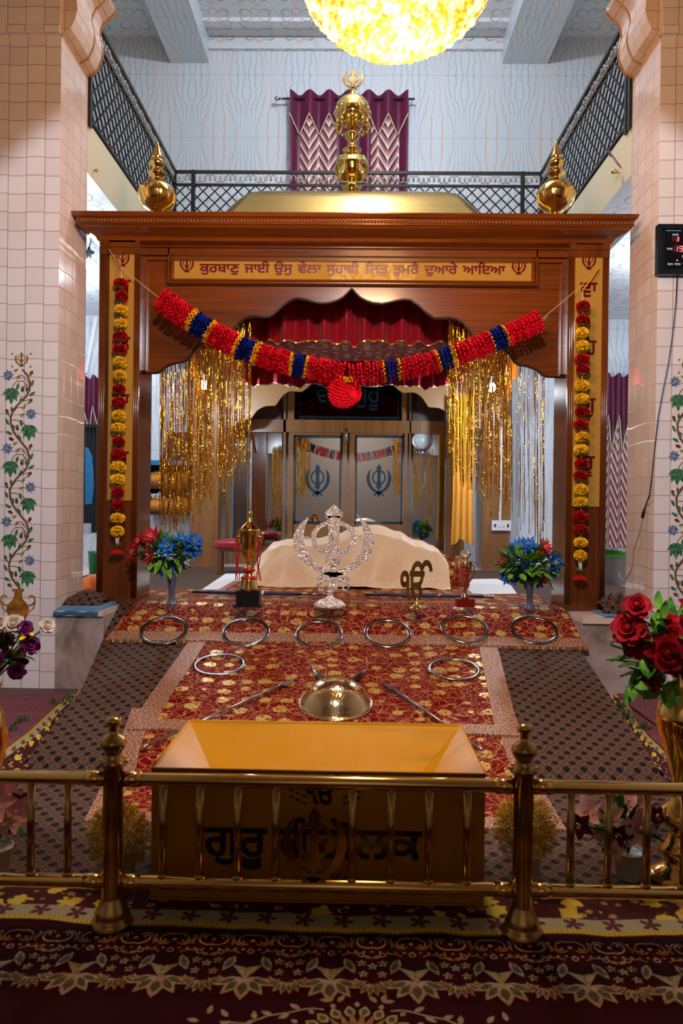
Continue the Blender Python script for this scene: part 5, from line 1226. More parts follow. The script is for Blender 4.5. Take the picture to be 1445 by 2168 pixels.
# ---------------------------------------------------------------- folded mats and cloths on the platform edge
def crumple(name, px, Y0_, Y1_, z0, hgt, mat, label, cat, seed, n=40):
    (xa, _), (xb, _) = px; a = at(xa, 1290, Y0_).x; b = at(xb, 1290, Y0_).x
    m = MB()
    m.grid(lambda u, v: (a + (b - a) * u + .03 * nz(v * 5, seed), Y0_ + (Y1_ - Y0_) * v, z0 + hgt * max(0.0, math.sin(PI * min(1, max(0, v)))) ** .6 * (0.45 + 0.55 * abs(nz(u * 3.1, v * 2.2, seed))) * (math.sin(PI * (0.06 + 0.88 * u))) ** .5 + 0.012 * nz(u * 14, v * 14, seed)), n, 18)
    return tag(obj(name, m, mat), label, cat)
def mat_slab(name, x0, x1, ya, yb, z, th, mat, label, droop=0.0):
    m = MB()
    m.grid(lambda u, v: (x0 + (x1 - x0) * u, ya + (yb - ya) * v, z + th - droop * max(0, 1 - v * 3) ** 2 * (1 + .5 * nz(u * 4, 1))), 20, 10); m.grid(lambda u, v: (x0 + (x1 - x0) * u, ya + (yb - ya) * v * 1.0, z + 0.001 - droop * max(0, 1 - v * 3) ** 2 * (1 + .5 * nz(u * 4, 1))), 20, 10)
    for a_ in (0, 1): m.grid(lambda u, v: (x0 + (x1 - x0) * a_, ya + (yb - ya) * u, z + 0.001 + (th - 0.001) * v - droop * max(0, 1 - u * 3) ** 2 * (1 + .5 * nz(a_ * 4, 1))), 10, 1)
    m.grid(lambda u, v: (x0 + (x1 - x0) * u, ya, z + 0.001 + (th - .001) * v - droop * (1 + .5 * nz(u * 4, 1))), 20, 1)
    return tag(obj(name, m, mat), label, 'mat')
mat_slab('blue_mat', -2.43, at(212, 1300, 5.9).x, 5.84, 6.6, ZP + .002, .025, M_BLUEC, 'blue mat folded over the platform edge at the left pillar', 0.03)
mat_slab('blue_mat', at(1276, 1300, 6.0).x, 2.42, 5.93, 6.4, ZP + .002, .012, M_BLUEC, 'flat blue mat on the platform edge at the right pillar')
crumple('folded_sheet', ((130, 0), (212, 0)), 6.02, 6.55, ZP + .03, .16, M_CHECK, 'crumpled diamond weave sheet piled on the left blue mat', 'sheet', 2.0)
crumple('folded_sheet', ((1279, 0), (1340, 0)), 6.06, 6.5, ZP + .018, .24, M_CHECK, 'crumpled black and grey sheet piled on the right blue mat', 'sheet', 6.0)
# ---------------------------------------------------------------- garlands
def rosette(mb, c, ax, r, n=22, seed=0, depth=0.012):
    ax = Vector(ax).normalized(); u = ax.orthogonal().normalized(); v = ax.cross(u); vs = [c]; K = n * 2; ph = random.uniform(0, 6)
    for rr, off in ((0.55, 0.006), (0.82, 0.0), (1.0, depth)):
        for k in range(K):
            a = 2 * PI * k / K + ph; q = r * rr * (1.0 if k % 2 == 0 or rr < 1 else 0.86); z = (off if k % 2 else -off * 0.6) + random.uniform(-1, 1) * 0.003
            vs.append(c + (u * math.cos(a) + v * math.sin(a)) * q + ax * z)
    fs = [(0, 1 + k, 1 + (k + 1) % K) for k in range(K)]
    for q in range(2):
        for k in range(K): fs.append((1 + q * K + k, 1 + (q + 1) * K + k, 1 + (q + 1) * K + (k + 1) % K, 1 + q * K + (k + 1) % K))
    mb.add(vs, fs, False)
YG = 6.14
GP = [(343, 636), (372, 656), (404, 678), (440, 700), (480, 722), (522, 742), (562, 756), (605, 768), (650, 778), (695, 787), (737, 794), (790, 790), (830, 785), (870, 778), (905, 770), (943, 758), (985, 745), (1020, 731), (1056, 716), (1090, 702), (1118, 690), (1146, 676)]
GP3 = [at(x, y, YG) for x, y in GP]
SG = thing('paper_garland', 'crimson paper garland with blue and yellow bands swagged across the canopy arch', 'garland', at(740, 800, YG))
def gpt(px):
    for (x0, _), (x1, _), a, b in zip(GP, GP[1:], GP3, GP3[1:]):
        if px <= x1: return a.lerp(b, (px - x0) / (x1 - x0)), (b - a).normalized()
    return GP3[-1], (GP3[-1] - GP3[-2]).normalized()
segs = [(343, 402, 'r'), (404, 411, 'y'), (413, 441, 'b'), (443, 449, 'y'), (452, 497, 'r'), (500, 506, 'y'), (509, 537, 'b'), (540, 546, 'y'), (550, 612, 'r'), (615, 619, 'y'), (622, 644, 'b'), (647, 652, 'y'), (656, 727, 'r'), (740, 808, 'r'), (812, 817, 'y'), (820, 842, 'b'), (845, 849, 'y'), (854, 922, 'r'), (926, 932, 'y'), (935, 956, 'b'), (959, 965, 'y'), (970, 1036, 'r'), (1039, 1043, 'y'), (1047, 1066, 'b'), (1069, 1074, 'y'), (1079, 1143, 'r')]
for i, (a, b, c_) in enumerate(segs):
    m = MB(); x = a; stp = 4.6 if a < 735 else 6.6
    while x <= b:
        p, d = gpt(x); rr = (27.5 if a < 735 else 26.5) * YG / F * random.uniform(.9, 1.06); rosette(m, p + Vector((0, 0, random.uniform(-.005, .005))), d + rvec() * 0.07, rr, 16, depth=.016); x += stp * 1.25
    obj({'r': 'red_section', 'b': 'blue_section', 'y': 'yellow_band'}[c_], m, {'r': M_RED, 'b': M_BLUE, 'y': M_YEL}[c_], SG)
m = MB(); c = at(730, 832, YG - 0.03)
for k in range(15):
    f = k / 14; ang = -0.9 + 1.8 * f; rr = 0.135 * math.cos(ang * 0.75); rosette(m, c + Vector((0.075 * (f - .5) * 2.0, -0.02 - 0.045 * (0.5 - f) * 2, 0.055 * (f - .5) * 1.2)), Vector((1, -0.9, 0.25)), rr, 22)
obj('hanging_ball', m, M_RED, SG)
m = MB(); 
for k in range(3): rosette(m, at(733, 800, YG - .02) + Vector((0, 0, -.012 * k)), Vector((.1, -.3, 1)), 0.07, 16)
obj('ball_collar', m, M_YEL, SG)
m = MB(); m.tube([at(240, 538, 6.27), at(262, 571, 6.2), at(343, 636, YG)], 0.0035, 5); m.tube([at(1146, 676, YG), at(1228, 607, 6.2), at(1262, 570, 6.27)], 0.0035, 5); m.tube([at(1146, 676, YG), at(1160, 668, YG - .02), at(1148, 680, YG - .02)], .003, 4)
obj('string', m, plain('tan_string', (0.55, 0.36, 0.22), 0.7), SG)
def pom(seed, r=0.062, n=70):
    random.seed(seed); m = MB(); m.ball((0, 0, 0), r * .62, 12, 8, (1, 1, .85))
    for i in range(n):
        z = 1 - 2 * (i + .5) / n; a = i * 2.39996; d = Vector((math.sqrt(1 - z * z) * math.cos(a), math.sqrt(1 - z * z) * math.sin(a), z * .82))
        b = d * r * .45; u = d.orthogonal().normalized(); v = d.cross(u); t = random.uniform(0, 6); s_ = u * math.cos(t) + v * math.sin(t); w = r * .42
        vs = []; K = 5
        for rr, sc in ((.5, .5), (.85, .9), (1.02, 1.1)):
            for k in range(K): vs.append(d * r * rr * (1 - .06 * abs(k - 2)) + s_ * (w * sc * (k - 2) / 2) + d.cross(s_) * (r * .09 * (1 if k % 2 else -1) * rr))
        m.add(vs, [(q * K + k, q * K + k + 1, (q + 1) * K + k + 1, (q + 1) * K + k) for q in range(2) for k in range(K - 1)], True)
    return m
def collar(seed, r=0.045):
    random.seed(seed); m = MB()
    for i in range(9):
        a = 2 * PI * i / 9; petal(m, (0, 0, 0), (math.cos(a), math.sin(a), .25), (0, 0, 1), r, .022, .2)
    return m
ORG = Vector((0, 0, 0))
ME_POM = {}
for kk, mt in (('y', M_MARI), ('r', M_MRED)):
    ME_POM[kk] = [mesh_of('marigold_bloom', pom(10 + s_, n=80), mt, ORG) for s_ in range(3)]
ME_COL = [mesh_of('leaf_collar', collar(3 + s_), M_LEAF, ORG) for s_ in range(2)]
def part_mesh(name, me, parent, loc, rot=(0, 0, 0), sc=(1, 1, 1)):
    o = bpy.data.objects.new(name, me); COL.objects.link(o); o.parent = parent; o.location = Vector(loc) - wloc(parent); o.rotation_euler = rot; o.scale = sc; return o
def flower_string(px_top, px_bot, ys, kinds, lb, ytie, ytassel):
    random.seed(4 if lb == 'left' else 5)
    t = thing('flower_garland', 'vertical string of red and yellow marigold blooms hung on the %s front pillar' % lb, 'garland', at(px_top, ys[0], 6.21))
    n = len(ys)
    for i, (y, kd) in enumerate(zip(ys, kinds)):
        x = px_top + (px_bot - px_top) * (y - ys[0]) / (ys[-1] - ys[0]) + random.uniform(-1.5, 1.5); p = at(x, y, 6.205)
        part_mesh('marigold_bloom', random.choice(ME_POM[kd]), t, p, (random.uniform(-.3, .3), random.uniform(-.3, .3), random.uniform(0, 6)), (1.05, .9, random.uniform(.85, 1.0)))
        part_mesh('leaf_collar', random.choice(ME_COL), t, at(x, y + 13.5, 6.205), (PI * 0, 0, random.uniform(0, 6)), (1.1, .9, 1.2))
    m = MB(); a = at(px_top, ytie, 6.24); m.tube([a, at(px_top, ys[0], 6.21), at(px_bot, ytassel, 6.21)], .004, 5)
    for dx in (-2, 0, 2): m.tube([at(px_bot + dx * 1.5, ys[-1] + 10, 6.2), at(px_bot + dx, ytassel - 8, 6.2)], .005, 5)
    obj('cord', m, plain('cream_cord_' + lb, (0.70, 0.58, 0.46), .7), t)
    m = MB(); c = at(px_bot - 1, ytassel, 6.205)
    for k in range(22):
        a_ = 2 * PI * k / 22; petal(m, c, (math.cos(a_), math.sin(a_), -.25), (0, 0, 1), .075, .035, -.35)
    obj('tassel_flower', m, M_MRED, t)
    m = MB()
    for k in range(18):
        a_ = 2 * PI * k / 18; petal(m, c + Vector((0, 0, .012)), (math.cos(a_), math.sin(a_), .35), (0, 0, 1), .05, .02, .4)
    obj('tassel_leaves', m, M_LEAF, t)
flower_string(257, 248, [600, 628, 657, 685, 713, 740, 767, 795, 824, 852, 880, 906, 935, 962, 988, 1015, 1043, 1070, 1097, 1125], 'rryyrryyrryyrryyrryy', 'left', 566, 1162)
flower_string(1233, 1228, [649, 678, 706, 733, 760, 783, 817, 845, 872, 898, 926, 952, 981, 1007, 1037, 1063, 1094, 1120, 1149, 1176], 'rryyrryyrryyrryyrryy', 'right', 610, 1217)
m = MB(); m.bar(at(1266, 567, 6.26), at(1235, 612, 6.24), .02, .006); obj('yellow_ribbon', m, M_YEL, SG)
m = MB(); m.bar(at(231, 528, 6.26), at(259, 574, 6.24), .014, .006); obj('orange_cord', m, plain('orange_cord_cotton', (.5, .2, .06), .7), SG)
# ---------------------------------------------------------------- tinsel curtains
def arch_y(px):
    dx = abs(px - 744); q = 795
    for (a, ya), (b, yb) in zip(half, half[1:]):
        if a <= dx <= b: return ya + (yb - ya) * (dx - a) / max(1e-6, b - a)
    return q
def tinsel(name, label, x0, x1, bot, seed, dens):
    random.seed(seed); m = MB(); hd = []
    x = x0
    while x < x1:
        Y = random.uniform(6.50, 6.62); top = arch_y(x) - 14; yb = 0
        for (a, ya), (b, yb_) in zip(bot, bot[1:]):
            if a <= x <= b: yb = ya + (yb_ - ya) * (x - a) / (b - a)
        yb += random.uniform(-32, 16) * (1 if random.random() < .7 else 2.5)
        yb = max(yb, top + 60)
        p = at(x, top, Y); q = at(x + random.uniform(-1, 1), yb, Y); L_ = p.z - q.z; n = max(4, int(L_ / 0.055)); w = random.choice((.003, .005, .007, .010)); ang = random.uniform(0, 6); vs = []
        lam = random.uniform(-3.5, 3.5); kx = 0
        for i in range(n + 1):
            f = i / n; ang += lam * 0.05 + random.uniform(-.45, .45); kx += random.uniform(-.0016, .0016)
            c = Vector((p.x + (q.x - p.x) * f + kx, p.y + random.uniform(-.002, .002), p.z - L_ * f)); d = Vector((math.cos(ang), math.sin(ang), 0)) * w / 2; vs += [c - d, c + d]
        m.add(vs, [(2 * i, 2 * i + 1, 2 * i + 3, 2 * i + 2) for i in range(n)], False)
        x += random.expovariate(1.0 / dens(x)) + 0.3
    o = obj(name, m, M_FOIL); tag(o, label, 'tinsel curtain', 'gold foil tinsel curtains', 'stuff'); return o
tinsel('tinsel_curtain', 'gold foil tinsel strands hanging behind the left shoulder of the arch', 337, 531, [(330, 1125), (372, 1120), (405, 1098), (440, 1062), (475, 1030), (531, 985)], 3, lambda x: 0.45)
tinsel('tinsel_curtain', 'gold foil tinsel strands hanging behind the right shoulder of the arch', 946, 1152, [(946, 975), (985, 1020), (1020, 1045), (1060, 1075), (1100, 1110), (1152, 1150)], 8, lambda x: 0.5 if x < 1075 else 2.0)
# ---------------------------------------------------------------- flowers
def lily(c, d, r, n=6, w=.42, curl=.25, rows=2):
    m = MB(); c = Vector(c); d = Vector(d).normalized(); u = d.orthogonal().normalized(); v = d.cross(u); ph = random.uniform(0, 6)
    for q in range(rows):
        for k in range(n):
            a = 2 * PI * (k + .5 * q) / n + ph; s_ = u * math.cos(a) + v * math.sin(a)
            petal(m, c, s_ + d * (.55 + .5 * q), d, r * (1 - .15 * q), r * w, -curl * .6, pts=5)
    return m
def stamens(c, d, r, mb):
    d = Vector(d).normalized()
    for k in range(6):
        e = Vector(c) + (d + rvec() * .35).normalized() * r * .5; mb.tube([c, e], .0018, 4); mb.ball(e, .005, 5, 3)
def rose(c, d, r):
    m = MB(); c = Vector(c); d = Vector(d).normalized(); u = d.orthogonal().normalized(); v = d.cross(u); m.ball(c + d * r * .25, r * .35, 8, 6)
    for q, (n, tilt, L_, w) in enumerate(((4, 2.6, .75, .75), (5, 1.5, .95, .85), (6, .75, 1.1, .95), (6, .25, 1.05, .95))):
        for k in range(n):
            a = 2 * PI * k / n + q * .7; s_ = u * math.cos(a) + v * math.sin(a)
            petal(m, c + s_ * r * .1 * q, s_ + d * tilt, d * .2 - s_, r * L_, r * w * 1.05, -.18 if q < 2 else -.30, .4, 6, 0, True)
    return m
def leaves(mb, c, R_, n, L_, w, up=.2, sq=(1, 1, 1), incen=.5):
    for i in range(n):
        d = rvec(); d.z = d.z * .8 + up; p = Vector(c) + Vector((d.x * sq[0], d.y * sq[1], d.z * sq[2])) * R_ * random.uniform(incen, 1.0)
        petal(mb, p, d + rvec() * .6, (0, 0, 1), L_ * random.uniform(.7, 1.2), w * random.uniform(.8, 1.2), random.uniform(-.3, .3))
def bouquet(t, Y, blooms, leafc, R_, mleaf, stemto, nleaf=90, L_=.10, w=.045, sq=(1.25, .8, .8)):
    st = MB(); sm_ = MB()
    for (px, py, r, kind, mt) in blooms:
        r = r * (1.25 if kind == 'lily' and Y > 5 else 1.0); c = at(px, py, Y + random.uniform(-.10, .05)); d = (c - Vector(leafc)); d = d * 1.0 + Vector((0, -.16, .02)) + rvec() * .03
        nm, mb = ('flower', lily(c, d, r)) if kind == 'lily' else ('rose', rose(c, d, r)) if kind == 'rose' else ('flower', lily(c, d, r, 5, .75, .5, 1)) if kind == 'wide' else ('flower', lily(c, d, r, 12, .28, .2, 3))
        obj(nm, mb, mt, t); st.tube([c, (c + Vector(leafc)) / 2 + Vector((0, 0, -.02)), stemto], .0035, 5)
        if kind in ('lily', 'wide'): stamens(c, d, r, sm_)
    obj('stems', st, M_DLEAF, t)
    if sm_.v: obj('stamens', sm_, M_FWHITE, t)
    m = MB(); leaves(m, leafc, R_, nleaf, L_, w, .05, sq); obj('leaves', m, mleaf, t)
def glass_vase(t, c, k):
    m = MB(); m.lathe([(10 * k, 0), (12 * k, 2 * k), (9 * k, 5 * k), (6.5 * k, 12 * k), (6 * k, 22 * k), (7 * k, 40 * k), (9.5 * k, 60 * k), (11 * k, 68 * k), (9.5 * k, 66 * k), (5 * k, 40 * k), (4 * k, 14 * k)], c, 16, lobes=8, amp=.12); return obj('vase', m, M_SMOKE, t)
random.seed(11)
c = atz(363, 1281, zc - .01); k = c.y / F
t = thing('flower_vase', 'slim smoky glass vase of red and blue silk lilies beside the left front pillar', 'flower vase', c); glass_vase(t, c, k)
lc = at(352, 1172, c.y)
bouquet(t, c.y, [(292, 1170, .10, 'lily', M_FRED), (327, 1140, .095, 'lily', M_FRED), (300, 1148, .08, 'lily', M_FRED), (318, 1176, .07, 'lily', M_FRED), (356, 1158, .10, 'lily', M_FBLUE), (400, 1160, .11, 'lily', M_FBLUE), (345, 1195, .10, 'lily', M_FBLUE), (380, 1148, .08, 'lily', M_FBLUE), (372, 1192, .09, 'lily', M_FBLUE), (406, 1148, .08, 'lily', M_FBLUE)], lc, .17, M_LLEAF, c + Vector((0, 0, .26)), 170, .12, .06)
c = atz(1120, 1290, zc - .01); k = c.y / F
t = thing('flower_vase', 'slim smoky glass vase of mostly blue silk lilies beside the right front pillar', 'flower vase', c); glass_vase(t, c, k)
lc = at(1122, 1196, c.y)
bouquet(t, c.y, [(1100, 1162, .09, 'lily', M_FBLUE), (1088, 1182, .08, 'lily', M_FBLUE), (1112, 1205, .13, 'lily', M_FBLUE), (1080, 1215, .09, 'lily', M_FBLUE), (1130, 1222, .10, 'lily', M_FBLUE), (1168, 1190, .09, 'lily', M_FBLUE), (1150, 1162, .07, 'lily', M_FRED), (1138, 1172, .07, 'lily', M_FRED), (1150, 1222, .06, 'lily', M_FRED), (1068, 1190, .05, 'lily', M_FRED), (1118, 1158, .08, 'lily', M_FBLUE), (1165, 1212, .06, 'lily', M_FBLUE)], lc, .19, M_LLEAF, c + Vector((0, 0, .26)), 180, .12, .06)
# foreground right: roses in a tall brass vase
Yv = 2.95; vx = at(1436, 1700, Yv).x
t = thing('flower_vase', 'tall brass floor vase of red roses behind the barrier at the right edge', 'flower vase', (vx, Yv, 0.014))
m = MB(); zz = lambda y: H - (y - 1084 - 9) / F * Yv; k = Yv / F
m.lathe([(.115, .014), (.12, .03), (.10, .05), (.06, .075), (.05, .10), (.075, .13), (.05, .16), (.036, .19), (.034, zz(1720) - .06), (.055, zz(1745)), (41 * k, zz(1738)), (42 * k, zz(1726)), (34 * k, zz(1714)), (20 * k, zz(1700)), (13 * k, zz(1680)), (14 * k, zz(1650)), (26 * k, zz(1610)), (40 * k, zz(1565)), (49 * k, zz(1530)), (47 * k, zz(1505)), (34 * k, zz(1480)), (20 * k, zz(1462)), (14 * k, zz(1440)), (14 * k, zz(1400)), (24 * k, zz(1380)), (20 * k, zz(1382)), (10 * k, zz(1420))], (vx, Yv, 0), 36); obj('vase', m, M_BRASS, t)
random.seed(21); lc = at(1405, 1385, Yv)
bouquet(t, Yv, [(1348, 1285, .045, 'rose', M_ROSE), (1330, 1332, .055, 'rose', M_ROSE), (1348, 1365, .048, 'rose', M_ROSE), (1405, 1382, .065, 'rose', M_ROSE), (1372, 1440, .042, 'rose', M_ROSE), (1440, 1335, .055, 'rose', M_ROSE), (1420, 1350, .05, 'rose', M_ROSE), (1412, 1318, .04, 'rose', M_ROSE), (1450, 1400, .06, 'rose', M_ROSE), (1470, 1300, .06, 'rose', M_ROSE)], lc, .15, M_LEAF, Vector((vx, Yv, zz(1400))), 70, .11, .055, (1.2, .6, 1.1))
m = MB()
for px, py, n in ((1352, 1420, 6), (1345, 1455, 6), (1395, 1300, 5), (1360, 1395, 5), (1410, 1460, 5), (1425, 1485, 4)):
    p = at(px, py, Yv - .05)
    for i in range(n): petal(m, p + rvec() * .02, rvec() + Vector((0, 0, -.3)), (0, -1, .4), .075, .045, .1)
obj('leaves', m, M_LLEAF, t)
# foreground left bouquet
Yv = 3.05; vx = at(-28, 1500, Yv).x
t = thing('flower_vase', 'brass vase of mixed purple, cream and yellow flowers at the left edge', 'flower vase', (vx, Yv, .014))
m = MB(); m.lathe([(.10, .014), (.10, .03), (.05, .08), (.04, .3), (.09, .5), (.07, .62), (.04, .68), (.06, .74), (.03, .70)], (vx, Yv, 0), 28); obj('vase', m, M_BRASS, t)
random.seed(31); lc = at(10, 1375, Yv)
bouquet(t, Yv, [(100, 1325, .026, 'rose', M_FWHITE), (30, 1322, .034, 'rose', M_FWHITE), (53, 1330, .026, 'rose', M_FPURP), (56, 1350, .024, 'rose', M_MARI), (64, 1366, .032, 'rose', M_FPURP), (12, 1358, .034, 'rose', M_FPURP), (18, 1385, .022, 'rose', M_FPINK), (38, 1397, .034, 'rose', M_FPURP), (36, 1420, .03, 'rose', M_FPURP), (8, 1335, .03, 'rose', M_FPURP), (40, 1385, .02, 'rose', M_MARI), (-6, 1400, .035, 'rose', M_FPURP), (0, 1320, .03, 'rose', M_FWHITE)], lc, .10, M_LEAF, Vector((vx, Yv, .72)), 80, .05, .022, (1.1, .7, 1.1))
# pots behind the barrier
def pot(t, c, r, h, mat):
    m = MB(); m.lathe([(r * .72, 0), (r * .76, .004), (r, h), (r * 1.04, h), (r * 1.04, h * .95), (r * .9, h * .9), (r * .5, h * .85)], c, 24); return obj('pot', m, mat, t)
M_POT = plain('white_ceramic_pot', (.62, .62, .58), .35)
def orchid_pot(px, py, lab, dx, blooms, seed):
    random.seed(seed); c = atz(px, py, .014); t = thing('potted_orchid', lab, 'potted flower', c); pot(t, c, .062, .115, M_POT); lc = at(px - 10, py - 110, c.y)
    bl = [(px + a, py + b, r, kd, mt) for a, b, r, kd, mt in blooms]
    bouquet(t, c.y, bl, lc, .075, M_DLEAF, c + Vector((0, 0, .10)), 34, .09, .05, (1.3, .8, .7))
orchid_pot(1328, 1858, 'pink and purple silk orchids in white pot behind the barrier at right', 0, [(-82, -140, .075, 'wide', M_FPINK), (-40, -128, .075, 'wide', M_FPINK), (-5, -150, .08, 'wide', M_FPINK), (15, -105, .085, 'wide', M_FPINK), (40, -125, .08, 'wide', M_FPINK), (-60, -95, .05, 'lily', M_FWHITE), (-98, -112, .06, 'wide', M_FPURP), (55, -130, .05, 'wide', M_FPURP), (-20, -92, .05, 'wide', M_FPURP), (30, -165, .06, 'wide', M_FPINK), (-30, -60, .05, 'wide', M_FPINK)], 5)
orchid_pot(-8, 1852, 'pink and purple silk orchids in white pot at the left edge behind barrier', 0, [(22, -160, .08, 'wide', M_FPINK), (38, -128, .075, 'wide', M_FPINK), (0, -150, .08, 'wide', M_FPINK), (52, -150, .055, 'wide', M_FPURP), (10, -110, .06, 'wide', M_FPINK)], 6)
def dried(px, py, cx_, cy_, lab, seed):
    random.seed(seed); c = atz(px, py, .014); t = thing('dried_flower_pot', lab, 'potted flower', c); m = MB()
    m.lathe([(.024, 0), (.026, .003), (.036, .10), (.038, .10), (.030, .095)], c, 4 * 5); obj('pot', m, M_POT, t)
    lc = at(cx_, cy_, c.y); m = MB()
    for i in range(1500):
        d = rvec(); p = lc + Vector((d.x * .125, d.y * .09, d.z * .13)) * random.uniform(.35, 1) ** .6
        for q in range(3): petal(m, p + rvec() * .006, d + rvec() * 1.2, d, .015, .013, .3, pts=1)
    obj('dried_blooms', m, M_DRY, t); m = MB()
    for i in range(24): m.tube([c + Vector((0, 0, .09)), lc + rvec() * .07], .0018, 4)
    obj('stems', m, M_DRY, t)
dried(270, 1850, 252, 1768, 'bushy dried yellow flowers in small pot behind the left barrier post', 1)
dried(1126, 1862, 1112, 1752, 'bushy dried yellow flowers in small pot behind the right barrier post', 2)
# ---------------------------------------------------------------- chandelier
cc = Vector((.203, 3.98, 0)); CHN = thing('chandelier', 'large lit chandelier with bowl of amber glass balls hanging at the top', 'chandelier', (cc.x, cc.y, 4.04))
ball_me = []
for s_ in range(3):
    m = MB(); m.ball((0, 0, 0), .030, 12, 8); ball_me.append(mesh_of('glass_ball', m, M_BALL, ORG))
rows = [(.02, 4.075), (.09, 4.08), (.15, 4.095), (.205, 4.115), (.26, 4.14), (.31, 4.165), (.355, 4.195), (.395, 4.225), (.43, 4.26), (.46, 4.295), (.485, 4.335), (.50, 4.38)]
allb = []
for r_, z in rows:
    n = max(3, int(2 * PI * r_ / .056))
    for k_ in range(n): a = 2 * PI * (k_ + random.random() * .2) / n + r_ * 20; allb.append(cc + Vector((r_ * math.cos(a), r_ * math.sin(a), z + random.uniform(-.008, .008))))
allb.sort(key=lambda p: (p - CAMP).length)
for p in allb[:96]: part_mesh('glass_ball', random.choice(ball_me), CHN, p, (random.uniform(0, 6), random.uniform(0, 6), 0), (1, 1, 1))
m = MB()
for p in allb[96:]: m.ball(p, .030, 10, 6)
o = obj('glass_balls', m, M_BALL, CHN); o['kind'] = 'stuff'
m = MB(); m.lathe([(r_ * .97, z + .03) for r_, z in rows] + [(.42, 4.42), (.24, 4.43)], (cc.x, cc.y, 0), 36); obj('inner_bowl', m, emis('glowing_amber_bowl', (1.0, .55, .06), 1.0, (.5, .3, .05)), CHN)
m = MB()
for k_ in range(90):
    a = 2 * PI * k_ / 90
    for j in range(22): m.ball((cc.x + .24 * math.cos(a), cc.y + .24 * math.sin(a), 4.44 + j * .018), .007, 5, 3)
o = obj('bead_strands', m, emis('lit_amber_beads', (1.0, .55, .10), .8, (.6, .4, .1)), CHN); o['kind'] = 'stuff'
for k_ in range(8):
    a = 2 * PI * k_ / 8 + .2; p = (cc.x + .33 * math.cos(a), cc.y + .33 * math.sin(a)); m = MB(); m.lathe([(.018, 4.42), (.018, 4.50), (.012, 4.505)], (p[0], p[1], 0), 10); cd = obj('candle_sleeve', m, M_FWHITE, CHN)
    m = MB(); m.lathe([(.008, 4.505), (.020, 4.53), (.018, 4.56), (.004, 4.60), (.001, 4.61)], (p[0], p[1], 0), 10); obj('candle_bulb', m, M_FLAME, cd)
m = MB(); m.tube([(cc.x, cc.y, 4.4), (cc.x, cc.y, 8.83)], .012, 8); m.lathe([(.25, 4.84), (.26, 4.86), (.05, 4.90), (.02, 4.95)], (cc.x, cc.y, 0), 24); obj('stem', m, M_BRASS, CHN)
# bulbs
def bulb(px, py, Y, lab, wire=None, r=.042):
    c = at(px, py, Y); t = thing('hanging_bulb', lab, 'light bulb', c, None)
    m = MB(); m.ball(c, r, 16, 10, (1, 1, 1.15)); obj('glass', m, M_BULB, t)
    m = MB(); m.lathe([(.022, r * .9), (.024, r + .06), (.055, r + .075), (.055, r + .085), (.02, r + .10), (.012, r + .13)], c, 14); obj('holder', m, M_BPLAS, t)
    m = MB(); m.tube([c + Vector((0, 0, r + .12)), c + Vector((.02, 0, r + .2)), c + Vector((-.01, 0, 4.5 - c.z))], .006, 5); obj('wire', m, M_BLACK, t); return t
bulb(188, 560, 7.5, 'bright bare white bulb hanging under the left gallery beside the cornice', r=.05)
bulb(432, 815, 9.35, 'bright white bulb shining through the left tinsel', r=.055); bulb(1040, 820, 9.35, 'bright white bulb shining through the right tinsel', r=.055)
# ---------------------------------------------------------------- wall clock and cables on the right pillar
yk = Y0 - .02; cx0 = at(1388, 530, yk).x; zt3 = at(1395, 478, yk).z; zb3 = at(1395, 584, yk).z
t = thing('digital_clock', 'black digital calendar clock with red numerals on right tile pillar', 'clock', (cx0 + .3, Y0, zb3))
m = MB(); m.box(cx0, cx0 + .62, yk - .02, Y0, zb3, zt3); m.sweep([(0, 0), (-.035, 0), (-.035, .014), (0, .02)], [(cx0, yk - .02, zb3), (cx0 + .62, yk - .02, zb3), (cx0 + .62, yk - .02, zt3), (cx0, yk - .02, zt3)], (0, -1, 0), True); obj('case', m, M_BPLAS, t)
yq = yk - .0215; pxx = lambda px: at(px, 530, yk).x; pzz = lambda py: at(1420, py, yk).z
m = MB(); m.box(cx0 + .06, cx0 + .56, yq - .0, yk - .015, zb3 + .05, zt3 - .04); obj('face_glass', m, plain('black_gloss_face', (.003, .004, .008), .08), t)
m = MB()
for s_, xa, xb, yb2, h_ in (('DATE', 1420, 1432.5, 501.0, .016), ('TIME', 1408, 1420, 531, .016), ('SUN', 1410.5, 1421, 563, .016), ('MON', 1425.5, 1437, 563, .016), ('Computer Century Calendar', 1406, 1438, 491, .006), ('TE', 1440, 1446, 547, .016), ('T', 1442, 1446, 563, .016), ('M', 1443, 1447, 501, .016)):
    text_mb(m, s_, (0, yq, 0), (1, 0, 0), (0, 0, 1), pxx(xa), pxx(xb), .0008, 0.012, h_, pzz(yb2))
obj('printed_lettering', m, M_LEDW, t)
m = MB(); m.box(pxx(1419), pxx(1434), yq - .0006, yq, pzz(513.5), pzz(503)); m.box(pxx(1422), pxx(1443), yq - .0006, yq, pzz(536), pzz(521)); obj('display_window', m, plain('dim_red_window', (.08, .01, .02), .2), t)
def seg7(mb, ch, x0, x1, z0, z1, y):
    S = {'3': 'abgcd', '1': 'bc', '9': 'abfgcd'}[ch]; w = .0035; zm = (z0 + z1) / 2; sk = (z1 - z0) * .1
    G_ = {'a': ((x0 + sk, z1), (x1 + sk, z1)), 'g': ((x0 + sk / 2, zm), (x1 + sk / 2, zm)), 'd': ((x0, z0), (x1, z0)), 'f': ((x0 + sk / 2, zm), (x0 + sk, z1)), 'b': ((x1 + sk / 2, zm), (x1 + sk, z1)), 'e': ((x0, z0), (x0 + sk / 2, zm)), 'c': ((x1, z0), (x1 + sk / 2, zm))}
    for q in S: a, b = G_[q]; mb.bar((a[0], y, a[1]), (b[0], y, b[1]), w, .001, (0, 1, 0))
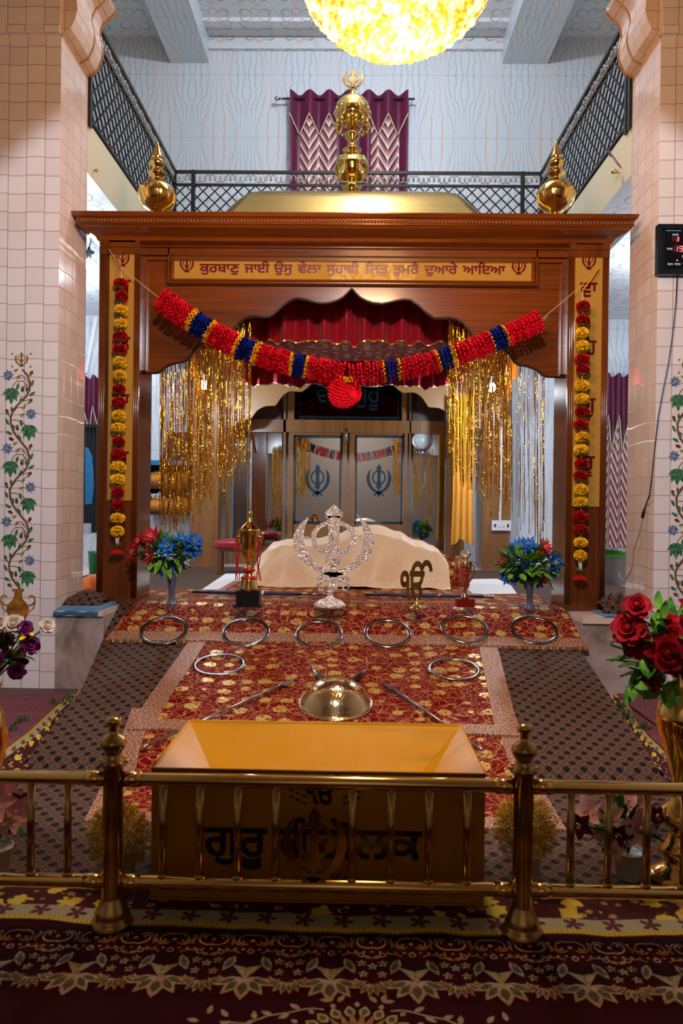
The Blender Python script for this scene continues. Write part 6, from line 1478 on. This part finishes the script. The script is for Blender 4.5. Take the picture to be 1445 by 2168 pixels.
m = MB(); seg7(m, '3', pxx(1429), pxx(1432.5), pzz(512.5), pzz(504.5), yq - .0015); seg7(m, '1', pxx(1427), pxx(1430), pzz(534), pzz(523.5), yq - .0015); seg7(m, '9', pxx(1434.5), pxx(1440.5), pzz(534), pzz(523.5), yq - .0015); m.ball((pxx(1430.5), yq - .001, pzz(553.2)), .006, 8, 5, (1, .3, 1)); obj('red_numerals', m, M_LED, t)
m = MB(); m.tube([at(x, y, Y0 - .012) for x, y in ((1433, 586), (1430, 640), (1424, 700), (1414, 770), (1402, 830), (1393, 880), (1386, 940), (1379, 1010), (1374, 1050))] , .0045, 6)
tag(obj('clock_cable', m, M_BLACK), 'black cable running down from the digital clock on right tile pillar', 'cable')
def atX(x, y, X): d = ray(x, y); return CAMP + d * (X / d.x)
m = MB(); m.tube([at(1374, 1050, Y0 - .012)] + [atX(x, y, XI - .012) for x, y in ((1366, 1070), (1362, 1085), (1360, 1094))], .006, 6); m.tube([atX(1363, 1078, XI - .012), atX(1359, 1096, XI - .012)], .012, 8); tag(obj('cable_plug', m, M_BLACK), 'black plug connector at the end of clock cable', 'cable')
m = MB(); m.tube([atX(x, y, XI - .012) for x, y in ((1360, 1094), (1352, 1130), (1340, 1165), (1339, 1190), (1334, 1210), (1322, 1228), (1312, 1222), (1309, 1213))], .0045, 6); tag(obj('grey_cable', m, plain('grey_cable_rubber', (.30, .27, .24), .5)), 'thin grey cable looping down the inner face of right tile pillar', 'cable')
m = MB(); m.tube([at(1284, 318, 7.0), at(1300, 335, 6.9), at(1306, 345, 6.8), at(1318, 358, 6.7)], .008, 6); m.tube([at(1292, 316, 7.0), at(1291, 330, 7.0)], .008, 6); tag(obj('twisted_wire', m, plain('maroon_wire', (.10, .03, .03), .5)), 'twisted maroon wire on the fascia of the right gallery', 'wire')
m = MB(); m.lathe([(.03, 0), (.03, .02), (.012, .03)], at(1300, 366, 6.7), 10); m.tube([at(1296, 366, 6.66), at(1304, 362, 6.62), at(1312, 367, 6.62)], .008, 6); tag(obj('wire_hook', m, M_BRASS), 'small brass hook on the fascia of right gallery', 'hook')
m = MB(); m.lathe([(.03, 0), (.03, .02), (.012, .03)], at(200, 362, 6.7), 10); m.tube([at(196, 362, 6.66), at(204, 358, 6.62), at(210, 363, 6.62)], .008, 6); tag(obj('wire_hook', m, M_BRASS), 'small brass hook on the fascia of left gallery', 'hook')
# ---------------------------------------------------------------- vine murals
kp = Y0 / F; yM = Y0 - .0006
def mural(Xc, label):
    t = thing('vine_mural', label, 'mural', (Xc, Y0, .4)); L0 = {k_: MB() for k_ in ('stem', 'leaves', 'blue_flowers', 'red_buds', 'yellow_buds', 'urn')}
    zt4 = at(41, 782, Y0).z; P = lambda x, y: (Xc + (x - 41) * kp, zt4 - y * kp)
    U_, V__ = (1, 0, 0), (0, 0, 1)
    kq = [0]
    def pol(mb, pts, d=.0010): kq[0] = (kq[0] + 1) % 13; mb.prism(pts, (0, yM, 0), U_, V__, d + kq[0] * .00004)
    def lf(mb, x, y, a, L_, w, d=.0012):
        X, Z = P(x, y); c_, s_ = math.cos(a), math.sin(a); sh = [(-.5, 0), (-.25, .4), (.1, .45), (.5, 0), (.1, -.45), (-.25, -.4)]
        pol(mb, [(X + (p * c_ * L_ - q * s_ * w) * kp, Z + (p * s_ * L_ + q * c_ * w) * kp) for p, q in sh], d)
    def line(mb, pts, w, d=.0008):
        pts = [P(*p) for p in pts]
        for a, b in zip(pts, pts[1:]):
            dd = Vector((b[0] - a[0], b[1] - a[1])); nn = Vector((-dd.y, dd.x)).normalized() * w * kp / 2; e = dd.normalized() * .001
            pol(mb, [(a[0] + nn.x - e.x, a[1] + nn.y - e.y), (b[0] + nn.x + e.x, b[1] + nn.y + e.y), (b[0] - nn.x + e.x, b[1] - nn.y + e.y), (a[0] - nn.x - e.x, a[1] - nn.y - e.y)], d)
    sp = [(45, 0), (56, 12), (62, 28), (61, 44), (54, 58), (44, 68), (34, 78), (25, 90), (21, 104), (22, 118), (27, 132), (36, 145), (45, 156)]
    for r_ in range(3):
        b = r_ * 156
        if r_ == 3: break
        for (x0, y0), (x1, y1) in zip(sp, sp[1:]): line(L0['stem'], [(x0, b + y0), (x1, b + y1)], 4.2)
        for pts in ([(60, 40), (48, 25), (34, 25), (26, 34), (23, 42)], [(60, 30), (52, 20), (44, 12), (36, 14)], [(24, 96), (34, 82), (48, 80), (58, 72)], [(22, 108), (34, 108), (48, 114), (60, 124)], [(22, 104), (16, 96), (14, 92)], [(61, 44), (55, 32), (46, 40)], [(44, 68), (54, 66), (60, 64)], [(22, 116), (30, 122), (36, 124)]): line(L0['stem'], [(x, b + y) for x, y in pts], 1.6)
        for cx_, cy_ in ((15, 13), (65, 95)):
            for q in range(8): a = 2 * PI * q / 8 + .2; lf(L0['blue_flowers'], cx_ + 6.5 * math.cos(a), b + cy_ - 6.5 * math.sin(a), a, 12, 7, .0012)
            X, Z = P(cx_, b + cy_); pol(L0['yellow_buds'], [(X + 3 * kp * math.cos(q), Z + 3 * kp * math.sin(q)) for q in [i * PI / 4 for i in range(8)]], .0022)
        for cx_, cy_, sg in ((22, 56, 1), (61, 134, 1)):
            for a, L_, w in ((-PI / 2, 36, 15), (-PI / 2 - .45, 32, 13), (-PI / 2 + .45, 32, 13), (-PI / 2 - 1.0, 24, 12), (-PI / 2 + 1.0, 24, 12)):
                lf(L0['leaves'], cx_ + L_ * .42 * math.cos(a), b + cy_ - 14 - L_ * .42 * math.sin(a), a, L_, w, .0014)
        for x, y, a in ((65, 7, 1.0), (46, 44, -1.6), (64, 66, .9), (13, 89, 2.0), (36, 126, -1.5), (22, 148, 2.7)):
            lf(L0['red_buds'], x, b + y, a, 11, 8, .0014); lf(L0['leaves'], x - 3 * math.cos(a), b + y + 4 * math.sin(a), a + .5, 10, 4, .0018); lf(L0['leaves'], x - 3 * math.cos(a), b + y + 4 * math.sin(a), a - .5, 10, 4, .0018)
        for x, y, a in ((35, 18, 2.4), (30, 3, 2.8), (44, 98, 2.6), (48, 82, .6)):
            lf(L0['yellow_buds'], x, b + y, a, 9, 7, .0014); lf(L0['leaves'], x + 3, b + y - 2, a + .6, 9, 3.5, .0018)
        for x, y, a in ((67, 29, 1.2), (67, 52, .6), (56, 44, 1.9), (43, 66, 1.2), (24, 86, 1.8), (14, 112, -1.1), (27, 126, 1.7), (18, 136, -.6), (41, 146, -1.0), (44, 115, -1.4), (36, 36, 1.3)): lf(L0['leaves'], x, b + y, a, 17, 7, .0011)
    U = [(-9, 0), (13, 0), (13, 4), (8, 7), (8, 16), (12, 24), (22, 34), (25, 44), (21, 56), (12, 74), (6, 82), (6, 88), (14, 94), (-14, 94), (-6, 88), (-6, 82), (-12, 74), (-21, 56), (-25, 44), (-22, 34), (-12, 24), (-8, 16), (-8, 7), (-13, 4), (-13, 0)]
    pol(L0['urn'], [P(41 + x, 468 + y) for x, y in U], .001)
    for sg in (-1, 1): line(L0['urn'], [(41 + sg * x, 468 + y) for x, y in ((22, 36), (30, 34), (37, 26), (34, 16), (26, 14), (24, 20))], 3.2); line(L0['urn'], [(41 + sg * x, 468 + y) for x, y in ((37, 26), (34, 40), (24, 50))], 2.4)
    for i, y in enumerate((36, 46)): line(L0['stem'], [(20, 468 + y), (62, 468 + y)], 1.2, .002)
    for q in range(8): X, Z = P(23 + q * 5.2, 468 + 41); pol(L0['stem'], [(X + 2.2 * kp * math.cos(i * PI / 3), Z + 2.2 * kp * math.sin(i * PI / 3)) for i in range(6)], .002)
    for k_, mt in (('stem', M_PSTEM), ('leaves', M_PLEAF), ('blue_flowers', M_PBLUE), ('red_buds', M_PRED), ('yellow_buds', M_PYEL), ('urn', M_PURN)): obj(k_, L0[k_], mt, t)
    m = MB(); X, Z = P(43, -20); khanda(m, (X, yM, Z), 34 * kp, .001, wide=1.1)
    for a, b in ((-20, -13), (20, -13), (-20, 14), (20, 14)): m.ball((X + a * kp, yM, Z - b * kp), .009, 8, 5, (1, .1, 1))
    obj('khanda_sticker', m, plain('glitter_gold_' + label[:5].strip(), (.42, .26, .05), .3, .6), t)
mural(at(41, 1000, Y0).x, 'painted vine mural with urn on the left tile pillar face'); mural(at(1452, 1000, Y0).x, 'painted vine mural with urn on the right tile pillar face at picture edge')
# ---------------------------------------------------------------- rear left and right of the canopy
SHF = thing('storage_shelf', 'dark shelf with blue cloth top holding saffron wrapped books behind left tinsel', 'shelf', (at(350, 1090, 10.9).x, 10.9, ZP))
a = at(305, 985, 10.85); b = at(408, 1000, 10.85); x0, x1 = a.x, b.x
zs = [at(350, y, 10.85).z for y in (978, 1032, 1088)]
m = MB()
for z in zs: m.box(x0, x1, 10.85, 11.25, z - .02, z)
m.box(x0, x0 + .03, 10.85, 11.25, zs[2], zs[0]); m.box(x1 - .03, x1, 10.85, 11.25, zs[2], zs[0]); m.box(x0, x1, 11.23, 11.26, zs[2], zs[0]); obj('boards', m, plain('dark_walnut_board', (.03, .02, .018), .4), SHF)
m = bx(x0 - .01, x1 + .01, 10.80, 11.25, zs[0] + .001, zs[0] + .02); m.box(x0 - .01, x1 + .01, 10.80, 10.82, zs[0] - .05, zs[0]); obj('top_cloth', m, M_BLUEC, SHF)
m = MB(); e0 = at(357, 915, 10.95); m.box(e0.x, x1 - .01, 10.93, 11.2, zs[0] + .022, e0.z); AMP = tag(obj('amplifier_box', m, M_BPLAS), 'black amplifier box standing on the blue topped shelf', 'amplifier')
m = MB(); m.lathe([(.03, .0), (.032, .02)], (x1 - .12, 10.93, zs[0] + .12), 12, 'y'); m.bar((e0.x + .06, 10.925, zs[0] + .14), (e0.x + .2, 10.925, zs[0] + .14), .012, .004, (0, 1, 0)); obj('knob', m, M_STEEL, AMP)
for i, (z, n) in enumerate(((zs[1], 2), (zs[2], 2))):
    for q in range(n):
        m = MB(); xa = x0 + .05 + q * (x1 - x0 - .08) / n; xb = xa + (x1 - x0 - .14) / n; m.grid(lambda u, v: (xa + (xb - xa) * u, 10.90 + .1 * (1 - math.sin(PI * v)) + .0, z + .003 + .26 * v * (0.85 + .15 * math.sin(PI * u)) + .01 * nz(u * 9, v * 9, q)), 16, 12); m.grid(lambda u, v: (xa + (xb - xa) * u, 11.0 + .2 * v, z + .26 * (0.85 + .15 * math.sin(PI * u)) * (1 - .4 * v * v)), 16, 6)
        o = obj('wrapped_book', m, M_SAFFRON); tag(o, 'saffron cloth wrapped book bundle on the %s shelf, %s' % (('middle', 'bottom')[i], ('left one', 'right one')[q]), 'book bundle', 'saffron wrapped bundles')
        if i == 1 and q == 0:
            mm = MB(); text_mb(mm, 'ਬਾਣੀ', (0, 10.88, 0), (1, 0, 0), (0, 0, 1), at(318, 1040, 10.85).x, at(340, 1040, 10.85).x, .001, .02, .07, at(330, 1054, 10.85).z); obj('printed_lettering', mm, M_WPLAS, o)
# red stool
def stool(px, py, Y, lab):
    c = at(px, py, Y); t = thing('red_stool', lab, 'stool', (c.x, Y, ZP)); zt5 = at(px, 1155, Y).z
    m = MB(); m.grid(lambda u, v: (c.x + .30 * math.cos(2 * PI * u) * math.sin(PI / 2 * v) * 1.0, Y + .22 * math.sin(2 * PI * u) * math.sin(PI / 2 * v), zt5 + .09 * math.cos(PI / 2 * v) ** .6 + .005 * nz(u * 12, v * 4)), 36, 8); m.lathe([(.29, zt5 - .02), (.30, zt5)], (c.x, Y, 0), 24); obj('cushion', m, M_REDSAT, t)
    for sx in (-1, 1):
        for sy in (-1, 1): m = MB(); m.bar((c.x + sx * .20, Y + sy * .14, zt5 - .02), (c.x + sx * .21, Y + sy * .15, ZP + .01), .045, .045); obj('leg', m, M_WOODR, t)
    m = MB(); m.box(c.x - .22, c.x + .22, Y - .16, Y + .16, zt5 - .07, zt5 - .02); obj('apron', m, M_WOODR, t)
stool(498, 1180, 9.4, 'low wooden stool with red satin cushion behind the tall trophy')
# yellow cloth
m = MB(); xa = at(960, 900, 10.2).x; xb = at(1003, 900, 10.2).x; zt6 = at(980, 835, 10.2).z
m.grid(lambda u, v: (xa + (xb - xa) * (u if v < .7 else .5 + (u - .5) * (1 + (v - .7) * .4)), 10.2 + .05 * math.sin(u * 22) * (0.4 + .6 * v), zt6 - (zt6 - at(980, 1142 + 26 * abs(u - .5), 10.2).z) * v + .05 * nz(u * 4, 2) * v), 60, 20)
tag(obj('yellow_cloth', m, M_YCLOTH), 'long yellow turban cloth hanging behind the right tinsel', 'cloth')
t = thing('switchboard', 'white switch and socket plate on the right rear pillar', 'switchboard', at(1060, 1111, 10.5))
a = at(1040, 1123, 10.48); b = at(1081, 1102, 10.48); m = MB(); m.box(a.x, b.x, 10.46, 10.5, a.z, b.z); obj('plate', m, M_WPLAS, t)
for q in range(4):
    m = MB(); xx = a.x + .045 + q * .062; m.box(xx - .012, xx + .012, 10.452, 10.46, (a.z + b.z) / 2 - .02, (a.z + b.z) / 2 + .02)
    if q in (0, 3):
        for dx, dz in ((-.008, .01), (.008, .01), (0, -.012)): m.ball((xx + dx, 10.451, (a.z + b.z) / 2 + dz), .005, 6, 4)
    obj('socket' if q in (0, 3) else 'switch', m, M_BPLAS if q in (0, 3) else M_WPLAS, t)
m = MB(); m.box(at(1056, 1000, 10.48).x, at(1061, 1000, 10.48).x, 10.46, 10.5, b.z, 3.6); obj('conduit', m, M_WPLAS, t)
# side curtains
curtain('side_curtain', 'maroon curtain with fringed swag seen in the gap left of the canopy', at(150, 900, 11.1).x, at(212, 900, 11.1).x, at(190, 935, 11.1).z, at(190, 797, 11.1).z, 11.29, 0, 0, 3, .85, rod=False, chev=[(0, .2, 0), (.2, .8, 0), (.8, 1, 0)])
curtain('side_curtain', 'maroon and chevron curtain with fringed swag in the gap right of the canopy', at(1268, 900, 11.1).x, at(1360, 900, 11.1).x, at(1300, 1160, 11.1).z, at(1300, 793, 11.1).z, 11.29, 0, 0, 4, 1.15, rod=False, chev=[(0, .16, 0), (.16, .8, 1), (.8, 1, 0)])
CB = thing('steel_cupboard', 'black open barred cupboard in the gap left of the canopy', 'cupboard', (at(190, 1100, 10.9).x, 10.9, ZP))
xa = at(160, 1000, 10.8).x; xb = at(215, 1000, 10.8).x; m = MB(); zc0, zc1 = at(190, 1135, 10.8).z, at(190, 900, 10.8).z
m.box(xa, xb, 11.0, 11.25, zc0, zc1); m.box(xa, xb, 10.7, 11.0, zc0, zc0 + .03); m.box(xa, xb, 10.7, 11.0, zc1 - .05, zc1)
obj('carcass', m, M_BLACK, CB); m = MB()
for q in range(9): m.bar((xa + (xb - xa) * q / 8, 10.7, zc0), (xa + (xb - xa) * q / 8, 10.7, zc1), .012, .012)
obj('bars', m, M_IRON, CB)
m = MB(); pts = [(176, 945), (183, 950), (190, 968), (192, 990), (193, 1030), (190, 1066), (176, 1068)]; m.prism([(at(x, y, 10.6).x, at(x, y, 10.6).z) for x, y in pts], (0, 10.705, 0), (1, 0, 0), (0, 0, 1), .03); tag(obj('blue_towel', m, M_BLUEC), 'blue towel hung on the barred cupboard left of the canopy', 'towel')
m = bx(at(150, 1140, 10.2).x, at(212, 1140, 10.2).x, 10.2, 10.9, ZP, at(190, 1131, 10.2).z); tag(obj('marble_counter', m, M_MARBLE), 'marble faced counter below the barred cupboard at left', 'counter')
m = MB(); c = at(184, 1131, 10.3); c.z = at(190, 1131, 10.2).z; m.lathe([(.05, 0), (.055, .002), (.06, .15), (.063, .152), (.057, .15), (.05, .01)], c, 20); tag(obj('steel_tumbler', m, M_STEEL), 'steel tumbler standing on the marble counter at left', 'tumbler')
m = MB(); c = at(203, 1212, 8.6); m.lathe([(.07, c.z - .02), (.075, c.z), (.09, c.z + .26), (.095, c.z + .30), (.085, c.z + .29), (.06, c.z + .0)], (c.x, 8.6, 0), 18)
for v_ in m.v: v_.z += ZP + .002 - (c.z - .02)
tag(obj('green_bin', m, plain('green_plastic', (.01, .22, .06), .35)), 'green plastic bin beside the left front canopy pillar', 'bin')
m = MB(); c = at(188, 1248, 7.2); m.grid(lambda u, v: (c.x - .12 + .30 * u, 7.2 + .25 * v, ZP + .005 + .16 * math.sin(PI * (.15 + .85 * u)) ** .7 * math.sin(PI * v) ** .6 + .012 * nz(u * 8, v * 8)), 20, 16); tag(obj('orange_cloth', m, M_ORANGE), 'bright orange cloth heap behind the left tile pillar', 'cloth')
m = MB(); xa = at(1276, 1200, 8.6).x; xb = at(1330, 1200, 8.6).x; z = at(1290, 1181, 8.6).z; m.box(xa, xb, 8.6, 9.2, ZP, z)
BXG = tag(obj('grey_box', m, plain('grey_painted_box', (.16, .15, .14), .6)), 'grey box with artificial grass on top right of the canopy', 'box')
m = MB(); m.box(xa, xb, 8.59, 9.2, z + .001, z + .03); random.seed(2)
for i in range(900): p = Vector((random.uniform(xa, xb), random.uniform(8.59, 9.2), z + .03)); petal(m, p, Vector((random.uniform(-.4, .4), random.uniform(-.4, .4), 1)), (0, -1, 0), .05, .012, .1, pts=1)
tag(obj('artificial_grass', m, M_GRASS), 'artificial green grass strip on the grey box at right', 'grass', kind='stuff')
m = MB(); m.bar(at(204, 672, 11.27), at(182, 790, 11.27), .05, .04, (0, 1, 0)); tag(obj('tube_light_batten', m, M_WPLAS), 'slanting white batten behind the left pillar near the ceiling', 'batten')
